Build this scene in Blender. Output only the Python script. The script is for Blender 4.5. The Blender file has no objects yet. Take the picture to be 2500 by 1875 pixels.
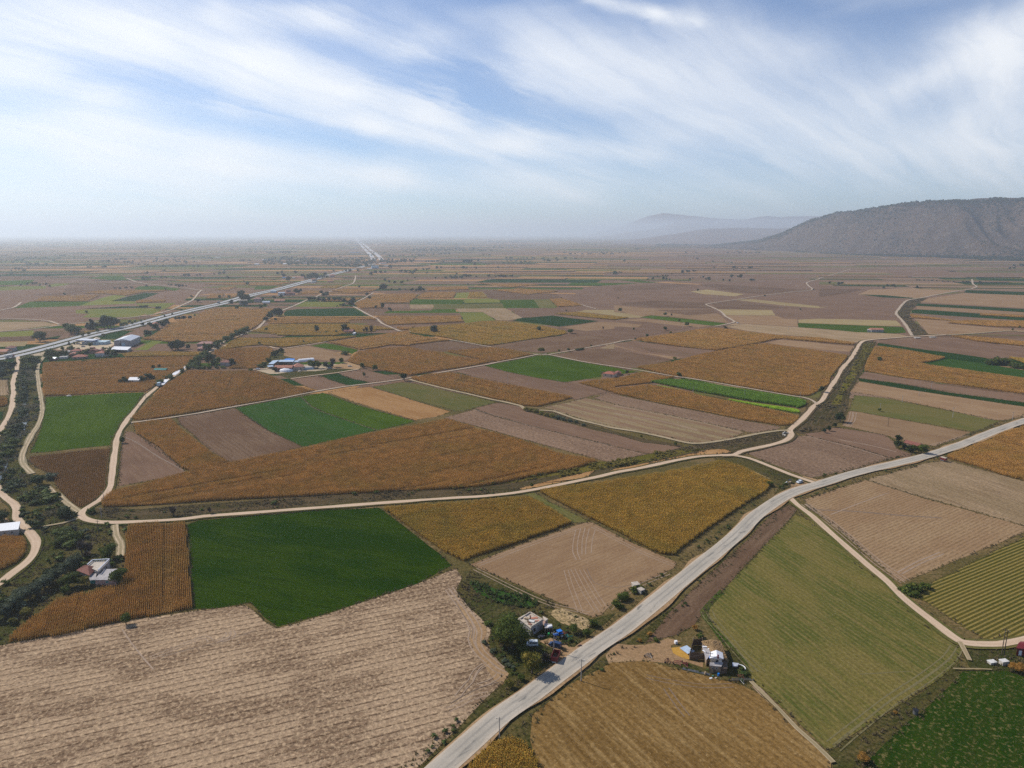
import bpy, bmesh, math, random
import numpy as np
from mathutils import Vector, Matrix, noise as mnoise

random.seed(7)
RNG = np.random.default_rng(11)
SC = bpy.context.scene
COL = SC.collection

# ------------------------------------------------------------------ camera
CAM_H = 140.0
F_PX = 1720.0            # focal length in pixels of the 2500 px wide photograph
HORIZON = 570.0
PITCH = math.atan((937.5 - HORIZON) / F_PX)
SP, CP = math.sin(PITCH), math.cos(PITCH)
cam_data = bpy.data.cameras.new('camera')
cam = bpy.data.objects.new('camera', cam_data)
COL.objects.link(cam)
cam.location = (0, 0, CAM_H)
cam.rotation_euler = (math.radians(90) - PITCH, 0, 0)
cam_data.sensor_fit = 'HORIZONTAL'
cam_data.sensor_width = 36.0
cam_data.lens = 36.0 * F_PX / 2500.0
cam_data.clip_start = 1.0
cam_data.clip_end = 200000.0
SC.camera = cam

# ------------------------------------------------------------------ render settings
SC.view_settings.view_transform = 'Standard'
SC.view_settings.look = 'None'
SC.view_settings.gamma = 1.0
SC.view_settings.use_curve_mapping = False
SC.view_settings.exposure = 0.02
SC.render.engine = 'CYCLES'
SC.cycles.max_bounces = 6
SC.cycles.diffuse_bounces = 2
SC.cycles.glossy_bounces = 2
SC.cycles.transmission_bounces = 3
SC.cycles.transparent_max_bounces = 8
SC.cycles.volume_bounces = 1
SC.cycles.use_denoising = False      # the fine grain of the fields survives

# ------------------------------------------------------------------ light
SUN_EL = math.radians(41)
SUN_AZ = math.atan2(-0.876, 0.482)          # clockwise from +Y
SUN_DIR = Vector((math.sin(SUN_AZ) * math.cos(SUN_EL), math.cos(SUN_AZ) * math.cos(SUN_EL), math.sin(SUN_EL)))
sun_data = bpy.data.lights.new('sun', 'SUN')
sun_data.energy = 4.9
sun_data.angle = math.radians(0.6)
sun_data.color = (1.0, 0.93, 0.83)
sun = bpy.data.objects.new('sun', sun_data)
sun.rotation_euler = (-SUN_DIR).to_track_quat('-Z', 'Y').to_euler()
sun.location = (0, 0, 3000)
COL.objects.link(sun)

# ------------------------------------------------------------------ node helper
class NT:
    def __init__(self, tree):
        self.t = tree
        self.n = tree.nodes
        self.l = tree.links
    def new(self, typ, **kw):
        nd = self.n.new(typ)
        for k, v in kw.items():
            setattr(nd, k, v)
        return nd
    def put(self, sock, v):
        if v is None:
            return
        if isinstance(v, bpy.types.NodeSocket):
            self.l.new(v, sock)
        else:
            if sock.type == 'RGBA' and hasattr(v, '__len__') and len(v) == 3:
                v = (*v, 1.0)
            sock.default_value = v
    def m(self, op, a, b=None, c=None, clamp=False):
        nd = self.new('ShaderNodeMath', operation=op)
        nd.use_clamp = clamp
        self.put(nd.inputs[0], a)
        if b is not None: self.put(nd.inputs[1], b)
        if c is not None: self.put(nd.inputs[2], c)
        return nd.outputs[0]
    def vm(self, op, a, b=None):
        nd = self.new('ShaderNodeVectorMath', operation=op)
        self.put(nd.inputs[0], a)
        if b is not None: self.put(nd.inputs[1], b)
        return nd.outputs[0]
    def scale(self, v, s):
        return self.vm('MULTIPLY', v, s)
    def mix(self, f, a, b, typ='MIX'):
        nd = self.new('ShaderNodeMix', data_type='RGBA', blend_type=typ)
        self.put(nd.inputs[0], f)
        self.put(nd.inputs[6], a)
        self.put(nd.inputs[7], b)
        return nd.outputs[2]
    def noise(self, v, scale, detail=2.0, rough=0.5, dist=0.0):
        nd = self.new('ShaderNodeTexNoise')
        self.put(nd.inputs['Vector'], v)
        nd.inputs['Scale'].default_value = scale
        nd.inputs['Detail'].default_value = detail
        nd.inputs['Roughness'].default_value = rough
        nd.inputs['Distortion'].default_value = dist
        return nd.outputs[0]
    def rng(self, v, a, b, c=0.0, d=1.0, smooth=True):
        nd = self.new('ShaderNodeMapRange')
        nd.interpolation_type = 'SMOOTHSTEP' if smooth else 'LINEAR'
        self.put(nd.inputs[0], v)
        for i, x in enumerate((a, b, c, d)):
            self.put(nd.inputs[1 + i], x)
        return nd.outputs[0]
    def sep(self, v):
        nd = self.new('ShaderNodeSeparateXYZ')
        self.put(nd.inputs[0], v)
        return nd.outputs
    def comb(self, x, y, z=0.0):
        nd = self.new('ShaderNodeCombineXYZ')
        self.put(nd.inputs[0], x); self.put(nd.inputs[1], y); self.put(nd.inputs[2], z)
        return nd.outputs[0]

def ray_dir(x, y):
    """direction in the world of the photograph's pixel (x, y)"""
    u = (x - 1250.0) / F_PX
    v = (y - 937.5) / F_PX
    return np.array((u, CP - v * SP, -SP - v * CP))

def gp(x, y, z=0.0):
    """the point at height z that the photograph shows at pixel (x, y)"""
    d = ray_dir(x, y)
    t = (z - CAM_H) / d[2]
    return np.array((d[0] * t, d[1] * t, z))

def px_of(p):
    dx, dy, dz = p[0], p[1], p[2] - CAM_H
    zc = dy * CP - dz * SP
    up = dy * SP + dz * CP
    return 1250 + F_PX * dx / zc, 937.5 - F_PX * up / zc, zc

# ------------------------------------------------------------------ world
world = bpy.data.worlds.new('World')
SC.world = world
world.use_nodes = True
wt = NT(world.node_tree)
wt.n.clear()
sky = wt.new('ShaderNodeTexSky', sky_type='NISHITA')
sky.sun_disc = False
sky.sun_elevation = SUN_EL
sky.sun_rotation = SUN_AZ
sky.altitude = 900
sky.air_density = 1.0
sky.dust_density = 0.3
sky.ozone_density = 1.5
tc = wt.new('ShaderNodeTexCoord')
D = wt.sep(tc.outputs['Generated'])
az = wt.m('ARCTAN2', D[0], D[1])
el = wt.m('ARCSINE', D[2])
DEG = 57.29578
azd = wt.m('MULTIPLY', az, DEG)
eld = wt.m('MULTIPLY', el, DEG)
base_v = wt.comb(azd, eld)
# warp the coordinates so the streaks have torn edges
wv = wt.new('ShaderNodeTexNoise')
wt.put(wv.inputs['Vector'], wt.scale(base_v, (0.07, 0.22, 1)))
wv.inputs['Scale'].default_value = 1.0
wv.inputs['Detail'].default_value = 8.0
wv.inputs['Roughness'].default_value = 0.62
off = wt.vm('MULTIPLY', wt.vm('SUBTRACT', wv.outputs['Color'], (0.5, 0.5, 0.5)), (5.0, 1.6, 0))
wv2 = wt.vm('ADD', base_v, off)
W = wt.sep(wv2)

def azel(x, y):
    d = ray_dir(x, y)
    d = d / np.linalg.norm(d)
    return math.degrees(math.atan2(d[0], d[1])), math.degrees(math.asin(d[2]))

def stroke(p, q, w, k):
    """soft band of cloud from pixel p to pixel q, half width w (px), strength k"""
    a, b = azel(*p), azel(*q)
    ex, ey = b[0] - a[0], b[1] - a[1]
    L2 = ex * ex + ey * ey
    dx = wt.m('SUBTRACT', W[0], a[0]); dy = wt.m('SUBTRACT', W[1], a[1])
    t = wt.m('MULTIPLY', wt.m('ADD', wt.m('MULTIPLY', dx, ex), wt.m('MULTIPLY', dy, ey)), 1 / L2, clamp=True)
    cx = wt.m('SUBTRACT', dx, wt.m('MULTIPLY', t, ex))
    cy = wt.m('SUBTRACT', dy, wt.m('MULTIPLY', t, ey))
    s = w * 0.033
    # a band is softer along the horizon than across it
    r2 = wt.m('ADD', wt.m('MULTIPLY', wt.m('MULTIPLY', cx, cx), 0.35), wt.m('MULTIPLY', cy, cy))
    g = wt.m('EXPONENT', wt.m('MULTIPLY', r2, -1 / (2 * s * s)))
    return wt.m('MULTIPLY', g, k)

STROKES = [
    ((-300, 60), (0, 62), 52, .80), ((0, 62), (330, 85), 46, .90), ((330, 85), (620, 160), 44, .80), ((620, 160), (820, 205), 34, .75),
    ((820, 205), (1050, 262), 30, .75), ((1050, 262), (1280, 335), 28, .80), ((1280, 335), (1560, 372), 22, .7),
    ((560, 30), (800, 40), 22, .55), ((800, 40), (1010, 115), 22, .5), ((1010, 115), (1260, 225), 24, .42),
    ((-50, 150), (90, 160), 30, .5), ((90, 160), (250, 225), 22, .5), ((250, 225), (560, 262), 17, .45), ((560, 262), (900, 310), 18, .5), ((900, 310), (1200, 372), 18, .55),
    ((-200, 310), (250, 345), 46, .75), ((250, 345), (520, 400), 38, .7), ((520, 400), (950, 430), 28, .6), ((950, 430), (1400, 470), 30, .35),
    ((-300, 490), (500, 500), 40, .6),
    ((1440, 0), (1590, 38), 9, .6), ((1590, 38), (1700, 52), 9, .5), ((1700, 52), (1950, 110), 30, .25),
    ((1330, 130), (1700, 190), 46, .36), ((1600, 190), (2050, 260), 70, .42), ((1700, 330), (2500, 400), 60, .35),
    ((2620, 20), (2460, 110), 44, .8), ((2460, 110), (2500, 210), 34, .6), ((2200, 210), (2340, 150), 18, .4), ((2500, 330), (2800, 260), 50, .4),
    ((1300, 420), (1900, 470), 34, .22),
]
acc = None
for st in STROKES:
    g = stroke(*st)
    acc = g if acc is None else wt.m('ADD', acc, g)
# fibres: long thin noise
# the streaks fan out from one point far away under the horizon
FX, FY = azel(2750, 820)
rx, ry = wt.m('SUBTRACT', W[0], FX), wt.m('MULTIPLY', wt.m('SUBTRACT', W[1], FY), 1.7)
rr = wt.m('ADD', wt.m('SQRT', wt.m('ADD', wt.m('MULTIPLY', rx, rx), wt.m('MULTIPLY', ry, ry))), 2.0)
fan = wt.comb(wt.m('MULTIPLY', wt.m('DIVIDE', rx, rr), 7.0), wt.m('MULTIPLY', wt.m('DIVIDE', ry, rr), 7.0), wt.m('MULTIPLY', wt.m('LOGARITHM', rr, 2.718), 1.3))
fib = wt.noise(fan, 1.0, 7.0, 0.6, 0.15)
fib2 = wt.noise(wt.scale(wv2, (0.035, 0.13, 1)), 1.0, 4.0, 0.5, 0.2)
soft = wt.rng(azd, -4.0, 16.0, 1.0, 0.45)
fibf = wt.m('ADD', 1.0, wt.m('MULTIPLY', soft, wt.rng(fib, 0.36, 0.64, -0.95, 0.75, False)))
fine = wt.noise(wt.vm('MULTIPLY', fan, (3.1, 3.1, 1.6)), 1.0, 6.0, 0.6, 0.1)
fibf = wt.m('MULTIPLY', fibf, wt.rng(fine, 0.3, 0.7, 0.72, 1.28, False))
dens = wt.m('MULTIPLY', acc, fibf)
veil = wt.m('MULTIPLY', wt.rng(fib2, 0.40, 0.72, 0.0, 0.42), wt.rng(fib, 0.34, 0.66, 0.2, 1.5, False))
dens = wt.m('ADD', wt.m('ADD', dens, veil), 0.05)
dens = wt.m('SUBTRACT', 1.0, wt.m('EXPONENT', wt.m('MULTIPLY', dens, -1.35)))
dens = wt.m('MULTIPLY', dens, wt.rng(eld, -2.0, 1.0))
dens = wt.m('MULTIPLY', dens, wt.rng(eld, 18.0, 42.0, 1.0, 0.25))      # thin cirrus opens towards the zenith
SKY_K = 0.085
skyc = wt.mix(1.0, sky.outputs[0], (.86, 1.06, 1.34), 'MULTIPLY')
CLOUD = tuple(c * 1.04 / SKY_K for c in (0.945, 0.97, 1.0))
wc = wt.mix(dens, skyc, CLOUD)
bg = wt.new('ShaderNodeBackground')
wt.put(bg.inputs[0], wc)
bg.inputs[1].default_value = SKY_K
wo = wt.new('ShaderNodeOutputWorld')
wt.l.new(bg.outputs[0], wo.inputs[0])
world.cycles.sampling_method = 'MANUAL'
world.cycles.sample_map_resolution = 512

# ------------------------------------------------------------------ object helpers
def link(o, parent=None):
    COL.objects.link(o)
    if parent is not None:
        o.parent = parent
    return o

def mesh_obj(name, verts, faces, mats, parent=None, uvs=None, fmat=None, smooth=False):
    me = bpy.data.meshes.new(name)
    me.from_pydata([tuple(map(float, v)) for v in verts], [], faces)
    for m in (mats if isinstance(mats, (list, tuple)) else [mats]):
        me.materials.append(m)
    if fmat is not None:
        me.polygons.foreach_set('material_index', fmat)
    if uvs is not None:
        ul = me.uv_layers.new(name='UVMap')
        li = np.empty(len(me.loops), dtype=np.int32)
        me.loops.foreach_get('vertex_index', li)
        ul.data.foreach_set('uv', np.asarray(uvs, dtype=np.float32)[li].ravel())
    if smooth:
        me.polygons.foreach_set('use_smooth', [True] * len(me.polygons))
    me.update()
    return link(bpy.data.objects.new(name, me), parent)

def tag(o, label=None, cat=None, group=None, kind=None):
    if label: o['label'] = label
    if cat: o['category'] = cat
    if group: o['group'] = group
    if kind: o['kind'] = kind
    return o

def empty(name, loc, rz=0.0, scale=1.0):
    o = bpy.data.objects.new(name, None)
    o.location = tuple(map(float, loc))
    o.rotation_euler = (0, 0, rz)
    o.scale = (scale, scale, scale)
    o.empty_display_size = 0.5
    return link(o)

def copy_tree(root):
    c = root.copy()
    COL.objects.link(c)
    for ch in root.children:
        d = ch.copy()
        COL.objects.link(d)
        d.parent = c
        for g in ch.children:
            e = g.copy()
            COL.objects.link(e)
            e.parent = d
    return c

# ------------------------------------------------------------------ tile coordinates
TILES = {'F': (0, 0, 2212 / 2500), 'A1': (0, 560, 4.424), 'A2': (500, 560, 4.424), 'A3': (1000, 560, 4.424), 'A4': (1500, 560, 4.424),
         'A5': (2000, 560, 4.424), 'B2': (500, 800, 4.424), 'B3': (1000, 800, 4.424), 'B4': (1500, 800, 4.424), 'B5': (2000, 800, 4.424),
         'C0': (0, 1050, 4.424), 'C1': (1100, 1050, 3.6867), 'D0': (0, 1200, 3.6867), 'D1': (1700, 1000, 3.6867), 'D2': (2100, 1400, 3.4925),
         'E1': (1100, 1450, 5.53), 'E2': (1500, 1450, 5.53), 'G0': (0, 780, 3.6867), 'S': (0, 0, 1.0),
         'H1': (1200, 1490, 11.06), 'H2': (1640, 1530, 10.055), 'H3': (140, 1340, 12.289), 'H4': (80, 800, 7.9), 'H5': (620, 860, 8.508)}

def tl(t, x, y):
    ox, oy, k = TILES[t]
    return ox + x / k, oy + y / k

def pts(s):
    """'A1 10,20 30,40 B2 5,6' -> photo pixels"""
    out, t = [], 'F'
    for w in s.split():
        if w in TILES:
            t = w
        else:
            x, y = w.split(',')
            out.append(tl(t, float(x), float(y)))
    return out

def in_poly(P, x, y):
    """P (n,2) polygon; x, y arrays -> bool array"""
    x = np.asarray(x); y = np.asarray(y)
    r = np.zeros(x.shape, bool)
    n = len(P)
    for i in range(n):
        x1, y1 = P[i]; x2, y2 = P[(i + 1) % n]
        if y1 == y2:
            continue
        c = (y1 > y) != (y2 > y)
        r ^= c & (x < (x2 - x1) * (y - y1) / (y2 - y1) + x1)
    return r

def area2(P):
    P = np.asarray(P)
    x, y = P[:, 0], P[:, 1]
    return 0.5 * np.sum(x * np.roll(y, -1) - y * np.roll(x, -1))

# ------------------------------------------------------------------ materials
def new_mat(name, rough=0.9):
    m = bpy.data.materials.new(name)
    m.use_nodes = True
    t = NT(m.node_tree)
    b = t.n['Principled BSDF']
    b.inputs['Roughness'].default_value = rough
    b.inputs['Specular IOR Level'].default_value = 0.2
    return m, t, b

def flat_mat(name, col, rough=0.8, metal=0.0, var=0.12, scale=1.5, dirt=None, spec=0.3):
    """paint, metal, plaster: base colour with blotches and streaks of wear"""
    m, t, b = new_mat(name, rough)
    b.inputs['Specular IOR Level'].default_value = spec
    b.inputs['Metallic'].default_value = metal
    tcn = t.new('ShaderNodeTexCoord')
    n1 = t.noise(tcn.outputs['Object'], scale, 5.0, 0.65)
    n2 = t.noise(t.scale(tcn.outputs['Object'], (1, 1, 0.25)), scale * 3.1, 3.0, 0.6)
    d = dirt or tuple(c * 0.55 for c in col)
    f = t.m('MULTIPLY', t.rng(t.m('MULTIPLY', t.m('ADD', n1, n2), 0.5), 0.42, 0.66), min(1.0, var * 5))
    t.put(b.inputs['Base Color'], t.mix(f, col, d))
    return m

GK = (0.83, 0.775, 0.655)      # one factor for the albedo of all open ground
def ground_mat(name, A, B, C, row=0.0, rowamp=0.0, rowcol=None, streak=0.5, speck=0.35, sscale=0.9, clump=None, clumpamt=0.5, big=0.014,
               bump=0.25, tint=0.10, thr=(0.45, 0.62), rsharp=(0.25, 0.85), broken=0.5, wobble=2.5):
    """open ground. UV is in metres, u along the way it was worked, v across."""
    m, t, b = new_mat(name, 0.95)
    A, B, C, rowcol, clump = [None if q is None else tuple(x * k for x, k in zip(q, GK)) for q in (A, B, C, rowcol, clump)]
    b.inputs['Specular IOR Level'].default_value = 0.0
    uv = t.new('ShaderNodeUVMap').outputs[0]
    S = t.sep(uv)
    n1 = t.noise(t.scale(uv, (big, big * 2.2, 1)), 1.0, 6.0, 0.65)
    col = t.mix(t.rng(n1, 0.43, 0.58), A, B)
    n2 = t.noise(t.scale(uv, (0.035, 0.42, 1)), 1.0, 4.0, 0.65)
    col = t.mix(t.m('MULTIPLY', t.rng(n2, 0.45, 0.68), streak), col, C)
    bumpsrc = None
    if rowamp > 0:
        wob = t.noise(t.scale(uv, (0.03, 0.05, 1)), 1.0, 2.0)
        ph = t.m('ADD', t.m('MULTIPLY', S[1], 2 * math.pi / row), t.m('MULTIPLY', wob, wobble))
        w = t.m('MULTIPLY', t.m('ADD', t.m('SINE', ph), 1.0), 0.5)
        br = t.rng(t.noise(t.scale(uv, (0.35, 0.9, 1)), 1.0, 3.0), 0.5 - broken * 0.3, 0.5 + broken * 0.15)
        if broken <= 0: br = 1.0
        f = t.m('MULTIPLY', t.m('MULTIPLY', t.rng(w, rsharp[0], rsharp[1]), br), rowamp)
        col = t.mix(f, col, rowcol or C)
        bumpsrc = w
    n3 = t.noise(uv, sscale, 5.0, 0.75)
    k = t.rng(n3, 0.30, 0.70, 1.0 - speck, 1.0 + speck, False)
    if clump is not None:
        n4 = t.noise(uv, 0.75, 6.0, 0.72, 0.3)
        col = t.mix(t.m('MULTIPLY', t.rng(n4, *thr), clumpamt), col, clump)
    oi = t.new('ShaderNodeObjectInfo')
    k2 = t.rng(oi.outputs['Random'], 0, 1, 1 - tint, 1 + tint, False)
    k = t.m('MULTIPLY', k, k2)
    col = t.mix(1.0, col, t.comb(k, k, k), 'MULTIPLY')
    t.put(b.inputs['Base Color'], col)
    if bump:
        bn = t.new('ShaderNodeBump')
        bn.inputs['Strength'].default_value = 0.5
        bn.inputs['Distance'].default_value = bump
        hgt = n3 if bumpsrc is None else t.m('ADD', n3, t.m('MULTIPLY', bumpsrc, 0.6 * rowamp))
        t.put(bn.inputs['Height'], hgt)
        t.l.new(bn.outputs[0], b.inputs['Normal'])
    return m

MT = {}
MT['ground'] = ground_mat('dry_ground', (.13, .105, .045), (.20, .145, .075), (.075, .075, .028), streak=.5, speck=.5, clump=(.05, .055, .018), clumpamt=.6)
MT['st'] = ground_mat('pale_stubble', (.42, .315, .235), (.235, .165, .12), (.22, .145, .10), row=3.2, rowamp=.8, rowcol=(.10, .065, .045), streak=.15, speck=.55, big=.035, wobble=.7,
                      clump=(.58, .45, .33), clumpamt=.7, rsharp=(.84, .98), broken=0)
MT['s2'] = ground_mat('pale_stubble_speckled', (.40, .30, .21), (.33, .25, .165), (.24, .17, .11), row=2.2, rowamp=.5, rowcol=(.20, .15, .10), streak=.8, speck=.45,
                      clump=(.075, .075, .04), clumpamt=.55, thr=(.56, .66))
MT['tn'] = ground_mat('tan_tilled_soil', (.32, .225, .15), (.275, .185, .12), (.23, .15, .10), row=2.0, rowamp=.4, rowcol=(.24, .15, .09), streak=.6, speck=.2, bump=.12, big=.022)
MT['tr'] = ground_mat('tan_tilled_soil_rows', (.37, .265, .175), (.33, .225, .145), (.28, .18, .115), row=1.9, rowamp=.6, rowcol=(.20, .135, .08), streak=.5, speck=.3, bump=.2, wobble=1.0)
MT['br'] = ground_mat('dark_ploughed_soil', (.155, .10, .072), (.19, .13, .095), (.12, .078, .055), row=3.0, rowamp=.3, rowcol=(.11, .065, .045), streak=.7, speck=.3, bump=.35)
MT['bl'] = ground_mat('brown_ploughed_soil', (.205, .135, .105), (.17, .11, .085), (.25, .175, .13), row=5.0, rowamp=.25, rowcol=(.17, .11, .08), streak=.6, speck=.25, bump=.3)
MT['bc'] = ground_mat('cloddy_ploughed_soil', (.22, .15, .115), (.18, .12, .092), (.26, .185, .14), streak=.4, speck=.5, sscale=.5, clump=(.36, .27, .21), clumpamt=.35, bump=.5)
MT['sr'] = ground_mat('striped_fallow', (.25, .165, .12), (.22, .15, .105), (.33, .26, .17), row=14, rowamp=.55, rowcol=(.34, .30, .18), streak=.9, speck=.2, bump=.15)
MT['py'] = ground_mat('pale_dry_stubble', (.36, .30, .17), (.33, .26, .15), (.30, .24, .15), streak=.6, speck=.2)
MT['go'] = ground_mat('golden_stubble', (.26, .165, .065), (.20, .125, .048), (.36, .25, .12), row=2.6, rowamp=.55, rowcol=(.15, .09, .03), streak=.8, speck=.45,
                      clump=(.52, .38, .20), clumpamt=.5, thr=(.55, .68))
MT['gl'] = ground_mat('orange_stubble', (.40, .24, .12), (.34, .19, .085), (.45, .29, .16), streak=.9, speck=.35, clump=(.28, .16, .07))
MT['gr'] = ground_mat('green_alfalfa', (.048, .095, .006), (.062, .115, .009), (.034, .072, .005), row=3, rowamp=.2, streak=.5, speck=.30, sscale=.6, bump=.3)
MT['gs'] = ground_mat('green_alfalfa_patchy', (.028, .080, .012), (.035, .095, .016), (.055, .085, .035), streak=.6, speck=.3, clump=(.13, .14, .065), clumpamt=.5, thr=(.56, .72), bump=.25)
MT['gd'] = ground_mat('dark_green_crop', (.016, .048, .012), (.020, .058, .014), (.012, .038, .009), row=1.6, rowamp=.3, streak=.5, speck=.4, bump=.4)
MT['gk'] = ground_mat('lush_dark_green_alfalfa', (.015, .048, .001), (.030, .066, .002), (.012, .036, .001), row=1.8, rowamp=.3, streak=.6, speck=.45, bump=.5)
MT['gp'] = ground_mat('patchy_green_crop', (.018, .052, .004), (.028, .062, .006), (.045, .06, .012), streak=.6, speck=.4, clump=(.19, .165, .075), clumpamt=.9, thr=(.52, .64), bump=.3)
MT['gf'] = ground_mat('green_grass_fringe', (.05, .10, .015), (.10, .12, .035), (.14, .13, .05), streak=.7, speck=.5, clump=(.03, .05, .01), clumpamt=.6)
MT['ml_'] = flat_mat('pale_wheel_marks', (.31, .22, .15), var=.15, scale=.3)
MT['md_'] = flat_mat('dark_wheel_marks', (.19, .13, .085), var=.15, scale=.3)
MT['mg_'] = flat_mat('flattened_grass_marks', (.155, .13, .05), var=.2, scale=.3)
MT['lg'] = ground_mat('lime_green_crop', (.13, .24, .015), (.16, .26, .02), (.09, .20, .012), streak=.5, speck=.3, bump=.3)
MT['mg'] = ground_mat('yellow_green_crop', (.16, .19, .045), (.20, .20, .05), (.12, .16, .035), streak=.6, speck=.25, bump=.3)
MT['ol'] = ground_mat('olive_grass', (.13, .125, .045), (.10, .115, .035), (.17, .145, .06), row=2.6, rowamp=.35, rowcol=(.19, .17, .07), streak=.8, speck=.3)
MT['oh'] = ground_mat('mown_olive_hay_field', (.145, .13, .042), (.085, .10, .026), (.175, .145, .06), row=2.1, rowamp=.5, rowcol=(.21, .175, .07), streak=.8, speck=.4, rsharp=(.4, .9))
MT['hy'] = ground_mat('hay_rows', (.075, .08, .018), (.10, .092, .024), (.14, .12, .035), row=1.7, rowamp=.85, rowcol=(.31, .245, .085), streak=.4, speck=.35, rsharp=(.45, .8), broken=-.4, wobble=1.6)
MT['vg'] = ground_mat('weedy_verge', (.105, .09, .035), (.055, .065, .02), (.14, .115, .06), streak=.6, speck=.6, clump=(.03, .042, .012), clumpamt=.75)
MT['vd'] = ground_mat('dark_ditch_bank', (.10, .075, .045), (.065, .06, .028), (.145, .105, .07), streak=.9, speck=.5, clump=(.035, .036, .015), clumpamt=.6)
MT['vy'] = ground_mat('yellow_weeds', (.17, .145, .03), (.12, .115, .022), (.20, .15, .045), streak=.7, speck=.5, clump=(.07, .075, .018))
MT['dt'] = ground_mat('trodden_bare_soil', (.44, .31, .20), (.38, .255, .16), (.33, .22, .14), streak=.6, speck=.3, clump=(.2, .15, .08), clumpamt=.35)
MT['gn'] = ground_mat('grain_spread', (.48, .29, .075), (.42, .25, .06), (.36, .21, .06), streak=.3, speck=.15)
MT['rb'] = ground_mat('stony_waste', (.50, .39, .26), (.44, .33, .20), (.25, .19, .10), streak=.5, speck=.5, clump=(.08, .08, .03), clumpamt=.8, thr=(.48, .6))
MT['cn'] = ground_mat('pale_concrete_yard', (.55, .47, .38), (.48, .41, .33), (.42, .35, .28), streak=.4, speck=.12, bump=.02)
MT['fl'] = ground_mat('maize_stubble_floor', (.11, .062, .022), (.085, .05, .018), (.13, .075, .03), row=.75, rowamp=.5, streak=.4, speck=.5)

# roads: u along, v from the centre line
def road_mat(name, A, B, dark, rut, rutw, edge=None, patches=0.3, half=3.6):
    m, t, b = new_mat(name, 0.92)
    uv = t.new('ShaderNodeUVMap').outputs[0]
    S = t.sep(uv)
    n1 = t.noise(t.scale(uv, (0.05, 0.12, 1)), 1.0, 4.0, 0.6)
    col = t.mix(t.rng(n1, .35, .65), A, B)
    av = t.m('ABSOLUTE', S[1])
    wob = t.m('MULTIPLY', t.m('SUBTRACT', t.noise(t.scale(uv, (0.05, 0, 1)), 1.0, 2.0), 0.5), 0.8)
    d = t.m('ABSOLUTE', t.m('SUBTRACT', t.m('ADD', av, wob), rutw))
    n2 = t.noise(t.scale(uv, (0.06, 1.3, 1)), 1.0, 4.0, 0.6)
    f = t.m('MULTIPLY', t.rng(d, 0.0, 0.75, 1.0, 0.0), t.rng(n2, .3, .6))
    col = t.mix(t.m('MULTIPLY', f, 0.8), col, rut)
    n3 = t.noise(t.scale(uv, (0.10, 0.5, 1)), 1.0, 5.0, 0.6, 0.5)
    col = t.mix(t.m('MULTIPLY', t.rng(n3, .58, .70), patches), col, dark)
    if edge is not None:
        n4 = t.noise(t.scale(uv, (0.25, 0.6, 1)), 1.0, 4.0)
        e = t.rng(t.m('ADD', av, t.m('MULTIPLY', t.m('SUBTRACT', n4, .5), 2.4)), half - 1.1, half - .1)
        col = t.mix(t.m('MULTIPLY', e, .85), col, edge)
    n5 = t.noise(uv, 1.4, 4.0, .7)
    k = t.rng(n5, .3, .7, .9, 1.1, False)
    col = t.mix(1.0, col, t.comb(k, k, k), 'MULTIPLY')
    t.put(b.inputs['Base Color'], col)
    return m

MT['road'] = road_mat('worn_asphalt', (.40, .355, .29), (.335, .30, .245), (.17, .16, .14), (.235, .215, .185), 1.1, edge=(.47, .39, .30), patches=.95)
MT['dirt'] = road_mat('dirt_road', (.50, .365, .25), (.44, .315, .21), (.33, .24, .16), (.54, .41, .29), 0.95, edge=(.36, .27, .16), patches=.35, half=2.4)
MT['lane'] = road_mat('dusty_lane', (.40, .31, .22), (.34, .26, .18), (.28, .21, .14), (.42, .33, .24), 0.95, edge=(.26, .20, .13), patches=.35, half=2.3)
MT['track'] = road_mat('wheel_track', (.30, .23, .13), (.24, .19, .10), (.16, .14, .07), (.56, .43, .29), 0.95, edge=(.17, .14, .07), patches=.4, half=1.9)
MT['highway'] = road_mat('highway_asphalt', (.36, .36, .36), (.33, .33, .335), (.27, .27, .27), (.30, .30, .30), 2.0, edge=(.42, .38, .34), patches=.3, half=5.2)

# foliage: one colour pair per plant, each leaf clump its own shade
def leaf_mat(name, A, B, yellow=None, yamt=0.0, trans=0.25, world=0.0, olive=None):
    m, t, b = new_mat(name, 0.75)
    b.inputs['Specular IOR Level'].default_value = 0.15
    g = t.new('ShaderNodeNewGeometry')
    r = g.outputs['Random Per Island']
    col = t.mix(r, A, B)
    if yellow is not None:
        col = t.mix(t.m('MULTIPLY', t.rng(t.m('FRACT', t.m('MULTIPLY', r, 17.3)), 1 - yamt - .1, 1 - yamt + .1), .9), col, yellow)
    if olive is not None:
        n = t.noise(t.scale(g.outputs['Position'], (1, 1, 0)), 0.03, 5.0, 0.6, 0.6)
        col = t.mix(t.m('MULTIPLY', t.rng(n, .47, .66), world), col, olive)
    oi = t.new('ShaderNodeObjectInfo')
    k = t.rng(oi.outputs['Random'], 0, 1, .85, 1.15, False)
    col = t.mix(1.0, col, t.comb(k, k, k), 'MULTIPLY')
    t.put(b.inputs['Base Color'], col)
    if trans:
        tr = t.new('ShaderNodeBsdfTranslucent')
        t.put(tr.inputs[0], col)
        mx = t.new('ShaderNodeMixShader')
        mx.inputs[0].default_value = trans
        out = t.n['Material Output']
        t.l.new(b.outputs[0], mx.inputs[1]); t.l.new(tr.outputs[0], mx.inputs[2]); t.l.new(mx.outputs[0], out.inputs[0])
    return m

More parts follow.
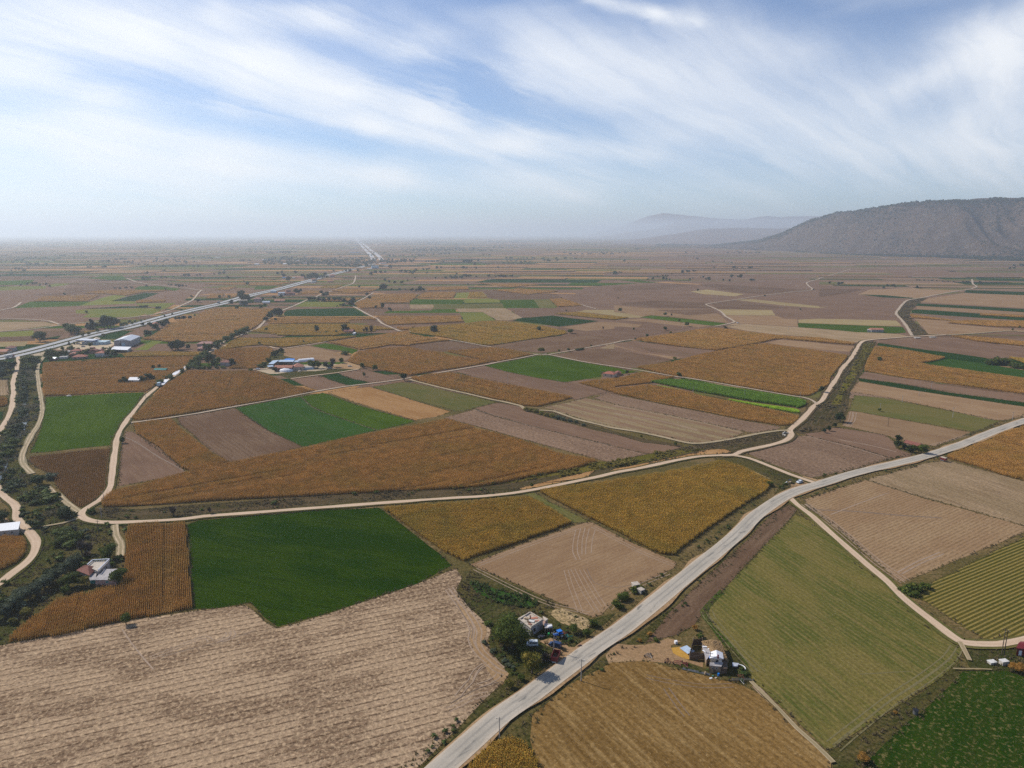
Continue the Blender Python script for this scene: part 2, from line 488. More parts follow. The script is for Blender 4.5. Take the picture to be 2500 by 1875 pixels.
ML = {}
ML['mz'] = leaf_mat('dry_maize', (.47, .255, .055), (.66, .385, .12), yellow=(.30, .15, .04), yamt=.25, world=.35, olive=(.36, .25, .05))
ML['mo'] = leaf_mat('half_green_maize', (.47, .265, .035), (.64, .38, .075), yellow=(.24, .20, .035), yamt=.3, world=.55, olive=(.33, .25, .045))
ML['md'] = leaf_mat('brown_sparse_maize', (.22, .11, .04), (.42, .23, .085), yellow=(.15, .075, .03), yamt=.3)
ML['mg'] = leaf_mat('green_maize', (.09, .19, .012), (.15, .27, .02), yellow=(.22, .33, .025), yamt=.25)
ML['ml'] = leaf_mat('yellow_green_maize', (.30, .46, .02), (.38, .54, .03))
ML['tree'] = leaf_mat('tree_leaves', (.038, .062, .010), (.088, .118, .016), yellow=(.16, .15, .02), yamt=.12)
ML['yel'] = leaf_mat('yellowing_leaves', (.10, .105, .018), (.17, .16, .025), yellow=(.26, .19, .03), yamt=.25)
ML['grey'] = leaf_mat('grey_green_leaves', (.075, .095, .055), (.125, .15, .095), yellow=(.045, .06, .02), yamt=.3)
ML['dark'] = leaf_mat('dark_leaves', (.018, .034, .010), (.040, .062, .016))
ML['bare'] = leaf_mat('bare_twigs', (.085, .062, .045), (.13, .10, .08), trans=0.0)
ML['rust'] = leaf_mat('rusty_leaves', (.26, .12, .025), (.34, .19, .04))
ML['reed'] = leaf_mat('pale_reeds', (.19, .165, .10), (.27, .235, .15), yellow=(.07, .08, .035), yamt=.25)
ML['grass'] = leaf_mat('verge_grass', (.06, .075, .018), (.12, .105, .035), yellow=(.24, .185, .08), yamt=.3)
ML['gweed'] = leaf_mat('green_weeds', (.035, .065, .014), (.065, .10, .022), yellow=(.13, .12, .035), yamt=.2)
ML['dweed'] = leaf_mat('dry_weeds', (.16, .12, .06), (.24, .18, .10), yellow=(.07, .065, .03), yamt=.3)
ML['yweed'] = leaf_mat('yellow_reeds', (.19, .155, .03), (.27, .20, .045), yellow=(.09, .095, .02), yamt=.35)
M_BARK = flat_mat('bark', (.10, .075, .055), var=.2)

# ------------------------------------------------------------------ the ground
HALF = 62000.0
def ground_sheet():
    g = [-HALF, -8000, -2500, -1000, 1000, 2500, 8000, HALF]
    vs = [(x, y, 0) for y in g for x in g]
    n = len(g)
    fs = [(j * n + i, j * n + i + 1, (j + 1) * n + i + 1, (j + 1) * n + i) for j in range(n - 1) for i in range(n - 1)]
    o = mesh_obj('ground', vs, fs, MT['ground'], uvs=[(v[0], v[1]) for v in vs])
    tag(o, kind='structure')
ground_sheet()

# ------------------------------------------------------------------ fields
FIELDS = []      # (kind, pixel polygon, world polygon, layer, row angle)
def seg_cross(a, b, c, d):
    def o(p, q, r): return (q[0] - p[0]) * (r[1] - p[1]) - (q[1] - p[1]) * (r[0] - p[0])
    return (o(a, b, c) > 0) != (o(a, b, d) > 0) and (o(c, d, a) > 0) != (o(c, d, b) > 0)

def overlap(P, Q):
    P_, Q_ = np.array(P), np.array(Q)
    if P_[:, 0].max() < Q_[:, 0].min() or Q_[:, 0].max() < P_[:, 0].min() or P_[:, 1].max() < Q_[:, 1].min() or Q_[:, 1].max() < P_[:, 1].min():
        return False
    for i in range(len(P)):
        for j in range(len(Q)):
            if seg_cross(P[i], P[(i + 1) % len(P)], Q[j], Q[(j + 1) % len(Q)]):
                return True
    return bool(in_poly(Q, P_[:1, 0], P_[:1, 1])[0] or in_poly(P, Q_[:1, 0], Q_[:1, 1])[0])

def to_world(P, h=0.0):
    """pixels -> plane. Edges at the far side of a tall crop are seen at its top."""
    n = len(P)
    s = 1.0 if area2(P) > 0 else -1.0
    out = []
    for i in range(n):
        z = 0.0
        if h:
            ny = 0.0
            for a, b in ((P[i - 1], P[i]), (P[i], P[(i + 1) % n])):
                ex, ey = b[0] - a[0], b[1] - a[1]
                L = math.hypot(ex, ey) + 1e-6
                ny += s * (-ex) / L
            # y grows downwards: an outward normal with negative y faces away from the viewer
            z = h * max(0.0, min(1.0, -ny * 1.2))
        out.append(gp(P[i][0], P[i][1], z)[:2])
    return np.array(out)

def rough_edges(W, step, amp):
    """subdivide a world polygon and let its outline wander"""
    out = []
    n = len(W)
    for i in range(n):
        a, b = W[i], W[(i + 1) % n]
        L = np.linalg.norm(b - a)
        k = max(1, int(L / step))
        nrm = np.array((-(b - a)[1], (b - a)[0])) / (L + 1e-9)
        for j in range(k):
            t = j / k
            p = a + (b - a) * t
            if 0 < j:
                p = p + nrm * amp * mnoise.noise(Vector((p[0] / (step * 2.2), p[1] / (step * 2.2), 3.1))) * 2
            out.append(p)
    return np.array(out)

def tri_mesh(name, W, z, mat, ang, kind='structure', lip=0.0):
    c = W.mean(axis=0)
    bm = bmesh.new()
    vs = [bm.verts.new((p[0] - c[0], p[1] - c[1], 0)) for p in W]
    if area2(W) < 0:
        vs.reverse()
    try:
        f = bm.faces.new(vs)
    except ValueError:
        bm.free(); return None
    bm.normal_update()
    bmesh.ops.triangulate(bm, faces=[f], ngon_method='EAR_CLIP')
    uvl = bm.loops.layers.uv.new('UVMap')
    ca, sa = math.cos(ang), math.sin(ang)
    for f in bm.faces:
        for l in f.loops:
            x, y = l.vert.co.x + c[0], l.vert.co.y + c[1]
            l[uvl].uv = (x * ca + y * sa, -x * sa + y * ca)
    me = bpy.data.meshes.new(name)
    bm.to_mesh(me); bm.free()
    me.materials.append(mat)
    o = link(bpy.data.objects.new(name, me))
    o.location = (c[0], c[1], z)
    o['kind'] = kind
    return o

NAMES = {'st': 'pale_stubble_field', 's2': 'speckled_stubble_field', 'tn': 'tilled_field', 'tr': 'tilled_field', 'br': 'ploughed_field', 'bl': 'ploughed_field', 'bc': 'ploughed_field',
         'sr': 'fallow_field', 'py': 'dry_stubble_field', 'go': 'golden_stubble_field', 'gl': 'golden_stubble_field', 'gr': 'alfalfa_field', 'gs': 'alfalfa_field', 'gd': 'green_crop_field', 'gk': 'alfalfa_field',
         'gp': 'green_crop_field', 'lg': 'green_crop_field', 'mg': 'green_crop_field', 'ol': 'grass_field', 'oh': 'hay_field', 'hy': 'hay_field', 'vg': 'verge_ground', 'vd': 'ditch_bank_ground',
         'vy': 'verge_ground', 'gf': 'verge_ground', 'dt': 'bare_ground', 'gn': 'grain_ground', 'rb': 'waste_ground', 'cn': 'yard_ground', 'fl': 'maize_field', 'dry': 'ground'}

def field(kind, s, row=None):
    """row: 'TILE x,y x,y' two pixels along the way the field was worked"""
    P = pts(s)
    tall = kind in ('mz', 'mo', 'md', 'mgc', 'mlc')
    W = to_world(P, 1.9 if tall else 0.0)
    if row:
        a, b = [gp(*p) for p in pts(row)]
        ang = math.atan2(b[1] - a[1], b[0] - a[0])
    else:
        # along the longest side
        best = 0
        ang = 0
        for i in range(len(W)):
            e = W[(i + 1) % len(W)] - W[i]
            L = e @ e
            if L > best:
                best, ang = L, math.atan2(e[1], e[0])
    lay = 0
    for f in FIELDS:
        if overlap(P, f['P']):
            lay = max(lay, f['lay'] + 1)
    dist = math.hypot(*W.mean(axis=0))
    step = 3.0 + dist * 0.012
    W2 = rough_edges(W, step, 0.35 if dist < 900 else 0.8)
    z = 0.03 + 0.03 * lay
    FIELDS.append(dict(k=kind, P=P, W=W2, lay=lay, ang=ang, dist=dist, z=z))
    mk = {'mz': 'fl', 'mo': 'fl', 'md': 'fl', 'mgc': 'gd', 'mlc': 'lg'}.get(kind, kind)
    tri_mesh(NAMES['fl' if tall else kind] if kind not in ('mgc', 'mlc') else 'green_crop_field', W2, z, MT[mk], ang)

# broad fills first, then single fields, then patches lying in them
field('bl', 'A3 1900,620 2212,600 A4 600,560 2212,560 A5 0,600 900,640 1000,760 830,900 960,1100 990,1160 460,1205 380,1225 0,1170 A4 1400,1090 1100,1055 1000,1060 640,1120 240,1190 0,1230 A3 2000,1250 1500,1100 1500,900', 'A4 0,985 700,1010')
field('bl', 'A5 1180,720 1600,680 2212,720 2400,730 2400,1140 1180,1130 1000,920 1080,790', 'A5 1400,1010 2212,1085')
field('bl', 'A1 -200,640 150,610 700,600 1300,640 1900,650 2100,680 2000,760 1750,880 1500,935 1200,960 900,1000 640,1035 600,1010 0,960 -200,960', 'A1 0,900 800,880')
field('vg', 'G0 120,380 180,370 300,320 380,330 350,400 330,480 345,600 370,720 375,850 330,960 260,1050 200,1200 200,1300 300,1400 430,1510 520,1600 640,1700 700,1720 C0 860,940 1000,1010 1230,1020 1240,1100 1340,1200 1330,1300 1300,1500 1200,1700 F 250,1300 150,1330 20,1400 -60,1420 -60,1250 0,1230 60,1190 80,1165 60,1120 0,1065 0,960 25,870 38,770')

# left of the river
field('tr', 'D0 -60,200 60,240 130,280 170,330 110,360 -60,380')
field('vg', 'G0 -50,380 60,370 130,400 100,560 100,700 90,790 40,900 -50,960', None)
field('s2', 'G0 -50,540 70,535 80,680 -50,690')
field('mz', 'G0 -50,695 60,690 72,770 30,785 -50,795')
field('gd', 'G0 -50,830 30,830 20,900 -50,940')
field('mz', 'D0 -90,385 60,385 205,395 235,480 215,580 140,650 40,695 -90,730', 'D0 0,500 200,480')
# ---- near left
field('st', 'F -160,1400 0,1395 140,1368 280,1340 420,1320 530,1308 547,1318 570,1342 598,1358 640,1347 800,1296 900,1262 985,1228 998,1248 985,1275 1000,1300 1040,1335 1062,1362 1052,1385 1062,1410 1090,1438 1098,1455 1085,1476 1050,1508 1000,1562 940,1622 870,1690 840,1740 -160,1740', 'D0 0,1440 1100,1240')
field('gk', 'F 405,1133 410,1190 417,1316 470,1314 540,1302 556,1316 570,1333 600,1354 700,1327 800,1294 900,1262 975,1222 960,1205 820,1097 700,1102 560,1113 430,1124', 'F 417,1316 600,1354')
field('mz', 'D0 1150,285 1400,270 1670,262 1700,620 1728,1050 1400,1115 1100,1170 500,1300 65,1360 150,1220 330,1090 520,950 700,910 860,860 1060,835 1110,780 1125,600 1135,400', 'D0 1675,262 1726,1050')
field('mo', 'F 828,1099 1000,1082 1143,1070 1180,1090 1235,1132 1160,1157 1090,1183 1045,1197 1000,1212 960,1193', 'F 828,1099 975,1205')
field('mo', 'F 1165,1062 1330,1035 1500,1005 1560,993 1600,1003 1668,1045 1650,1065 1600,1095 1540,1135 1500,1165 1455,1200 1425,1197 1380,1175 1300,1132 1230,1098', 'F 1230,1098 1425,1197')
field('ol', 'C1 650,578 750,562 900,650 1050,720 1250,825 1190,840 1100,835 950,730 800,650', 'C1 700,580 1200,830')
field('tn', 'F 1015,1220 1130,1175 1258,1130 1278,1128 1360,1170 1462,1215 1455,1228 1370,1265 1320,1305 1300,1328 1280,1334 1180,1290 1100,1255', 'C1 160,1240 1230,860')
field('vg', 'F 1005,1233 1040,1240 1120,1268 1200,1303 1195,1315 1225,1330 1280,1338 1300,1332 1330,1325 1310,1345 1250,1390 1150,1462 1120,1490 1060,1530 1020,1560 1010,1550 1060,1500 1098,1470 1090,1445 1064,1412 1055,1385 1062,1362 1040,1337 1000,1302 987,1278 998,1250')
field('gs', 'F 1012,1258 1040,1262 1110,1285 1160,1303 1150,1314 1090,1305 1030,1282', 'F 1012,1258 1150,1314')
field('rb', 'E1 1310,240 1500,195 1700,280 1830,330 1900,400 1880,450 1800,500 1690,440 1600,430 1500,400 1440,360')
field('dt', 'E1 1200,640 1350,600 1500,640 1600,720 1720,720 1850,700 1700,800 1560,950 1430,960 1420,900 1480,790 1300,700')
field('dt', 'E1 60,100 150,180 330,330 480,460 490,520 440,640 500,780 640,950 790,1080 700,1220 600,1180 480,1000 330,780 250,600 300,480 240,360 100,200', 'E1 60,100 400,600')
# bottom left edge weeds between field and road
field('vg', 'F 860,1760 900,1680 950,1625 1010,1565 1060,1520 1090,1490 1130,1480 1100,1515 1050,1550 985,1600 905,1660 840,1720')
# ---- right of the road
field('vg', 'F 1720,1090 1640,1150 1560,1210 1480,1290 1400,1355 1340,1400 1290,1430 1230,1480 1150,1540 1080,1600 1000,1680 940,1740 1100,1740 1180,1700 1160,1640 1150,1560 1230,1490 1330,1440 1350,1400 1480,1365 1500,1350 1600,1235 1700,1130 1722,1102')
field('br', 'F 1705,1090 1722,1100 1680,1150 1600,1232 1522,1318 1500,1350 1460,1372 1395,1388 1440,1330 1520,1250 1600,1180 1670,1108', 'F 1440,1350 1700,1095')
field('dt', 'E2 0,670 200,690 400,690 560,660 720,600 900,640 760,700 790,800 1000,900 1200,930 1190,1000 950,960 700,935 350,905 150,930 -60,980 -120,840', 'E2 0,700 1100,950')
field('gn', 'E2 770,730 900,715 950,780 1000,830 1020,890 930,870 860,840 790,800')
field('oh', 'F 1720,1110 1760,1130 1850,1205 1950,1290 2040,1360 2080,1395 2070,1430 2010,1480 1900,1550 1800,1615 1785,1620 1740,1575 1650,1490 1620,1470 1570,1400 1530,1330 1520,1318 1600,1235 1680,1150', 'E2 1300,380 2212,1200')
field('gf', 'E2 1150,240 1330,40 1430,-60 1480,0 1300,180 1260,280 1330,420 1600,700 1800,940 1850,1100 1700,1000 1480,700 1280,430 1190,330', 'E2 1150,240 1800,940')
field('vg', 'E2 1480,640 1700,850 1850,1100 1840,1190 1620,1180 1300,1150 1000,1050 800,970 1000,930 1200,1000 1290,1060 1430,1050 1560,900')
field('go', 'F 1150,1545 1230,1480 1320,1432 1400,1428 1500,1455 1600,1480 1640,1500 1700,1560 1760,1610 1795,1640 1790,1740 1190,1740 1160,1650 1145,1600', 'E2 200,1100 900,1659')
field('gp', 'F 2080,1450 2212,1448 2380,1460 2380,1760 1830,1760 1870,1645 1960,1560 2010,1522 2060,1470')
field('vg', 'F 1785,1625 1900,1552 2010,1482 2072,1432 2078,1450 2010,1522 1960,1560 1870,1645 1830,1760 1795,1760 1800,1640')
field('vg', 'D2 890,610 1100,620 1397,575 1700,600 1700,900 1397,880 1240,830 1100,830 930,800 880,700')
field('mo', 'F 990,1685 1010,1655 1060,1600 1100,1588 1140,1600 1165,1659 1180,1730 950,1730', 'F 1000,1650 1170,1659')
field('tr', 'F 1735,1080 1870,1037 1990,1075 2100,1105 2212,1137 2212,1150 1960,1255 1940,1255 1850,1175', 'D1 1210,940 1720,750')
field('s2', 'F 1872,1036 2000,1000 2045,994 2212,1040 2360,1070 2360,1190 2212,1136 2100,1103 1990,1073', 'D1 1700,640 2212,830')
field('hy', 'F 1975,1290 2020,1255 2212,1160 2380,1085 2380,1370 2212,1390 2150,1392 2080,1355 2000,1300', 'D2 900,430 1397,200')
field('vg', 'D2 320,125 470,75 610,115 450,210')
field('mz', 'B5 1370,1405 1600,1290 1870,1185 2000,1120 2212,1060 2560,960 2560,1760 2212,1655 2000,1600 1700,1500 1480,1440', 'B5 1480,1440 2212,1655')
field('bc', 'D1 420,375 640,330 830,290 900,240 1000,235 1400,330 1760,440 1600,490 1280,570 1030,615 870,560 600,460', 'D1 1000,235 1760,440')
field('bl', 'D1 1000,235 960,215 1150,160 1300,165 1700,230 1780,290 1800,350 1940,400 1900,430 1760,440 1400,330', 'D1 1000,235 1760,440')
field('tn', 'B5 320,900 420,910 800,980 1300,1070 1650,1135 1500,1190 1260,1280 1200,1275 900,1220 700,1160 250,1060', 'B5 420,910 1300,1070')
field('ol', 'B5 380,730 700,760 1300,880 1850,985 1950,1010 1700,1130 1300,1060 700,960 330,890', 'B5 380,730 1300,880')
field('tn', 'B5 420,580 900,660 1300,720 2212,855 2400,885 2400,940 2212,965 2000,1000 1880,1000 1300,870 700,750 330,690', 'B5 420,580 1300,720')
field('gd', 'B5 420,545 900,610 1400,700 2212,810 2400,835 2400,885 2212,850 1300,720 900,660 430,575', 'B5 420,545 1400,700')
field('bl', 'B5 490,475 900,545 1500,640 2212,730 2400,760 2400,835 2212,808 1400,690 900,605 420,540', 'B5 490,475 1500,640')
field('mz', 'B5 600,200 700,200 1000,240 1380,320 1240,360 1080,385 1200,395 1700,465 2212,540 2420,570 2420,750 2212,720 1500,620 900,540 490,470 520,350 560,260', 'B5 1200,395 2212,540')
field('gs', 'B5 1180,390 1400,335 1700,375 2212,460 2420,495 2420,565 2212,535 1600,460 1250,405', 'B5 1400,335 2212,460')
field('gd', 'B5 640,165 1000,220 1400,270 1800,325 1850,400 1690,375 1300,320 900,245 620,190', 'B5 640,165 1800,325')
field('bl', 'B5 640,160 900,130 1200,115 1500,120 2212,220 2400,245 2400,340 2050,325 1850,335 1400,268 1000,215', 'B5 1000,215 1850,330')
field('mz', 'B5 1430,95 1560,85 2212,140 2400,155 2400,225 2212,205 1700,150', 'B5 1430,95 2212,205')
field('mo', 'B5 2050,325 2400,345 2400,400 2212,385', None)
# the weedy river bed at the bend on the right
field('vd', 'B5 0,850 60,780 110,690 200,560 260,450 350,345 440,200 480,150 620,150 590,240 520,360 440,520 380,620 330,700 320,800 300,900 240,1010 60,1110 0,1130 B4 2000,1150 1950,1120 1960,1060 2080,960 2160,870', 'B5 100,1000 500,200')
field('vy', 'B5 480,180 600,170 560,280 470,420 400,520 330,620 250,740 230,830 130,830 200,720 280,560 370,400 450,290', 'B5 130,830 500,200')
field('vd', 'A5 1010,1150 980,1090 900,990 835,910 890,830 940,770 1070,750 1170,740 1060,820 990,880 970,950 1040,1010 1110,1070 1180,1135', 'A5 1010,1150 890,930')
# river side by the main track
field('vd', 'B4 -20,1590 300,1510 600,1450 900,1395 1150,1375 1290,1370 1350,1335 1500,1300 1700,1262 1840,1210 1890,1150 1780,1125 1550,1155 1300,1210 1080,1245 920,1262 780,1290 560,1340 350,1368 0,1440 B3 2150,1460 1900,1510 1500,1600 1200,1640 C1 0,485 0,608 300,590 560,560 800,520 1000,480 1300,420', 'B3 1500,1659 2212,1480')
field('gl', 'B4 -20,1585 300,1510 600,1450 900,1395 1150,1378 1270,1340 1180,1310 1000,1320 700,1390 400,1450 0,1525 B3 2100,1590 1900,1640 C1 1300,360 800,480 560,540 600,560 800,522 1000,482 1300,420', 'B4 0,1580 900,1395')
field('vy', 'B4 0,1440 350,1370 600,1330 800,1310 980,1315 800,1350 500,1420 200,1480 0,1510 B3 2212,1500 1900,1560 1600,1620 C1 1000,400 600,470 0,540 0,490 300,470 700,420 1300,290', 'B4 0,1480 800,1330')
field('vd', 'C0 1060,845 1500,855 2212,800 D0 2212,90 F 700,1065 1000,1055 1100,1048 1140,1062 1000,1075 800,1085 600,1100 500,1108 F 440,1118 320,1127 240,1128 210,1120 200,1105 210,1097', 'F 240,1110 900,1070')
field('rb', 'D1 450,520 560,500 700,560 830,610 900,640 830,680 700,640 560,580 470,560')
field('vg', 'D1 150,440 420,430 600,480 870,580 1000,640 990,670 870,720 700,770 740,700 660,620 500,550 300,500')
# ---- centre
field('br', 'B2 -300,965 320,870 500,990 700,1120 1050,1290 700,1370 350,1450 270,1455 60,1330 -130,1150 -270,1040', 'B2 320,870 1050,1290')
field('gs', 'B2 330,868 800,780 1040,745 1150,850 1300,920 1560,1010 1860,1108 1500,1190 1100,1280 1050,1280 700,1120 500,990', 'B2 330,868 1050,1280')
field('gr', 'B2 1040,745 1280,705 1600,820 1900,910 2270,1010 2200,1035 1860,1108 1560,1010 1300,920 1150,850', 'B2 1280,705 2200,1010')
field('mz', 'G0 1200,930 1540,885 1620,960 1780,1090 1900,1190 2050,1290 1900,1335 1720,1370 1640,1340 1500,1230 1330,1110 1230,1030', 'G0 1540,885 2050,1290')
field('bl', 'G0 1130,1010 1190,1010 1400,1130 1540,1250 1680,1380 1400,1440 1070,1500 1080,1300 1100,1120', 'G0 1190,1010 1680,1380')
field('md', 'C0 330,258 800,205 1190,170 1180,420 1165,640 1120,730 1000,800 850,840 720,740 600,590 560,480 400,410 300,330', 'C0 1190,170 1165,640')
field('gr', 'G0 410,700 1000,665 1305,655 1280,690 1220,780 1130,900 1060,1010 1020,1130 700,1160 400,1195 270,1200 330,1080 390,900 405,780', 'G0 1000,1135 1250,700')
field('mz', 'F 240,1060 400,1018 500,996 650,965 800,935 965,903 1040,925 1130,950 1200,975 1290,998 1240,1013 1150,1030 1080,1045 1000,1055 850,1062 700,1070 500,1080 300,1093 225,1096 215,1085', 'F 240,1075 1000,940')
field('mz', 'G0 1190,890 1240,830 1290,780 1370,690 1440,620 1560,530 1700,455 B2 0,455 480,460 600,475 720,515 900,590 1100,650 1220,690 1000,735 600,800 200,870 0,900 G0 2000,800 1540,870 1250,918', 'B2 700,515 650,790')
field('mz', 'G0 400,690 385,540 390,380 640,372 1080,340 1820,340 1780,360 1690,425 1560,485 1480,540 1400,600 1310,650 1000,660 600,685', 'G0 400,690 1000,660')
field('mo', 'G0 1100,312 1230,285 1820,290 1800,330 1130,340', 'G0 1100,312 1820,290')
field('mg', 'G0 1205,275 1370,195 1470,195 1400,225 1330,275', 'G0 1205,275 1370,195')
field('mz', 'A1 1540,1190 1640,1140 1760,1070 1830,1010 2070,960 2212,880 A2 0,870 320,830 600,860 700,840 940,825 800,870 700,950 600,1020 490,1090 330,1190 200,1200 100,1220 A1 2212,1215 1900,1230 1700,1200', 'A1 1700,1100 2212,1080')
field('bl', 'A1 1270,1180 1400,1110 1520,1080 1560,1100 1560,1170 1530,1160 1380,1150 1230,1200')
field('mo', 'B2 150,240 300,130 370,105 780,105 1640,100 1300,155 1100,185 870,215 750,205 620,190 450,200 300,225', 'B2 300,130 1640,100')
field('mz', 'B2 95,270 240,240 450,212 640,205 720,220 770,280 740,310 700,380 600,430 480,445 260,440 330,400 260,330 130,320', 'B2 200,300 700,290')
field('mz', 'G0 1930,270 2212,250 2212,440 2080,445 2120,380 1990,350 1920,320', None)
field('tn', 'B2 860,230 1100,195 1130,200 1400,260 1560,300 1600,290 1540,340 1450,370 1200,340 960,345 850,290', 'B2 860,300 1500,340')
field('gr', 'B2 1140,195 1300,168 1400,180 1660,240 1590,285 1500,250 1320,230', 'B2 1300,168 1660,240')
field('mo', 'A2 500,1110 700,1020 1560,1015 1700,1030 1860,1040 2050,1085 1840,1090 1840,1105 1500,1130 1400,1150 780,1150 700,1125', 'A2 500,1110 1840,1100')
field('bl', 'A2 420,1162 480,1130 785,1135 780,1162')
field('mz', 'A2 700,1020 660,1000 760,960 860,940 1780,940 1880,980 1560,985 1560,1015', 'A2 760,945 1780,940')
field('br', 'A2 1570,988 1880,984 1890,1012 1570,1015')
field('gd', 'A2 850,910 880,875 1000,862 1590,842 1640,870 1700,900 1780,938 870,938', 'A2 870,938 1780,938')
field('bl', 'A2 880,872 960,835 1590,835 1600,850 1000,860')
field('mg', 'A2 970,835 1060,780 1520,785 1480,832 1430,838', 'A2 970,835 1430,838')
field('mz', 'B2 1330,160 1520,125 1650,105 2050,50 2212,25 B3 0,60 200,95 430,140 300,160 0,190 B2 2212,200 2000,190 1850,220 1680,240 1500,195', 'B2 1330,160 2212,40')
field('mz', 'B2 1680,245 1850,220 2212,200 B3 0,205 180,240 380,265 600,320 870,375 600,425 300,470 0,520 B2 2212,520 2000,480 1750,430 1540,370 1570,330 1620,275', 'B2 1680,245 2212,520')
field('br', 'B3 0,190 200,165 440,140 640,170 800,200 600,225 350,262 200,240 0,205', 'B3 440,140 800,200')
field('mz', 'B3 400,262 600,235 880,205 1050,225 1300,275 1340,290 1150,330 950,370 850,365 600,310', 'B3 400,262 850,365')
field('mo', 'A3 0,1060 590,1012 760,992 1000,985 1300,1010 1500,1050 1590,1075 1680,1090 1700,1130 1400,1180 1100,1230 870,1255 780,1250 600,1220 430,1180 200,1140 0,1115', 'A3 0,1115 780,1250')
field('mg', 'A3 545,905 790,898 850,930 930,985 760,990 600,1015', 'A3 545,905 790,898')
field('s2', 'A3 510,855 1030,850 1100,890 1220,955 1060,985 940,980 860,930 790,895 540,895', 'A3 860,860 1220,955')
field('bl', 'A3 1050,850 1590,850 1790,845 1870,835 1980,860 1700,910 1560,920 1230,955 1110,890', 'A3 1050,850 1870,840')
field('gd', 'A3 1110,985 1230,960 1540,930 1750,960 2040,990 1800,1030 1620,1052 1400,1020', 'A3 1540,930 2040,990')
field('mo', 'A3 1570,915 1820,890 2212,935 A4 0,935 150,960 0,980 A3 2212,980 1900,950', 'A3 1570,915 2212,980')
field('py', 'A3 1800,890 1900,870 2212,870 A4 0,893 150,910 320,940 270,955 150,957 0,935 A3 2212,933 2000,905', 'A3 1800,890 2212,935')
field('mz', 'A3 1515,755 1650,745 1880,825 1600,840')
field('gr', 'A3 975,765 1340,760 1400,850 1030,850')
field('ol', 'A3 1342,757 1505,755 1590,845 1402,850')
field('mo', 'A3 620,740 650,675 790,672 840,745')
field('mg', 'A3 500,685 640,680 625,745 480,745')
field('mg', 'A3 600,750 960,745 980,790 590,795')
field('gr', 'A3 0,785 60,752 580,760 570,808 0,808')
field('ol', 'A3 265,812 1000,797 1020,848 260,855')
field('s2', 'A3 0,812 255,812 250,855 0,855')
field('gr', 'A2 1980,880 A3 0,880 240,862 490,860 510,900 0,905 A2 1930,905')
field('br', 'A2 1760,908 2212,908 A3 0,908 520,905 540,928 0,930 A2 1840,932')
field('mz', 'A3 0,932 540,930 580,1000 300,1015 0,1025 A2 1990,1038 1920,990 1860,938')
field('mz', 'A2 2070,1060 2212,1050 A3 60,1048 0,1085 A2 2110,1090')
field('br', 'A2 1600,845 1900,850 2212,860 A3 240,858 240,875 0,878 A2 1980,880 1930,905 1760,905')
field('mz', 'A2 1600,810 1700,760 1880,700 2212,690 A3 90,700 60,745 0,780 A2 2212,798 1930,798 1920,850 1700,853', 'A2 1600,810 2212,700')
field('bl', 'A2 1940,802 2212,802 2212,858 1925,852')
field('mz', 'A3 60,750 150,680 490,672 500,690 470,745 90,745')
field('br', 'A3 810,670 900,665 1270,708 1500,690 1600,700 1620,740 1500,755 970,760 850,745', 'A3 810,670 1270,708')
field('mz', 'A3 900,660 1170,635 1600,675 1270,706')
field('mz', 'A3 180,630 620,612 640,650 200,665')
field('mz', 'A3 760,590 1240,585 1400,600 1100,628')
field('mz', 'A2 1340,665 1480,640 1860,650 1800,672 1560,690')
field('mz', 'A2 1360,680 1800,690 1790,698 1350,695')
field('mz', 'A2 1000,705 1080,660 1240,658 1230,700')
field('mo', 'A2 1240,635 1310,605 1480,608 1430,638')
field('mz', 'A2 1210,755 1330,738 1700,745 1620,775 1240,780')
field('mz', 'A2 470,610 490,575 970,570 780,605')
field('mz', 'A2 0,600 60,580 430,575 440,603')
field('gr', 'A2 530,650 560,615 830,612 690,645')
field('mz', 'A2 110,655 180,625 345,622 260,660')
field('mz', 'A2 10,750 70,700 210,690 190,745')
field('mz', 'A2 200,745 240,705 370,705 330,735')
field('bl', 'A2 620,860 680,820 950,825 800,870')
field('mz', 'A1 0,1330 70,1325 100,1350 20,1380 -80,1395 -80,1330')
# ---- right centre
field('gr', 'A4 280,950 400,930 800,970 1240,1020 1150,1035 1050,1040 700,1000', 'A4 400,930 1240,1020')
field('tn', 'A4 0,980 150,975 300,965 700,1002 1050,1042 900,1062 600,1030 150,985', 'A4 300,965 1050,1042')
field('tn', 'A4 0,820 400,855 1040,860 1130,920 1240,1010 800,965 400,925 300,942 120,905 0,890', 'A4 300,940 1240,1010')
field('br', 'A4 420,870 1060,862 1120,905 800,930', 'A4 420,870 1060,862')
field('br', 'A4 60,800 400,770 1000,790 1060,855 600,850 100,820', 'A4 60,800 1060,855')
field('br', 'A4 0,620 700,590 900,600 500,650 0,665', 'A4 0,650 700,595')
field('py', 'A4 820,670 1000,650 1400,700 1300,722 960,700', 'A4 820,670 1400,710')
field('br', 'A4 900,600 1100,590 1900,640 2212,650 2000,670 1600,700 1300,680', 'A4 1100,590 1900,640')
field('gr', 'A4 60,548 200,543 400,565 750,572 300,577', 'A4 60,548 750,575')
field('gl', 'A4 420,572 560,566 950,592 900,597', 'A4 420,572 950,595')
field('br', 'A4 1050,800 1300,770 1900,850 1600,865 1120,862', 'A4 1050,800 1900,850')
field('py', 'A4 1300,760 1500,755 2212,830 A5 0,840 100,835 A4 2200,850 1800,820', 'A4 1300,760 2212,840')
field('py', 'A4 1110,864 1700,870 1740,930 1200,927', 'A4 1110,864 1700,870')
field('tn', 'A4 1210,932 1760,935 1830,965 1970,970 1980,1050 1600,1030 1300,1010', 'A4 1300,1010 1980,1050')
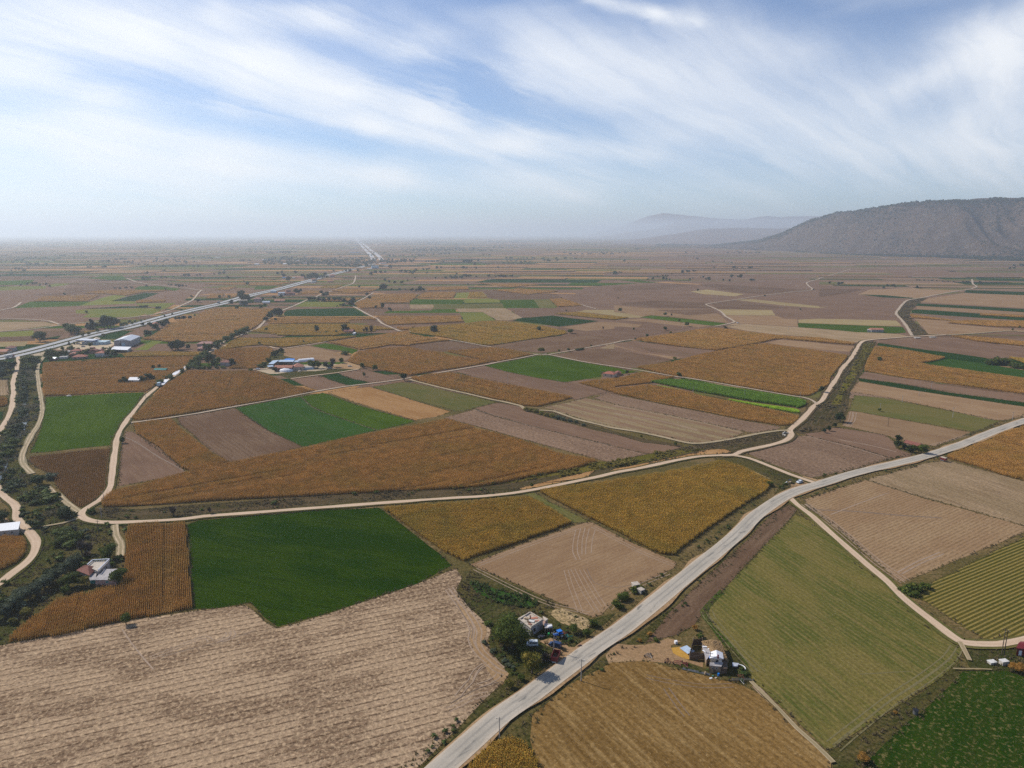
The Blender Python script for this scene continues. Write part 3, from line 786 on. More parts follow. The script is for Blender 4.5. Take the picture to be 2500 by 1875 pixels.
field('s2', 'A4 1150,1055 1300,1015 1980,1056 A5 0,1078 850,1132 990,1160 460,1205 380,1225 0,1170 A4 1700,1130 1400,1090 1180,1045', 'A4 1400,1090 A5 380,1225')
field('py', 'A4 1985,975 A5 0,965 830,985 890,1045 500,1038 0,1018 A4 1990,1008', 'A5 0,965 830,985')
field('gr', 'A4 1985,1012 A5 0,1020 500,1040 900,1055 940,1115 830,1125 400,1110 0,1070 A4 1985,1058', 'A5 0,1020 900,1055')
field('mz', 'A4 240,1190 640,1120 980,1065 1100,1060 1400,1090 1750,1140 A5 0,1165 380,1220 370,1250 0,1220 A4 1820,1185 1740,1190 1500,1240 1110,1310 700,1270 350,1220', 'A4 240,1190 1110,1310')
field('tn', 'A4 1640,1225 1800,1190 2212,1225 A5 0,1230 390,1265 320,1320 0,1300 A4 2212,1300 1900,1260', 'A4 1640,1225 A5 320,1320')
field('mz', 'B4 240,435 640,360 900,290 1200,230 1500,175 1640,168 1900,205 2212,240 B5 0,245 300,290 290,340 200,440 110,560 100,620 B4 2200,690 2080,740 1950,735 1500,660 1100,590 740,540 600,515 350,460', 'B4 740,540 1950,735')
field('bl', 'B4 0,170 220,140 500,185 1090,250 900,290 740,330 640,345 300,310 0,200', 'B4 220,140 1090,250')
field('br', 'B4 170,190 400,225 860,280 800,310 400,262', 'B4 170,190 860,280')
field('tn', 'B4 -200,180 0,205 640,345 720,325 300,270 0,190 -200,160', 'B4 0,205 640,345')
field('br', 'B3 1500,300 1700,270 1900,240 2100,222 2212,225 B4 0,245 300,290 630,350 240,437 0,410 B3 2212,405 1900,375', 'B3 1500,300 2212,405')
field('s2', 'B3 2050,225 2212,170 B4 0,180 0,225 B3 2212,230')
field('br', 'B3 880,200 1300,130 1750,75 1900,75 2212,90 B4 200,125 100,145 0,160 B3 2100,180 1900,215 1500,270 1380,275 1050,225', 'B3 880,200 1750,75')
field('bl', 'A3 1600,1055 2060,995 2212,985 A4 0,985 350,1000 800,1070 600,1100 250,1170 100,1190 0,1180 A3 2212,1170 1850,1140 1750,1120 1600,1075', 'A3 2060,995 A4 800,1070')
field('tn', 'A3 1650,1060 2060,1000 2212,1005 A4 300,1030 250,1060 0,1050 A3 2212,1075 1900,1100', 'A3 2060,1000 A4 300,1030')
field('gr', 'B3 810,410 1380,305 1500,300 1900,380 2212,430 B4 0,430 250,480 100,500 0,485 B3 2200,470 2080,480 2060,530 1820,570 1670,590 1400,545 1050,475', 'B3 1500,300 2212,430')
field('bl', 'B3 460,470 800,412 1050,480 1400,548 1670,590 1850,600 2150,690 1950,740 1800,780 1500,710 1250,650 1050,600 700,530', 'B3 460,470 1800,780')
field('mz', 'B3 0,535 440,475 700,535 1050,605 1400,670 1760,760 1600,800 1380,855 1200,840 900,770 600,700 300,640 60,570', 'B3 440,475 1760,760')
field('mz', 'B3 1830,600 2212,540 B4 0,545 90,530 300,470 560,520 660,538 400,598 0,640 B3 2212,700 2160,690', 'B4 0,640 640,535')
field('mz', 'B4 0,648 350,605 700,665 1000,740 1500,840 1980,935 2000,990 1950,1050 1800,1060 1400,1000 1000,915 500,820 0,710 B3 2200,700', 'B4 0,700 1800,1050')
field('mgc', 'B4 330,600 650,545 780,550 1200,620 1700,700 2000,750 2065,800 2050,850 1970,870 1960,862 1500,800 900,695 420,595', 'B4 330,600 2000,920')
field('mlc', 'B4 330,600 420,597 900,698 1500,803 1965,865 2000,925 1900,915 1400,820 900,715 550,650', 'B4 330,600 2000,920')
field('bc', 'B4 0,720 500,825 1000,920 1400,1005 1760,1065 1800,1078 1750,1100 1500,1140 1000,1030 500,930 0,830 B3 1990,760 2150,700', 'B4 0,720 1760,1065')
field('sr', 'B3 1440,860 1700,810 1900,760 2212,820 B4 0,830 500,925 1000,1030 1400,1130 1280,1190 1050,1230 900,1250 700,1225 300,1130 0,1080 B3 2212,1085 1800,970 1600,905', 'B4 0,830 1400,1130')
field('bl', 'B3 700,870 960,810 1200,855 1230,895 1500,975 2000,1110 2212,1150 B4 300,1240 740,1290 560,1340 350,1365 0,1285 B3 2212,1280 1500,1110 900,950', 'B3 960,810 B4 740,1290')
field('bc', 'B3 370,975 700,885 900,955 1500,1115 2212,1285 B4 350,1370 0,1440 B3 2150,1455 1950,1400 1650,1320 1200,1200 800,1085', 'B3 370,975 1950,1400')
field('vd', 'B3 1220,885 1260,862 1400,880 1600,930 1800,1005 2212,1120 B4 300,1200 740,1268 700,1290 300,1232 0,1150 B3 2000,1100 1500,970 1250,905', 'B3 1300,900 2212,1130')
field('ol', 'B2 1800,640 2120,590 B3 0,595 200,630 500,705 930,800 850,830 600,895 490,905 430,880 0,770 B2 2212,765 2000,700', 'B2 2120,590 B3 930,800')
field('gl', 'B2 1330,700 1560,660 1780,640 2000,705 2212,770 B3 0,775 440,905 300,960 60,1000 B2 2212,985 1900,890 1600,800', 'B2 1330,700 B3 60,1000')
field('bl', 'B2 920,555 1220,525 1550,625 1380,665 1260,685 1100,640', 'B2 1220,525 1550,625')
field('gd', 'B2 1240,520 1430,495 1600,560 1780,590 1570,625', 'B2 1430,495 1780,590')
field('bl', 'B2 1440,490 1660,455 1720,450 2000,520 2100,545 1790,590 1600,555', 'B2 1720,450 2100,545')
field('vg', 'B2 780,505 900,470 1100,460 1400,445 1700,440 1640,460 1430,490 1220,520 900,550')
field('cn', 'B2 540,455 720,430 1000,400 1450,395 1500,430 1200,470 960,470 780,500 700,500')
field('dt', 'B2 1450,395 1540,370 1700,420 1660,450 1400,440 1300,430')
field('vg', 'B2 620,440 700,330 740,250 860,235 850,300 960,330 1000,370 700,440')
# ---- strips right of the far bend
field('tn', 'A5 1020,960 1400,985 1380,1020 2212,1090 2400,1100 2000,1110 1400,1135 1180,1130 1100,1040', 'A5 1020,960 2212,1090')
field('mz', 'A5 1440,975 2212,985 2400,990 2400,1080 2212,1065 1900,1055 1400,1015', 'A5 1440,975 2212,1065')
field('mz', 'A5 980,920 1440,975 1430,990 1010,960', 'A5 980,920 1440,975')
field('gd', 'A5 1000,870 1060,865 1740,910 2212,955 2400,975 2212,985 1500,940 1000,905', 'A5 1000,870 2212,970')
field('mz', 'A5 1750,905 2212,925 2212,955 1740,930', 'A5 1750,905 2212,955')
field('gd', 'A5 1060,800 1500,820 2212,860 2400,870 2400,905 2212,895 1500,850 1040,825', 'A5 1060,800 2212,860')
field('tn', 'A5 1040,828 1500,852 2212,897 2212,922 1740,905 1060,862', 'A5 1060,860 2212,900')
field('gd', 'A5 1590,655 2212,675 2400,680 2400,715 2212,710 1700,692 1560,682', 'A5 1590,655 2212,675')
field('gd', 'A5 1690,520 2212,535 2400,540 2400,566 2212,562 1720,548', 'A5 1690,520 2212,535')
field('tn', 'A5 1180,745 1560,690 2212,712 2400,716 2400,860 2212,850 1500,810 1090,785', 'A5 1180,745 2212,850')
field('tn', 'A5 540,650 1000,640 1560,660 1300,695 1080,740 960,750 420,705', 'A5 540,650 1560,660')
field('gd', 'A5 430,703 700,710 1020,740 1000,748 700,735', 'A5 430,703 1020,745')
field('br', 'A5 0,640 500,645 300,690 0,735', 'A5 0,640 500,645')
# ---- left, beyond the highway
field('gr', 'A1 150,850 330,780 1000,780 870,825 500,840', 'A1 330,780 1000,780')
field('mz', 'A1 360,780 470,720 1080,715 940,780', 'A1 360,780 940,780')
field('mg', 'A1 860,825 1100,740 1230,710 1370,720 1200,775 1470,780 1450,802', 'A1 860,825 1450,802')
field('gd', 'A1 1200,775 1400,720 1560,685 1720,690 1480,775')
field('mg', 'A1 820,870 1000,862 1660,850 1680,870 1480,945 1200,952 890,950 960,910 820,908', 'A1 820,870 1660,850')
field('gd', 'A1 870,860 1300,832 1480,830 1660,845')
field('mz', 'A1 1470,775 1500,760 1790,758 1780,785 1480,797')
field('mg', 'A1 1460,800 1800,795 1900,795 1800,850 1640,915 1560,915 1700,840 1500,825', 'A1 1460,800 1900,795')
field('gr', 'A1 1450,645 1500,615 1700,610 1950,640 1900,662 1460,650')
field('mz', 'A1 720,690 800,665 1200,655 1860,660 1700,675 1560,680 1350,720 1220,705 1000,695', 'A1 720,690 1860,660')
field('s2', 'A1 -80,1000 480,1000 600,1030 400,1060 0,1100 -80,1105', 'A1 0,1000 480,1000')
field('mg', 'A1 -80,1115 360,1090 370,1150 -80,1165', 'A1 0,1110 360,1090')
field('br', 'A1 -80,1170 370,1158 380,1205 -80,1215', 'A1 0,1165 370,1158')
field('py', 'A1 -80,1220 300,1210 270,1260 -80,1270')
field('mg', 'A1 -80,620 500,610 490,640 -80,665')
field('mg', 'A1 510,605 600,585 760,586 700,605 560,620')
field('gr', 'A1 -80,560 380,545 300,600 -80,600')
field('gr', 'A1 950,530 1100,505 1320,500 1360,530 1300,545')
field('br', 'A1 330,700 700,690 690,640 1200,600 1400,590 1200,650 700,720 470,715')
field('bl', 'A1 620,1180 700,1120 860,1130 740,1190')
field('mo', 'A1 870,1130 870,1100 1040,1095 980,1130')
field('cn', 'H4 430,420 640,330 800,300 830,250 1200,230 1480,240 1600,300 1500,370 1500,440 1400,450 900,420 700,400 560,430')
field('cn', 'G0 120,330 300,300 470,280 400,330 340,325 180,345')

# ------------------------------------------------------------------ the far plain: blocks of strips
def far_limit(x):
    return float(np.interp(x, [-400, 0, 400, 900, 1300, 1700, 2100, 3000], [668, 676, 690, 700, 694, 684, 682, 684]))

def far_fields():
    kinds = ['bl', 'br', 'tn', 'gl', 'py', 'gd', 'gr', 'ol', 'mg', 'bc']
    mats = [MT[k] for k in kinds] + [ML['mz']]
    V, Fc, M, UV = [], [], [], []
    CV, CF = [], []
    rnd = random.Random(5)
    y = 620.0
    while y < 21000:
        dy = (45 + 0.022 * y) * rnd.uniform(.6, 1.5)
        skew = -0.16 + 0.05 * rnd.uniform(-1, 1)
        x = -0.95 * y - 400
        xe = 1.0 * y + 500
        while x < xe:
            dx = (150 + 0.05 * y) * rnd.uniform(.5, 1.9)
            lean = 0.25
            def P(px_, py_):
                return (px_ + lean * (py_ - y), py_ + skew * px_ * (0.6 if px_ > 0 else -0.25))
            sub = rnd.choice([1, 1, 2, 2, 3])
            for s in range(sub):
                ya, yb = y + dy * s / sub, y + dy * (s + 1) / sub
                q = [P(x, ya), P(x + dx, ya), P(x + dx, yb), P(x, yb)]
                t = rnd.random()
                right = x / (y + 1) + 0.05 * rnd.uniform(-1, 1) > 0.12
                if right:
                    k = ['bl', 'br', 'tn', 'bc', 'bl', 'ol', 'bl', 'gd', 'bl', 'bc', 'bl', 'ol'][int(t * 12)]
                    corn = rnd.random() < 0.05
                else:
                    k = ['bl', 'gl', 'bl', 'gl', 'ol', 'bl', 'br', 'gd', 'gd', 'bl', 'ol', 'gr'][int(t * 12)]
                    corn = rnd.random() < 0.15
                g = 2 + y * .0008
                zz = 0.010 + 0.004 * (len(Fc) % 3)
                i = len(V)
                V.extend([(a, b, zz) for a, b in q])
                UV.extend([(a, b) for a, b in q])
                Fc.append((i, i + 1, i + 2, i + 3)); M.append(kinds.index(k))
                if corn:
                    ok = True
                    for a, b in q:
                        X, Y, zc = px_of((a, b, 0))
                        if Y > far_limit(X): ok = False
                    if ok:
                        c0 = np.mean(q, axis=0)
                        qi = [c0 + (np.array(p) - c0) * 0.97 for p in q]
                        i = len(CV)
                        CV.extend([(p[0], p[1], 0.0) for p in qi]); CV.extend([(p[0], p[1], 2.1) for p in qi])
                        CF.extend([(i + 4, i + 5, i + 6, i + 7)] + [(i + a, i + (a + 1) % 4, i + 4 + (a + 1) % 4, i + 4 + a) for a in range(4)])
            x += dx
        y += dy
    o = mesh_obj('far_fields', V, Fc, mats[:-1], uvs=UV, fmat=M)
    tag(o, kind='structure')
    c = mesh_obj('distant_maize_crop', CV, CF, MAIZE_TOP)
    tag(c, 'blocks of dry orange maize scattered over the hazy far plain', 'maize', kind='stuff')

def maize_top_mat(name, A, B, Cc, dark):
    """a standing crop too far off for its plants to be told apart"""
    m, t, b = new_mat(name, 0.9)
    b.inputs['Specular IOR Level'].default_value = 0.05
    g = t.new('ShaderNodeNewGeometry')
    P = g.outputs['Position']
    n1 = t.noise(t.scale(P, (1, 1, 0)), 0.012, 4.0, .6)
    col = t.mix(t.rng(n1, .35, .65), A, B)
    n3 = t.noise(t.scale(P, (1, 1, 0)), 0.03, 5.0, .6)
    col = t.mix(t.rng(n3, .5, .68), col, Cc)
    n2 = t.noise(P, 0.55, 5.0, .8)
    col = t.mix(t.rng(n2, .42, .6, .75, 0.0), col, dark)
    t.put(b.inputs['Base Color'], col)
    return m
MAIZE_TOP = maize_top_mat('maize_mass', (.27, .15, .06), (.31, .175, .075), (.22, .155, .06), (.15, .075, .022))
far_fields()

# ------------------------------------------------------------------ instanced ground cover
HIDDEN = bpy.data.collections.new('plant_library')      # never linked to the scene: only read by the scatter nodes
GN_CACHE = {}
def scatter(name, P, rot, scl, coll, label, cat):
    me = bpy.data.meshes.new(name)
    n = len(P)
    me.vertices.add(n)
    me.vertices.foreach_set('co', np.ascontiguousarray(P, dtype=np.float32).ravel())
    a = me.attributes.new('rz', 'FLOAT', 'POINT'); a.data.foreach_set('value', np.ascontiguousarray(rot, dtype=np.float32))
    a = me.attributes.new('sc', 'FLOAT_VECTOR', 'POINT'); a.data.foreach_set('vector', np.ascontiguousarray(scl, dtype=np.float32).ravel())
    o = link(bpy.data.objects.new(name, me))
    key = coll.name
    if key not in GN_CACHE:
        g = bpy.data.node_groups.new('scatter_' + key, 'GeometryNodeTree')
        g.interface.new_socket('Geometry', in_out='INPUT', socket_type='NodeSocketGeometry')
        g.interface.new_socket('Geometry', in_out='OUTPUT', socket_type='NodeSocketGeometry')
        gi = g.nodes.new('NodeGroupInput'); go = g.nodes.new('NodeGroupOutput')
        ci = g.nodes.new('GeometryNodeCollectionInfo')
        ci.inputs[0].default_value = coll
        ci.inputs['Separate Children'].default_value = True
        ci.inputs['Reset Children'].default_value = True
        ip = g.nodes.new('GeometryNodeInstanceOnPoints')
        ip.inputs['Pick Instance'].default_value = True
        r = g.nodes.new('GeometryNodeInputNamedAttribute'); r.data_type = 'FLOAT'; r.inputs[0].default_value = 'rz'
        s = g.nodes.new('GeometryNodeInputNamedAttribute'); s.data_type = 'FLOAT_VECTOR'; s.inputs[0].default_value = 'sc'
        cx = g.nodes.new('ShaderNodeCombineXYZ')
        rv = g.nodes.new('FunctionNodeRandomValue'); rv.data_type = 'INT'
        rv.inputs[4].default_value = 0; rv.inputs[5].default_value = max(0, len(coll.objects) - 1)
        L = g.links.new
        L(gi.outputs[0], ip.inputs['Points']); L(ci.outputs[0], ip.inputs['Instance'])
        L(r.outputs['Attribute'], cx.inputs[2]); L(cx.outputs[0], ip.inputs['Rotation'])
        L(s.outputs['Attribute'], ip.inputs['Scale']); L(rv.outputs[2], ip.inputs['Instance Index'])
        L(ip.outputs[0], go.inputs[0])
        GN_CACHE[key] = g
    md = o.modifiers.new('scatter', 'NODES')
    md.node_group = GN_CACHE[key]
    tag(o, label, cat, kind='stuff')
    return o

def lib(name, makers):
    c = bpy.data.collections.new(name)
    for i, (v, f, m) in enumerate(makers):
        me = bpy.data.meshes.new(f'{name}_{i}')
        me.from_pydata(v, [], f)
        for q in (m if isinstance(m, (list, tuple)) else [m]):
            me.materials.append(q)
        c.objects.link(bpy.data.objects.new(f'{name}_{i}', me))
    return c

def plants(rnd, xs, ys, h=2.1, leaves=5, leafw=.13, stalk=True, spread=.55):
    V, F = [], []
    for x, y in zip(xs, ys):
        hh = h * rnd.uniform(.82, 1.1)
        x += rnd.uniform(-.06, .06); y += rnd.uniform(-.06, .06)
        if stalk:
            a = rnd.uniform(0, 6.28); w = .05
            i = len(V)
            V += [(x - w * math.cos(a), y - w * math.sin(a), 0), (x + w * math.cos(a), y + w * math.sin(a), 0), (x + rnd.uniform(-.1, .1), y + rnd.uniform(-.1, .1), hh)]
            F.append((i, i + 1, i + 2))
        for k in range(leaves):
            a = rnd.uniform(0, 6.28)
            z0 = hh * rnd.uniform(.25, .95)
            L = spread * rnd.uniform(.7, 1.2)
            rise = rnd.uniform(-.1, .35)
            dx, dy = math.cos(a), math.sin(a)
            i = len(V)
            mx, my, mz = x + dx * L * .5, y + dy * L * .5, z0 + rise
            V += [(x, y, z0), (mx - dy * leafw, my + dx * leafw, mz), (mx + dy * leafw, my - dx * leafw, mz - .05), (x + dx * L, y + dy * L, z0 + rise - rnd.uniform(.2, .6))]
            F.append((i, i + 2, i + 3, i + 1))
    return V, F

TILE, ROW = 4.2, 0.7
def maize_lib(key, mat, h, leaves, leafw, spacing, rows, miss=0.02, spread=.5):
    rnd = random.Random(hash(key) % 999 if False else sum(map(ord, key)))
    tiles, segs = [], []
    nrow = int(round(TILE / rows))
    for v in range(4):
        xs, ys = [], []
        for r in range(nrow):
            x = -TILE / 2
            while x < TILE / 2:
                if rnd.random() > miss:
                    xs.append(x + rnd.uniform(-.05, .05)); ys.append(-TILE / 2 + rows * (r + .5))
                x += spacing
        V, F = plants(rnd, xs, ys, h, leaves, leafw, spread=spread)
        tiles.append((V, F, mat))
    for v in range(3):
        xs = list(np.arange(-.7, .7, spacing)); ys = [0] * len(xs)
        V, F = plants(rnd, xs, ys, h, leaves, leafw, spread=spread)
        segs.append((V, F, mat))
    return lib(key + '_tile', tiles), lib(key + '_row', segs)

CROPLIB = {
    'mz': maize_lib('maize_dry', ML['mz'], 2.1, 6, .09, .24, .7, spread=.30),
    'mo': maize_lib('maize_olive', ML['mo'], 2.2, 6, .11, .24, .7, spread=.42),
    'md': maize_lib('maize_brown', ML['md'], 1.5, 3, .07, .34, 1.05, miss=.12, spread=.4),
    'mgc': maize_lib('maize_green', ML['mg'], 2.2, 6, .14, .26, .7, spread=.7),
    'mlc': maize_lib('maize_lime', ML['ml'], 1.3, 6, .16, .26, .7, spread=.7),
}
FARLIB = {k: maize_lib('far_' + k, ML[{'mz': 'mz', 'mo': 'mo', 'md': 'md', 'mgc': 'mg', 'mlc': 'ml'}[k]], 2.1, 5, .22, .55, 1.05, spread=.9) for k in ('mz', 'mo', 'mgc')}

def crop_label(f):
    x, y = np.array(f['P']).mean(axis=0)
    base = {'mz': 'dry orange maize', 'mo': 'yellow-olive maize', 'md': 'thin brown maize', 'mgc': 'tall green crop', 'mlc': 'lime green crop edge'}[f['k']]
    return base

def crops():
    total = 0
    for f in FIELDS:
        k = f['k']
        if k not in CROPLIB:
            continue
        W, ang = f['W'], f['ang']
        if f['dist'] > 2300:
            # too far for plants: one standing block with a ragged top
            c = W.mean(axis=0)
            bm = bmesh.new()
            vs = [bm.verts.new((p[0] - c[0], p[1] - c[1], 0)) for p in (W if area2(W) > 0 else W[::-1])]
            fc = bm.faces.new(vs); bm.normal_update()
            r = bmesh.ops.extrude_face_region(bm, geom=[fc])
            for e in r['geom']:
                if isinstance(e, bmesh.types.BMVert): e.co.z += 2.1
            bmesh.ops.triangulate(bm, faces=bm.faces[:])
            me = bpy.data.meshes.new('maize_crop'); bm.to_mesh(me); bm.free()
            me.materials.append(MAIZE_TOP)
            o = link(bpy.data.objects.new('maize_crop', me)); o.location = (c[0], c[1], f['z'])
            tag(o, None, 'maize', kind='stuff'); f['obj'] = o
            continue
        far = f['dist'] > 900 and k in FARLIB
        tlib, slib = (FARLIB if far else CROPLIB)[k]
        ca, sa = math.cos(ang), math.sin(ang)
        U = W[:, 0] * ca + W[:, 1] * sa
        Vv = -W[:, 0] * sa + W[:, 1] * ca
        L = np.stack([U, Vv], 1)
        gx = np.arange(math.floor(U.min() / TILE), math.ceil(U.max() / TILE) + 1) * TILE
        gy = np.arange(math.floor(Vv.min() / TILE), math.ceil(Vv.max() / TILE) + 1) * TILE
        X, Y = np.meshgrid(gx, gy); X = X.ravel(); Y = Y.ravel()
        h = TILE / 2
        ins = np.ones(len(X), bool); anyc = np.zeros(len(X), bool)
        for ox, oy in ((-h, -h), (h, -h), (h, h), (-h, h), (0, 0), (0, -h), (0, h), (-h, 0), (h, 0)):
            q = in_poly(L, X + ox, Y + oy)
            ins &= q; anyc |= q
        # keep roads and other fields lying on top free
        def world(x, y): return x * ca - y * sa, x * sa + y * ca
        def blocked(x, y):
            wx, wy = world(x, y)
            b = np.zeros(x.shape, bool)
            for g in FIELDS:
                if g['lay'] > f['lay'] and g is not f:
                    lo, hi = g['W'].min(axis=0), g['W'].max(axis=0)
                    if hi[0] < wx.min() or lo[0] > wx.max() or hi[1] < wy.min() or lo[1] > wy.max():
                        continue
                    if FIELDS.index(g) > FIELDS.index(f):
                        b |= in_poly(g['W'], wx, wy)
            for rw, rp in ROADS:
                b |= near_line(rp, wx, wy, rw / 2 + .5)
            return b
        bl = np.zeros(len(X), bool)
        for ox, oy in ((-h, -h), (h, -h), (h, h), (-h, h), (0, 0)):
            bl |= blocked(X + ox, Y + oy)
        full = ins & ~bl
        edge = anyc & ~full
        ex, ey = X[edge], Y[edge]
        rowd = 1.05 if (far or k == 'md') else .7
        sx, sy = np.meshgrid(np.arange(-h + .7, h, 1.4), np.arange(-h + rowd / 2, h, rowd))
        SX = (ex[:, None] + sx.ravel()[None]).ravel(); SY = (ey[:, None] + sy.ravel()[None]).ravel()
        ok = in_poly(L, SX, SY)
        SX, SY = SX[ok], SY[ok]
        if len(SX):
            ok = ~blocked(SX, SY); SX, SY = SX[ok], SY[ok]
        for (px_, py_, lb, nm) in ((X[full], Y[full], tlib, 'full'), (SX, SY, slib, 'edge')):
            n = len(px_)
            if n == 0: continue
            wx, wy = world(px_, py_)
            hz = np.array([1.0 + .22 * mnoise.noise(Vector((a * .02, b * .05, 0))) for a, b in zip(px_, py_)])
            hz *= np.array([1.0 - .45 * max(0.0, min(1.0, (mnoise.noise(Vector((a * .007, b * .11, 5))) - .22) * 6)) for a, b in zip(px_, py_)])
            hz *= RNG.uniform(.92, 1.08, n)
            scl = np.stack([np.ones(n), np.ones(n), hz], 1)
            flip = np.where(RNG.random(n) < .5, math.pi, 0.0)
            P = np.stack([wx, wy, np.full(n, f['z'])], 1)
            f.setdefault('parts', []).append((P, ang + flip, scl, lb))
            total += n
        # tiles and edge rows of one field are one crop
        first = None
        for P, r, s, lb in f.get('parts', []):
            nm = 'maize_crop' if k not in ('mgc', 'mlc') else 'green_crop'
            o = scatter(nm, P, r, s, lb, None, 'maize' if k not in ('mgc', 'mlc') else 'green crop')
            if first is None:
                first = o; f['obj'] = o
            else:
                o.parent = first
                o.name = 'crop_edge'
                if 'category' in o: del o['category']
    return total

# ------------------------------------------------------------------ roads
def near_line(P, x, y, d):
    r = np.zeros(x.shape, bool)
    lo, hi = P.min(axis=0) - d, P.max(axis=0) + d
    if not len(x) or hi[0] < x.min() or lo[0] > x.max() or hi[1] < y.min() or lo[1] > y.max():
        return r
    for a, b in zip(P[:-1], P[1:]):
        e = b - a
        L2 = e @ e + 1e-9
        t = np.clip(((x - a[0]) * e[0] + (y - a[1]) * e[1]) / L2, 0, 1)
        r |= (x - a[0] - t * e[0]) ** 2 + (y - a[1] - t * e[1]) ** 2 < d * d
    return r

def smooth_line(W, step=4.0):
    out = []
    n = len(W)
    for i in range(n - 1):
        p0, p1, p2, p3 = W[max(i - 1, 0)], W[i], W[i + 1], W[min(i + 2, n - 1)]
        L = np.linalg.norm(p2 - p1)
        k = max(2, int(L / step))
        k = min(k, 60)
        for j in range(k):
            t = j / k
            # centripetal-ish: tangents scaled to the neighbouring spans
            m1 = (p2 - p0) * 0.5 * min(1, L / (np.linalg.norm(p1 - p0) + 1e-6)) if i > 0 else (p2 - p1)
            m2 = (p3 - p1) * 0.5 * min(1, L / (np.linalg.norm(p3 - p2) + 1e-6)) if i < n - 2 else (p2 - p1)
            h00, h10, h01, h11 = 2*t**3-3*t*t+1, t**3-2*t*t+t, -2*t**3+3*t*t, t**3-t*t
            out.append(h00 * p1 + h10 * m1 + h01 * p2 + h11 * m2)
    out.append(W[-1])
    return np.array(out)

ROADS = []
ROAD_Z = [0.42]
def ribbon(name, C, width, mat, z, wob=0.0, off=0.0, n_across=2):
    T = np.gradient(C, axis=0)
    T /= np.linalg.norm(T, axis=1)[:, None] + 1e-9
    N = np.stack([-T[:, 1], T[:, 0]], 1)
    s = np.concatenate([[0], np.cumsum(np.linalg.norm(np.diff(C, axis=0), axis=1))])
    V, UV, F = [], [], []
    for i, (c, nn) in enumerate(zip(C, N)):
        wl = width / 2 * (1 + wob * mnoise.noise(Vector((s[i] * .06, 1.7, z))))
        wr = width / 2 * (1 + wob * mnoise.noise(Vector((s[i] * .06, 9.1, z))))
        for v in (-wl, wr):
            p = c + nn * (v + off)
            V.append((p[0], p[1], z)); UV.append((s[i], v))
    for i in range(len(C) - 1):
        F.append((2 * i, 2 * i + 2, 2 * i + 3, 2 * i + 1))
    o = mesh_obj(name, V, F, mat, uvs=UV)
    tag(o, kind='structure')
    return o

def road(s, width, mat='dirt', name='dirt_road', wob=.4, shoulder=None):
    if mat == 'dirt' and s[0] == 'A': mat = 'lane'
    W = np.array([gp(*p)[:2] for p in pts(s)])
    C = smooth_line(W)
    ROADS.append((width, C))
    ROAD_Z[0] += 0.006
    z = ROAD_Z[0]
    if shoulder:
        ribbon(shoulder[1], C, shoulder[0], MT[shoulder[2]], z - .06, .45)
    return ribbon(name, C, width, MT[mat], z, wob)

def marks(kind, s, gauge=1.8, w=.45):
    """wheel marks across open ground: a pair of narrow bands"""
    C = smooth_line(np.array([gp(*p)[:2] for p in pts(s)]))
    ROAD_Z[0] += 0.002
    for off in ((-gauge / 2, gauge / 2) if gauge else (0,)):
        mid = C[::max(1, len(C) // 12)]
        zz = max([f['z'] for f in FIELDS if in_poly(f['W'], mid[:, 0], mid[:, 1]).any()] + [.03])
        ribbon('wheel_marks', C, w, MT[kind], zz + .008 + (ROAD_Z[0] % .05) * .3, .6, off=off)

road('G0 160,330 165,380 150,430 152,460 118,560 120,650 110,780 70,890 0,1000 -60,1120 -70,1300 -60,1440 0,1550 60,1620 120,1659 D0 145,160 150,240 200,310 280,385 325,460 318,530 290,590 220,660 110,740 0,830 -80,890', 3.9, shoulder=(6.4, 'dirt_verge', 'vg'))
road('G0 398,335 350,400 336,470 350,600 370,720 378,850 345,950 285,1040 230,1150 200,1230 212,1310 290,1392', 3.8, 'track', 'wheel_track')
road('G0 430,1510 520,1600 C0 600,680 720,790 860,890', 3.8, 'track', 'wheel_track')
road('D0 0,420 330,330 560,290 690,250 740,240', 1.6, 'track', 'footpath')
road('D0 1035,305 1050,400 1088,480 1082,590', 3.6, 'track', 'wheel_track')
road('G0 2060,225 1990,250 1930,275 1830,320 1760,390 1690,430 1600,490 1490,560 1460,580 1400,625 1320,690 1240,790 1150,900 1080,1010 1048,1090 1035,1200 1018,1330 1000,1480 965,1560 900,1625 C0 1060,770 940,845 885,895 885,940 950,978 1080,1000 1300,1003 1600,990 2000,965 2212,937 C1 0,617 300,600 560,572 800,532 1000,492 1300,432 1500,385 B4 300,1518 600,1452 900,1398 1150,1383 1290,1385 1450,1415 1650,1490 1900,1590 2050,1640 2200,1690', 3.4, shoulder=(6.0, 'dirt_verge', 'vg'))
road('B4 1150,1383 1290,1378 1360,1345 1500,1312 1700,1270 1850,1220 1910,1160 1900,1110 1960,1050 2060,960 2130,880 2185,825 B5 20,800 60,745 110,660 180,560 250,440 340,340 400,240 450,165 500,140 700,120 1000,98 1200,88 1370,78', 4.2, shoulder=(7.5, 'dirt_verge', 'vd'))
road('A5 1000,1150 950,1060 890,980 830,910 860,860 900,810 960,765 1080,745 1300,700 1500,665 1650,640 1700,620 1660,590 1650,540', 5.0)
road('B4 1895,1112 1780,1117 1550,1150 1300,1200 1080,1237 920,1255 800,1250 640,1215 450,1170 200,1120 0,1090 B3 2000,1040 1780,985 1640,935 1550,905 1400,895', 3.0, 'track', 'wheel_track')
road('B4 2185,825 2120,782 2040,757 1950,745 1500,668 1100,598 780,545 680,533 300,468 0,422 B3 1900,375 1700,335 1500,295 1350,290', 2.8, 'lane')
road('B3 1500,293 1800,240 2212,165 B4 100,142 215,128', 2.8, 'lane')
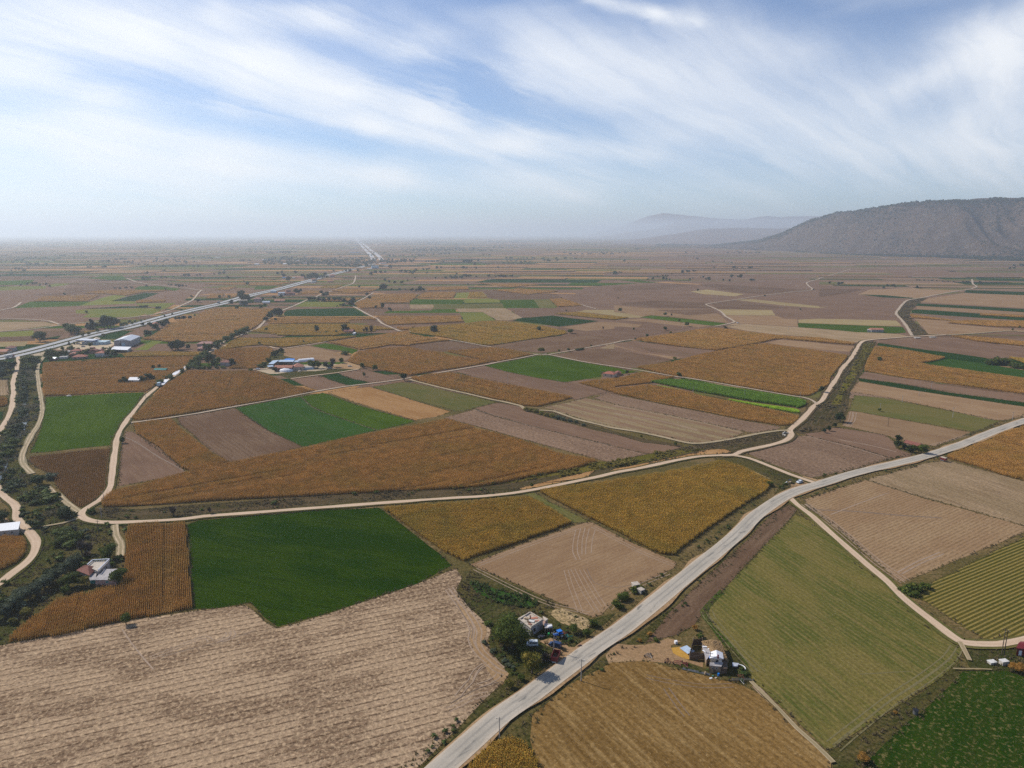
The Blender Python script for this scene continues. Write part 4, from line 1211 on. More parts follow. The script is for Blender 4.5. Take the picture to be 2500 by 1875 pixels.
road('B3 1480,288 1380,293 1200,330 1000,366 800,408 400,475 0,545 B2 2100,565 1900,592 1500,642 1200,692 800,772 400,842 0,915 G0 1800,845 1560,882 1180,932', 3.0, 'lane')
road('B3 1350,290 1100,245 830,203 600,160 430,133', 2.6, 'lane')
road('B3 0,560 60,580 300,642 600,712 900,782 1000,800 1200,850 1240,885', 3.2, 'track', 'wheel_track')
road('D1 850,805 920,870 1050,970 1200,1110 1350,1240 1500,1370 1650,1500 D2 240,90 350,200 480,310 600,400 740,510 840,580 900,600 1000,610 1200,612 1397,570 1500,540', 3.2, shoulder=(5.6, 'dirt_verge', 'ol'))
road('D2 850,590 900,680 935,750', 1.7, 'track', 'wheel_track')
road('D2 790,820 900,822 1000,822 1120,828', .6, 'track', 'footpath')
road('E2 1840,1190 2000,1350 2212,1560 F 1720,1575 1760,1610 1800,1650', 1.4, 'track', 'wheel_track')
#road('E2 1840,1110 1950,1120 2212,1110 F 1830,1458 1960,1457 2050,1440', 1.2, 'track', 'footpath')
road('B2 930,555 1200,518 1430,490 1660,452', 2.4)
road('B2 520,455 640,450 720,430', 3.5)
road('B2 700,205 770,225 850,228 1100,190 1310,155', 2.6)
road('A2 60,1310 100,1290 200,1220 330,1170 440,1120 560,1080 620,1020 660,980 690,960 760,920 830,880 970,825 1090,770 1180,740 1250,705 1400,655 1500,620 1590,590 1620,550 1630,500', 4.5)
road('A2 1600,830 1680,875 1780,930 1860,970 1920,1020 2000,1055 2110,1100 2212,1105 A3 0,1110', 4.0)
road('A2 1600,820 1650,780 1720,745 1820,685', 3.5)
road('A4 1080,1050 1240,1020 1295,1000 1260,975 1200,940 1150,890 1060,845 990,812 1060,797 1300,762 1560,722 1900,680 2130,655 2095,610 2080,575 2212,535 A5 0,530 140,490 340,430', 4.2)
road('A3 2010,860 1900,830 1850,815', 3.5)
road('A1 -20,880 140,848 230,790', 4.0)
road('A1 -60,970 200,968 520,990 600,1015 640,1030', 4.0)
road('A1 -60,1110 300,1085 600,1045 760,1025 900,1010 1100,995 1250,970 1500,942 1700,912 1850,870 2010,800 2080,765 2150,680 2180,655', 4.5)
road('A1 1370,530 1480,570 1600,590 1800,612 2000,635 2150,655 2212,662', 5.0)
road('A5 1380,1145 1700,1125 2050,1100 2212,1110 2400,1105', 4.5, 'track', 'wheel_track')
# highway: two carriageways
HW = 'A1 -150,1415 0,1393 300,1325 600,1247 850,1178 1100,1115 1350,1065 1600,997 1900,915 2212,842 A2 200,797 500,712 800,645 1100,562 1300,507 1500,455 1700,405 1820,372'
W = np.array([gp(*p)[:2] for p in pts(HW)])
C = smooth_line(W, 12)
ROADS.append((30, C))
ribbon('highway_verge', C, 36, MT['vg'], .30, .1)
ribbon('highway', C, 10.0, MT['highway'], .46, 0, off=8.0)
ribbon('highway', C, 10.0, MT['highway'], .46, 0, off=-8.0)
W = np.array([gp(*p)[:2] for p in pts('A2 1870,340 1840,290 1760,220 1690,155 1600,95')])
C = smooth_line(W, 60)
ribbon('highway', C, 26, MT['highway'], 1.0, 0, off=22)
ribbon('highway', C, 26, MT['highway'], 1.0, 0, off=-22)
# the paved road in front
RD = 'S 950,1990 1082,1875 1223,1750 1295,1700 1338,1667 1446,1587 1519,1537 1611,1463 1718,1375 1795,1311 1847,1260 1899,1223 1946,1200 2003,1183 2086,1157 2166,1138 2256,1116 2344,1088 2434,1052 2500,1029 2600,995'
ro = road(RD, 7.4, 'road', 'road', .05, shoulder=(8.6, 'road_verge', 'dt'))
field('dt', 'D1 830,680 900,660 960,600 1100,630 1150,620 1000,690 900,720')

for kd, sq, ga, w in (
 ('ml_', 'E1 -40,-60 60,80 160,220 250,380 290,500 270,620 330,760 470,900 600,1020 740,1080', 1.8, .5), ('ml_', 'E1 0,-80 120,80 230,220 330,380 390,520 370,650 430,790 560,900 700,1010', 1.8, .5),
 ('md_', 'E1 60,100 200,330 300,470 280,600', 0, .4), ('ml_', 'E1 90,1390 200,1250 270,1180 330,1060 420,980 500,950', 1.8, .4), ('ml_', 'E1 300,1180 340,1080 400,1000 460,960', 0, .4), ('ml_', 'E1 370,1240 520,1190 620,1130 660,1080', 1.8, .4),
 ('ml_', 'E1 -40,1570 150,1480 300,1400 520,1340', 1.8, .4), ('md_', 'E1 0,1480 200,1360 420,1260 700,1180', 0, .35), ('ml_', 'D0 1100,1240 1180,1360 1290,1500 1380,1600', 0, .5), ('ml_', 'D0 1350,1500 1600,1400 1750,1340 1850,1310 1895,1345', 1.6, .35),
 ('ml_', 'D0 1940,1350 2020,1320 2060,1285 2050,1260', 1.6, .35), ('ml_', 'D0 1990,1350 2070,1320 2100,1285 2080,1260', 1.6, .35), ('md_', 'D0 1450,1490 1700,1420 2000,1350 2300,1250', 0, .35),
 ('ml_', 'C1 1130,895 1105,1000 1100,1100 1135,1170', 0, .4), ('ml_', 'C1 1172,885 1145,1000 1142,1100 1170,1170', 0, .4), ('ml_', 'C1 1212,880 1185,1000 1182,1120', 0, .4), ('ml_', 'C1 1250,890 1222,1000 1215,1120', 0, .4), ('ml_', 'C1 1300,905 1275,1000 1265,1110', 0, .4),
 ('ml_', 'C1 1040,1260 1080,1400 1170,1640', 1.8, .3), ('ml_', 'C1 1100,1250 1200,1450 1320,1640', 1.8, .3), ('ml_', 'C1 1180,1260 1290,1450 1380,1590', 1.8, .3), ('md_', 'C1 1230,1250 1300,1380 1500,1420 1700,1370', 0, .4),
 ('ml_', 'C1 220,1250 600,1440 900,1570 1250,1650', 1.8, .4), ('ml_', 'C1 1280,870 1500,990 1740,1110 2010,1220', 1.8, .4), ('ml_', 'C1 250,1215 700,1040 1150,885', 1.8, .4), ('ml_', 'C1 1960,1290 1700,1400 1520,1520 1430,1610', 1.8, .4),
 ('md_', 'D1 1020,900 1400,915 1800,950 2212,975', 0, 1.4), ('ml_', 'D1 1210,945 1450,850 1720,752', 0, .7), ('ml_', 'D1 1830,1470 2000,1380 2212,1290', 1.8, .7), ('ml_', 'D1 960,850 1250,1070 1600,1370 1860,1560', 1.8, .5), ('ml_', 'D1 1000,850 1300,1070 1640,1360 1900,1540', 1.8, .5), ('md_', 'D1 980,840 1280,1060 1630,1350', 0, .3),
 ('md_', 'D1 1600,650 1800,720 2212,830', 0, .5), ('mg_', 'E2 1200,240 1250,330 1450,560 1700,860 1900,1060', 1.8, .4), ('mg_', 'E2 1290,230 1330,320 1530,560 1780,850 2000,1060', 1.8, .4), ('mg_', 'D2 860,620 790,740 560,920 300,1090 0,1330 -200,1500', 1.8, .5),
 ('mg_', 'D2 800,620 740,710 520,880 260,1050 0,1250 -260,1450', 1.8, .5), ('mg_', 'D2 0,860 200,850 450,835', 0, .4), ('md_', 'E2 700,1280 820,1450 980,1659', 1.8, .4), ('md_', 'E2 430,1120 700,1180 1200,1250 1600,1240', 1.8, .3), ('ml_', 'E2 1900,1240 2100,1450 2260,1640', 1.8, .4),
 ('md_', 'D1 1030,610 1100,590 1270,548', 0, .5), ('ml_', 'D1 1000,240 1400,340 1700,430', 0, .8), ('ml_', 'D1 1290,270 1600,330 1800,380', 0, 1.0), ('ml_', 'B5 1210,1270 1400,1220 1640,1145', 1.8, .5), ('ml_', 'B5 350,910 330,1000 280,1060', 1.8, .5), ('ml_', 'B5 390,915 370,1000 320,1070', 1.8, .5),
 ('mg_', 'B2 1040,745 1150,850 1300,920 1560,1010 1860,1108', 0, .7), ('md_', 'B3 700,885 1500,1115 2212,1285', 0, .8), ('ml_', 'B4 0,840 500,935 1000,1035 1350,1120', 1.8, .6), ('ml_', 'B4 0,925 500,1010 900,1110', 1.8, .6), ('md_', 'C0 1310,60 1450,120 1700,280 1990,440', 0, .8)):
    marks(kd, sq, ga, w)

# ------------------------------------------------------------------ hills
def ridge(name, crest, foot, Yc, Yf, mat, seed, gully=1.0, cols=260, rows=60, back=0.35):
    """crest, foot: [(x, y)] pixel outlines; Yc, Yf: distance of the crest and the foot at those x"""
    cx = [p[0] for p in crest]; cy = [p[1] for p in crest]
    V, F = [], []
    xs = np.linspace(cx[0], cx[-1], cols)
    for x in xs:
        yc = np.interp(x, cx, cy); dc = np.interp(x, cx, Yc); df = np.interp(x, [p[0] for p in foot], Yf)
        d = ray_dir(x, yc)
        top = CAM_H + d[2] / d[1] * dc
        top = max(top, 0.5)
        X = d[0] / d[1]
        for j in range(rows + 1):
            t = j / rows * (1 + back)
            Y = df + (dc - df) * t
            if t <= 1:
                pr = (0.30 * t + 0.70 * t ** 1.9) if t < 1 else 1
                pr = 0.13 * t + 0.87 * (t * t * (3 - 2 * t))
            else:
                pr = max(0.0, 1 - ((t - 1) / back) ** 2)
            wx = X * Y
            g = 0.0
            if gully:
                q = wx * .0028 + seed + 1.2 * mnoise.noise(Vector((wx * .001, Y * .001, seed)))
                r1 = 1 - abs(mnoise.noise(Vector((q, Y * .0005, seed)))) * 2
                r2 = 1 - abs(mnoise.noise(Vector((q * 3.1, Y * .0016, seed + 5)))) * 2
                r3 = mnoise.fractal(Vector((wx * .008, Y * .008, seed)), 1.0, 2.0, 4)
                env = math.sin(math.pi * min(1, t) ** 0.85) if t < 1 else 0
                g = top * gully * (.16 * (r1 - .7) + .07 * (r2 - .6)) * env + 4 * r3 * min(1, t * 3) * (top / 200)
            V.append((wx, Y, max(-1.0, top * pr + g) - 0.5))
    R = rows + 1
    for i in range(cols - 1):
        for j in range(rows):
            a = i * R + j
            F.append((a, a + R, a + R + 1, a + 1))
    o = mesh_obj(name, V, F, mat, smooth=True)
    tag(o, kind='structure')
    return o, np.array(V).reshape(cols, R, 3)

def hill_mat(name, A, B, Cc, scrub, amt):
    m, t, b = new_mat(name, .95)
    b.inputs['Specular IOR Level'].default_value = .05
    g = t.new('ShaderNodeNewGeometry')
    P = g.outputs['Position']
    n1 = t.noise(P, .004, 5.0, .6)
    col = t.mix(t.rng(n1, .38, .62), A, B)
    n2 = t.noise(P, .02, 5.0, .7)
    col = t.mix(t.rng(n2, .5, .66), col, Cc)
    n3 = t.noise(P, .09, 3.0, .75)
    z = t.sep(P)[2]
    k = t.m('ADD', amt, t.rng(z, 90, 330, 0, .35))
    col = t.mix(t.m('MULTIPLY', t.rng(n3, .50, .58), k), col, scrub)
    t.put(b.inputs['Base Color'], col)
    bn = t.new('ShaderNodeBump'); bn.inputs['Strength'].default_value = .6; bn.inputs['Distance'].default_value = 12
    t.put(bn.inputs['Height'], t.noise(P, .012, 6.0, .7)); t.l.new(bn.outputs[0], b.inputs['Normal'])
    return m
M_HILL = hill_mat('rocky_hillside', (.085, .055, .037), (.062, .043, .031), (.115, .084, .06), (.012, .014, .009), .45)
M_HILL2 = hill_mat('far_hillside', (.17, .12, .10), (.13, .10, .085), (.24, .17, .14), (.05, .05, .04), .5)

hill, HV = ridge('hill', [(1600, 606), (1720, 600), (1790, 594), (1850, 586), (1907, 569), (1952, 547), (1979, 536), (2020, 526), (2056, 517), (2088, 514), (2133, 508), (2187, 497), (2268, 491), (2359, 487), (2427, 481), (2500, 483), (2620, 486), (2800, 500), (3000, 530)],
                 [(1600, 0), (1900, 0), (2100, 0), (2500, 0), (3000, 0)],
                 [9500, 8800, 8000, 7300, 6800, 6500, 6300, 6100, 5900, 5700, 5500, 5300, 5100, 4900, 4800, 4700, 4500, 4300, 4200],
                 [7800, 5600, 4700, 3750, 2900], M_HILL, 3.3, gully=1.7, cols=420, rows=90)
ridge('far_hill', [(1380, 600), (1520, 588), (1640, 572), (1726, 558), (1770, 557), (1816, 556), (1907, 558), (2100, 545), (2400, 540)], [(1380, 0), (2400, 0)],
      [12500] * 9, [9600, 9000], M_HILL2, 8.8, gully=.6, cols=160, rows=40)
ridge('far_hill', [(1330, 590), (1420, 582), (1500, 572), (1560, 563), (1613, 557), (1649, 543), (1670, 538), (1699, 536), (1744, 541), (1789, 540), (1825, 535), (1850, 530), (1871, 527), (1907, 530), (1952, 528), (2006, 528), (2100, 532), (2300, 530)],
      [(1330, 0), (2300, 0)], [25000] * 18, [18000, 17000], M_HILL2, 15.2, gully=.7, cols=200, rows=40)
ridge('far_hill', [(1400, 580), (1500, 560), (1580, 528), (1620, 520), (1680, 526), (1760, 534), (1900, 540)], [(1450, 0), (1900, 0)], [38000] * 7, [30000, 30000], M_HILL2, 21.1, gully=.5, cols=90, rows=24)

# ------------------------------------------------------------------ haze
HZ = 0.000095
def haze():
    m = bpy.data.materials.new('haze')
    m.use_nodes = True
    t = NT(m.node_tree); t.n.clear()
    v = t.new('ShaderNodeVolumePrincipled')
    v.inputs['Color'].default_value = (.80, .90, 1.0, 1)
    v.inputs['Density'].default_value = HZ
    v.inputs['Anisotropy'].default_value = 0.4
    o = t.new('ShaderNodeOutputMaterial')
    t.l.new(v.outputs[0], o.inputs['Volume'])
    s = HALF + 500
    z0, z1 = -3.0, 540.0
    vs = [(x, y, z) for z in (z0, z1) for y in (-s, s) for x in (-s, s)]
    fs = [(0, 2, 3, 1), (4, 5, 7, 6), (0, 1, 5, 4), (2, 6, 7, 3), (0, 4, 6, 2), (1, 3, 7, 5)]
    h = mesh_obj('haze', vs, fs, m)
    tag(h, 'pale blue haze thickening towards the horizon over the whole plain', 'haze', kind='stuff')
haze()
NCROP = crops()

# ------------------------------------------------------------------ plants
def ico(bm_sub, c, r, V, F, rnd, jit=.12):
    bm = bmesh.new()
    bmesh.ops.create_icosphere(bm, subdivisions=bm_sub, radius=1)
    i = len(V)
    bm.verts.ensure_lookup_table()
    for v in bm.verts:
        k = 1 + rnd.uniform(-jit, jit)
        V.append((c[0] + v.co.x * r[0] * k, c[1] + v.co.y * r[1] * k, c[2] + v.co.z * r[2] * k))
    for f in bm.faces:
        F.append(tuple(i + v.index for v in f.verts))
    bm.free()

def leaf(V, F, p, s, rnd, up=0.0):
    a = Vector((rnd.gauss(0, 1), rnd.gauss(0, 1), rnd.gauss(0, 1) + up)).normalized()
    b = a.orthogonal().normalized()
    b.rotate(Matrix.Rotation(rnd.uniform(0, 6.28), 3, a))
    c = a.cross(b)
    i = len(V)
    p = Vector(p)
    w = s * rnd.uniform(.45, .75)
    for q in (p - b * s, p - c * w, p + b * s * rnd.uniform(.7, 1.1), p + c * w):
        V.append(tuple(q))
    F.append((i, i + 1, i + 2, i + 3))

def crown_mesh(seed, n, s, lobes=9, wide=.5, z0=.18, core=True, tall=False):
    """crown of a tree one metre high"""
    rnd = random.Random(seed)
    V, F = [], []
    L = []
    for k in range(lobes):
        if tall:
            z = z0 + (1 - z0) * (k + .5) / lobes
            r = wide * .5 * (1.15 - .85 * k / lobes)
            a = rnd.uniform(0, 6.28); d = r * .35
            L.append(((math.cos(a) * d, math.sin(a) * d, z), (r, r, (1 - z0) / lobes * .95)))
        else:
            a = rnd.uniform(0, 6.28); u = rnd.random()
            zz = rnd.uniform(z0 + .18, .84)
            d = wide * .62 * math.sqrt(rnd.random()) * (1.15 - abs(zz - .5))
            r = wide * rnd.uniform(.32, .52)
            L.append(((math.cos(a) * d, math.sin(a) * d, min(zz, 1 - r * .75)), (r, r, r * rnd.uniform(.65, .95))))
    if not tall:
        L.append(((0, 0, .55), (wide * .62, wide * .62, .34)))
    if core:
        for c, r in L:
            ico(1, c, tuple(q * .74 for q in r), V, F, rnd)
    for _ in range(n):
        c, r = rnd.choice(L)
        a = Vector((rnd.gauss(0, 1), rnd.gauss(0, 1), rnd.gauss(0, 1) + .25)).normalized()
        k = rnd.uniform(.78, 1.10)
        p = (c[0] + a.x * r[0] * k, c[1] + a.y * r[1] * k, max(z0 * .5, c[2] + a.z * r[2] * k))
        leaf(V, F, p, s * rnd.uniform(.7, 1.3), rnd, .4)
    return V, F

def twig_mesh(seed, n, s, wide=.45, z0=.15):
    rnd = random.Random(seed)
    V, F = [], []
    for _ in range(n):
        a = rnd.uniform(0, 6.28); sp = rnd.uniform(.1, 1)
        z1 = rnd.uniform(.3, 1)
        b = Vector((0, 0, z0 + .1 * rnd.random()))
        e = Vector((math.cos(a) * wide * sp * (.4 + .6 * z1), math.sin(a) * wide * sp * (.4 + .6 * z1), z1))
        m = b.lerp(e, rnd.uniform(.3, .6)) + Vector((rnd.uniform(-.06, .06), rnd.uniform(-.06, .06), .04))
        i = len(V); w = s
        o = Vector((-math.sin(a), math.cos(a), 0)) * w
        V += [tuple(m - o), tuple(m + o), tuple(e)]
        F.append((i, i + 1, i + 2))
    return V, F

def trunk_mesh(seed, r=.035, h=.5, limbs=4):
    rnd = random.Random(seed)
    V, F = [], []
    def limb(a, b, ra, rb, n=6):
        d = (b - a).normalized(); u = d.orthogonal().normalized(); w = d.cross(u)
        i = len(V)
        for p, rr in ((a, ra), (b, rb)):
            for k in range(n):
                t = 6.2832 * k / n
                V.append(tuple(p + (u * math.cos(t) + w * math.sin(t)) * rr))
        for k in range(n):
            F.append((i + k, i + (k + 1) % n, i + n + (k + 1) % n, i + n + k))
        F.append(tuple(i + n + k for k in range(n)))
    base = Vector((0, 0, -.01)); mid = Vector((rnd.uniform(-.02, .02), rnd.uniform(-.02, .02), h * .55)); top = Vector((rnd.uniform(-.03, .03), rnd.uniform(-.03, .03), h * 1.3))
    limb(base, mid, r * 1.3, r * .9); limb(mid, top, r * .9, r * .35)
    for k in range(limbs):
        a = 6.28 * k / limbs + rnd.uniform(-.4, .4)
        s = base.lerp(top, rnd.uniform(.35, .75))
        limb(s, s + Vector((math.cos(a) * .26, math.sin(a) * .26, rnd.uniform(.14, .28))), r * .5, r * .15, 5)
    return V, F

def mk(name, VF, mat):
    me = bpy.data.meshes.new(name)
    me.from_pydata(VF[0], [], VF[1])
    me.materials.append(mat)
    return me

PROTO = {}
def proto(kind, lod):
    """meshes (crown, trunk) for a kind of plant at a level of detail"""
    key = (kind, lod)
    if key in PROTO:
        return PROTO[key]
    n, s = {0: (5200, .022), 1: (1300, .042), 2: (300, .085)}[lod]
    mat = {'tree': 'tree', 'bush': 'tree', 'dark': 'dark', 'yel': 'yel', 'grey': 'grey', 'bare': 'bare', 'pine': 'dark', 'poplar': 'dark', 'rust': 'rust', 'ybush': 'yel', 'gbush': 'grey'}[kind]
    out = []
    for v in range(3):
        sd = sum(map(ord, kind)) * 7 + v + lod * 31
        if kind == 'bare':
            c = twig_mesh(sd, n // 2, s * .5)
        elif kind in ('pine', 'poplar'):
            c = crown_mesh(sd, n, s, 7, .62 if kind == 'pine' else .42, .08, tall=True)
        elif kind in ('bush', 'ybush', 'gbush'):
            c = crown_mesh(sd, n, s * 1.1, 8, .72, .0)
        else:
            c = crown_mesh(sd, n, s, 10, .56, .16)
        out.append((mk('crown', c, ML[mat]), mk('trunk', trunk_mesh(sd), M_BARK)))
    PROTO[key] = out
    return out

TRND = random.Random(77)
NTREE = 0
def tree_h(x, y, hpx):
    g = gp(x, y)
    d = ray_dir(x, y - hpx)
    return max(1.2, CAM_H + d[2] * g[1] / d[1]), g

def tree(kind, x, y, hpx, label, group=None, wk=1.0, name=None, z=0.0):
    """x, y: photo pixel of the foot, hpx: height in photo pixels"""
    global NTREE
    h, g = tree_h(x, y, hpx)
    elev = math.atan2(CAM_H, math.hypot(g[0], g[1]))
    h *= 1 - .42 * math.sin(elev)
    rp = hpx * .41
    lod = 0 if rp > 26 else (1 if rp > 9 else 2)
    c, t = TRND.choice(proto(kind, lod))
    nm = name or {'tree': 'tree', 'dark': 'tree', 'yel': 'tree', 'grey': 'willow_tree', 'bare': 'bare_tree', 'pine': 'pine_tree', 'poplar': 'poplar_tree', 'bush': 'bush', 'ybush': 'bush', 'gbush': 'bush', 'rust': 'bush'}[kind]
    sx = h * wk * TRND.uniform(.92, 1.1)
    rz = TRND.uniform(0, 6.28)
    if rp > 7 and 'bush' not in kind and kind != 'rust':
        o = empty(nm, (g[0], g[1], .1 + z), rz)
        o.scale = (sx, sx, h)
        link(bpy.data.objects.new('crown', c), o)
        link(bpy.data.objects.new('trunk', t), o)
    else:
        o = link(bpy.data.objects.new(nm, c))
        o.location = (g[0], g[1], .1 + z); o.rotation_euler = (0, 0, rz); o.scale = (sx, sx, h)
    tag(o, label, 'bush' if 'bush' in nm else 'tree', group)
    NTREE += 1
    return o

ORD = ['leftmost', 'second from left', 'third from left', 'fourth from left', 'fifth from left', 'sixth from left', 'seventh from left', 'eighth from left', 'ninth from left',
       'tenth from left', 'eleventh from left', 'twelfth from left', 'thirteenth from left', 'rightmost']
SINGLE = [('trees', 'tree'), ('bushes', 'bush'), ('clumps', 'clump'), ('shrubs', 'shrub'), ('conifers', 'conifer'), ('evergreens', 'evergreen'), ('weeds', 'weed clump'), ('willows', 'willow')]
def trees(kind, s, label, group=None, wk=1.0):
    """s: 'TILE x,y,h ...' heights in tile pixels"""
    t = 'F'; L = []
    for w in s.split():
        if w in TILES: t = w
        else:
            x, y, h = map(float, w.split(','))
            X, Y = tl(t, x, y)
            L.append((X, Y, h / TILES[t][2]))
    one = label
    for a, b in SINGLE:
        if len(L) > 1 and a in one:
            one = one.replace(a, b, 1); break
    for i, (x, y, h) in enumerate(sorted(L)):
        lb = one if len(L) == 1 else (one + ', ' + (ORD[i] if i < len(L) - 1 else ORD[-1]))
        tree(kind, x, y, h, lb, group if len(L) > 1 else None, wk)

# ---- beside the paved road and the flat-roofed house
trees('tree', 'E1 830,750,540', 'big dark leafy tree overhanging the flat-roofed house by the road', wk=1.2)
trees('yel', 'E1 700,700,300', 'yellow-green tree leaning on the big dark tree, stubble side')
trees('tree', 'E1 960,800,230', 'dark tree filling the gap behind the pale van')
trees('yel', 'E1 1100,1080,350', 'yellow-green tree at the road edge throwing shade on the asphalt')
trees('tree', 'E1 1010,850,150', 'small green tree between the big tree and the road tree')
trees('bush', 'E1 960,1180,110', 'green bush on the verge below the yellow-green road tree')
trees('yel', 'E1 790,1270,150', 'thin olive sapling at the stubble edge beside the road')
trees('tree', 'E1 1660,530,150', 'bushy tree behind the red plough in the farmyard')
trees('tree', 'E1 1830,570,120', 'low green tree on the bank between tractor and road', wk=1.2)
trees('bush', 'E1 1940,450,120', 'round bush at the corner of the stony patch')
trees('bare', 'E1 1270,890,110', 'brown leafless shrub beside the red trailer', wk=1.4)
trees('bush', 'E1 510,420,70', 'dark green bush where the weedy plot meets the stubble', wk=1.5)
trees('gbush', 'E1 450,680,60', 'grey-green weed clump on the stubble corner', wk=1.6)
trees('gbush', 'E1 580,790,60 840,1010,50 790,980,60 740,930,70', 'blue-green weed clumps along the field bank', 'weed clumps on the bank', wk=1.6)
trees('bush', 'C1 1650,1460,60 1720,1440,50 1560,1530,90 1500,1600,80', 'scrubby bushes along the road bank by the tilled diamond field', 'bushes on the road bank', wk=1.3)
trees('rust', 'E2 1090,490,80', 'orange-leaved shrub above the plank pen', wk=1.3)
trees('bush', 'E2 1160,590,70', 'olive bush touching the back of the plank pen', wk=1.4)
trees('bush', 'E2 560,640,50', 'low dark bush on the farm entrance verge', wk=1.6)
trees('rust', 'E2 480,560,60 340,650,50', 'rusty weeds on the bank at the farm entrance', 'rusty weeds at the entrance', wk=1.5)
# ---- junction, right side
trees('dark', 'B5 850,1240,90 850,1300,90 910,1320,80 975,1340,80', 'dark green trees in the clump beside the main road', 'roadside clump of trees')
trees('tree', 'B5 1100,1360,115', 'largest round tree at the road end of the clump', wk=1.15)
trees('tree', 'B5 1020,1345,85', 'light green tree inside the roadside clump')
trees('dark', 'B5 225,1020,105', 'dark tree on the ditch bank beside the tan field')
trees('dark', 'B5 100,1115,60 50,1135,55 165,1075,50', 'small dark trees in a line down the ditch bank', 'small trees down the ditch bank')
trees('dark', 'B5 25,700,75', 'dark round tree at the maize corner by the white track')
trees('tree', 'B5 650,370,62', 'lone round tree standing in the maize right of the river bend')
trees('bare', 'B5 1055,430,28', 'small bare shrub in the maize near the green strip', wk=1.3)
trees('tree', 'B5 650,905,40', 'small tree at the foot of the pole in the olive field')
trees('tree', 'A5 2085,1095,30', 'small tree on the ditch track at the right edge')
trees('tree', 'A5 2165,1070,30', 'small tree in the maize strip at the right edge')
trees('bush', 'B5 1830,400,60 1900,400,80 1960,400,85 2030,405,75 2090,430,65 2150,440,70 2205,450,75 2270,450,70', 'dull green trees of the hedge beside the green strip', 'hedge at the green strip', wk=1.3)
trees('bush', 'D1 660,690,50', 'dark bush standing in the maize corner near the white car', wk=1.2)
trees('bush', 'D1 760,700,20 800,675,20', 'low bushes at the tip of the maize by the junction', 'low bushes at the junction', wk=1.6)
trees('bush', 'D2 380,160,60 440,150,70 500,150,60 560,130,50 450,190,50', 'dark weeds in the unmown corner of the hay field', 'unmown weeds', wk=1.7)
trees('rust', 'D2 1300,830,80 1360,850,90', 'rusty orange shrub beside the pale sheds at the right edge', 'rusty shrubs', wk=1.3)
trees('rust', 'D2 20,1600,80 300,1200,30', 'brown dry shrub on the field corner', 'brown dry shrubs', wk=1.6)
trees('tree', 'C1 730,515,42', 'small green tree at the bend of the dirt road between maize fields')
trees('tree', 'B4 290,1197,38', 'small tree on the ditch strip between ploughed fields, nearer the middle')
trees('tree', 'B4 655,1278,48', 'small tree at the end of the ditch strip')
trees('ybush', 'B3 1260,900,45 1310,905,40 1360,915,40 1420,935,40 1480,955,40 1540,965,45', 'yellow-green bushes heading the ditch strip', 'bushes on the ditch strip', wk=1.4)
trees('gbush', 'B3 1600,985,45 1660,1000,40 1730,1015,35 1800,1030,35 1880,1060,30', 'grey bushes further along the ditch strip', 'grey bushes on the ditch strip', wk=1.5)
# ---- lower left
trees('tree', 'D0 985,600,150', 'round dark tree above the terrace house', wk=1.05)
trees('tree', 'D0 1070,830,170', 'dark tree hugging the maize beside the grey-roofed shed', wk=1.05)
trees('tree', 'D0 620,860,150', 'bright green tree below the red hip roof', wk=1.15)
trees('tree', 'D0 690,800,90', 'green tree squeezed beside the red hip roof')
trees('yel', 'D0 762,850,100', 'small yellow-green tree in front of the red hip roof')
trees('bush', 'D0 590,915,80', 'bush at the maize edge below the bright green tree')
trees('tree', 'D0 1135,1195,120', 'lone sapling on the boundary between row maize and pale stubble')
trees('yel', 'D0 230,1130,95', 'yellow-green tree at the left end of the row maize', wk=1.2)
trees('yel', 'D0 120,1195,70', 'small yellow bush below the yellow-green tree at the left end')
trees('grey', 'D0 -10,1150,150 50,1130,150 130,1060,150 190,1010,150 270,965,140 340,930,130 400,880,140 450,835,130 520,790,120', 'grey-green willow of the belt along the river bank', 'willow belt', wk=1.15)
trees('grey', 'D0 590,745,120 640,700,130 700,660,110', 'grey-green willow above the red hip roof', 'willows above the house', wk=1.1)
trees('dark', 'D0 30,1090,90 110,1010,90 210,930,80 300,880,80 420,770,80 500,720,80 340,840,70', 'dark shrub tree behind the willow belt', 'dark shrubs behind the willows', wk=1.3)
trees('bare', 'D0 740,560,140 810,560,120 790,620,100', 'grey leafless tree above the terrace house', 'leafless trees by the house', wk=1.2)
trees('bush', 'D0 600,420,110 520,400,90 660,440,90 560,480,90 640,500,80 700,420,70', 'dark thicket bush in the river meadow', 'thicket bushes in the meadow', wk=1.5)
trees('dark', 'D0 600,240,110 540,230,80', 'dark trees below the twin wheel track', 'trees below the wheel track', wk=1.2)
trees('dark', 'D0 20,280,120 -20,270,120', 'dark tree by the white shed at the left edge', 'trees by the white shed', wk=1.2)
trees('dark', 'C0 410,600,130', 'large dark bush-like tree at the end of the wheel track', wk=1.25)
trees('gbush', 'C0 560,530,80', 'grey-tan bush beside the brown maize', wk=1.5)
trees('bush', 'C0 990,900,70', 'dark bush inside the bend of the dirt road', wk=1.4)
trees('bare', 'C0 1875,925,120', 'bare spreading tree on the dry ditch bank', wk=1.2)
trees('bare', 'D0 1890,200,70', 'bare brown shrub further along the ditch bank', wk=1.3)
trees('tree', 'C0 1325,140,75', 'small tree on the verge of the dirt road above the pale triangle')
# ---- river reach above
trees('bush', 'G0 60,1190,90 120,1140,80 30,1250,80 90,1230,70', 'dark bush crowding the stream in the river bed', 'bushes at the stream', wk=1.3)
trees('dark', 'G0 20,480,110 60,470,100 100,460,90 20,530,80 -20,500,100', 'dark trees under the highway at the left edge', 'trees under the highway', wk=1.2)
trees('bush', 'G0 230,400,70 270,400,80 310,390,70 250,440,60 290,450,60', 'dark bush at the head of the river bed below the highway', 'bushes at the river head', wk=1.3)
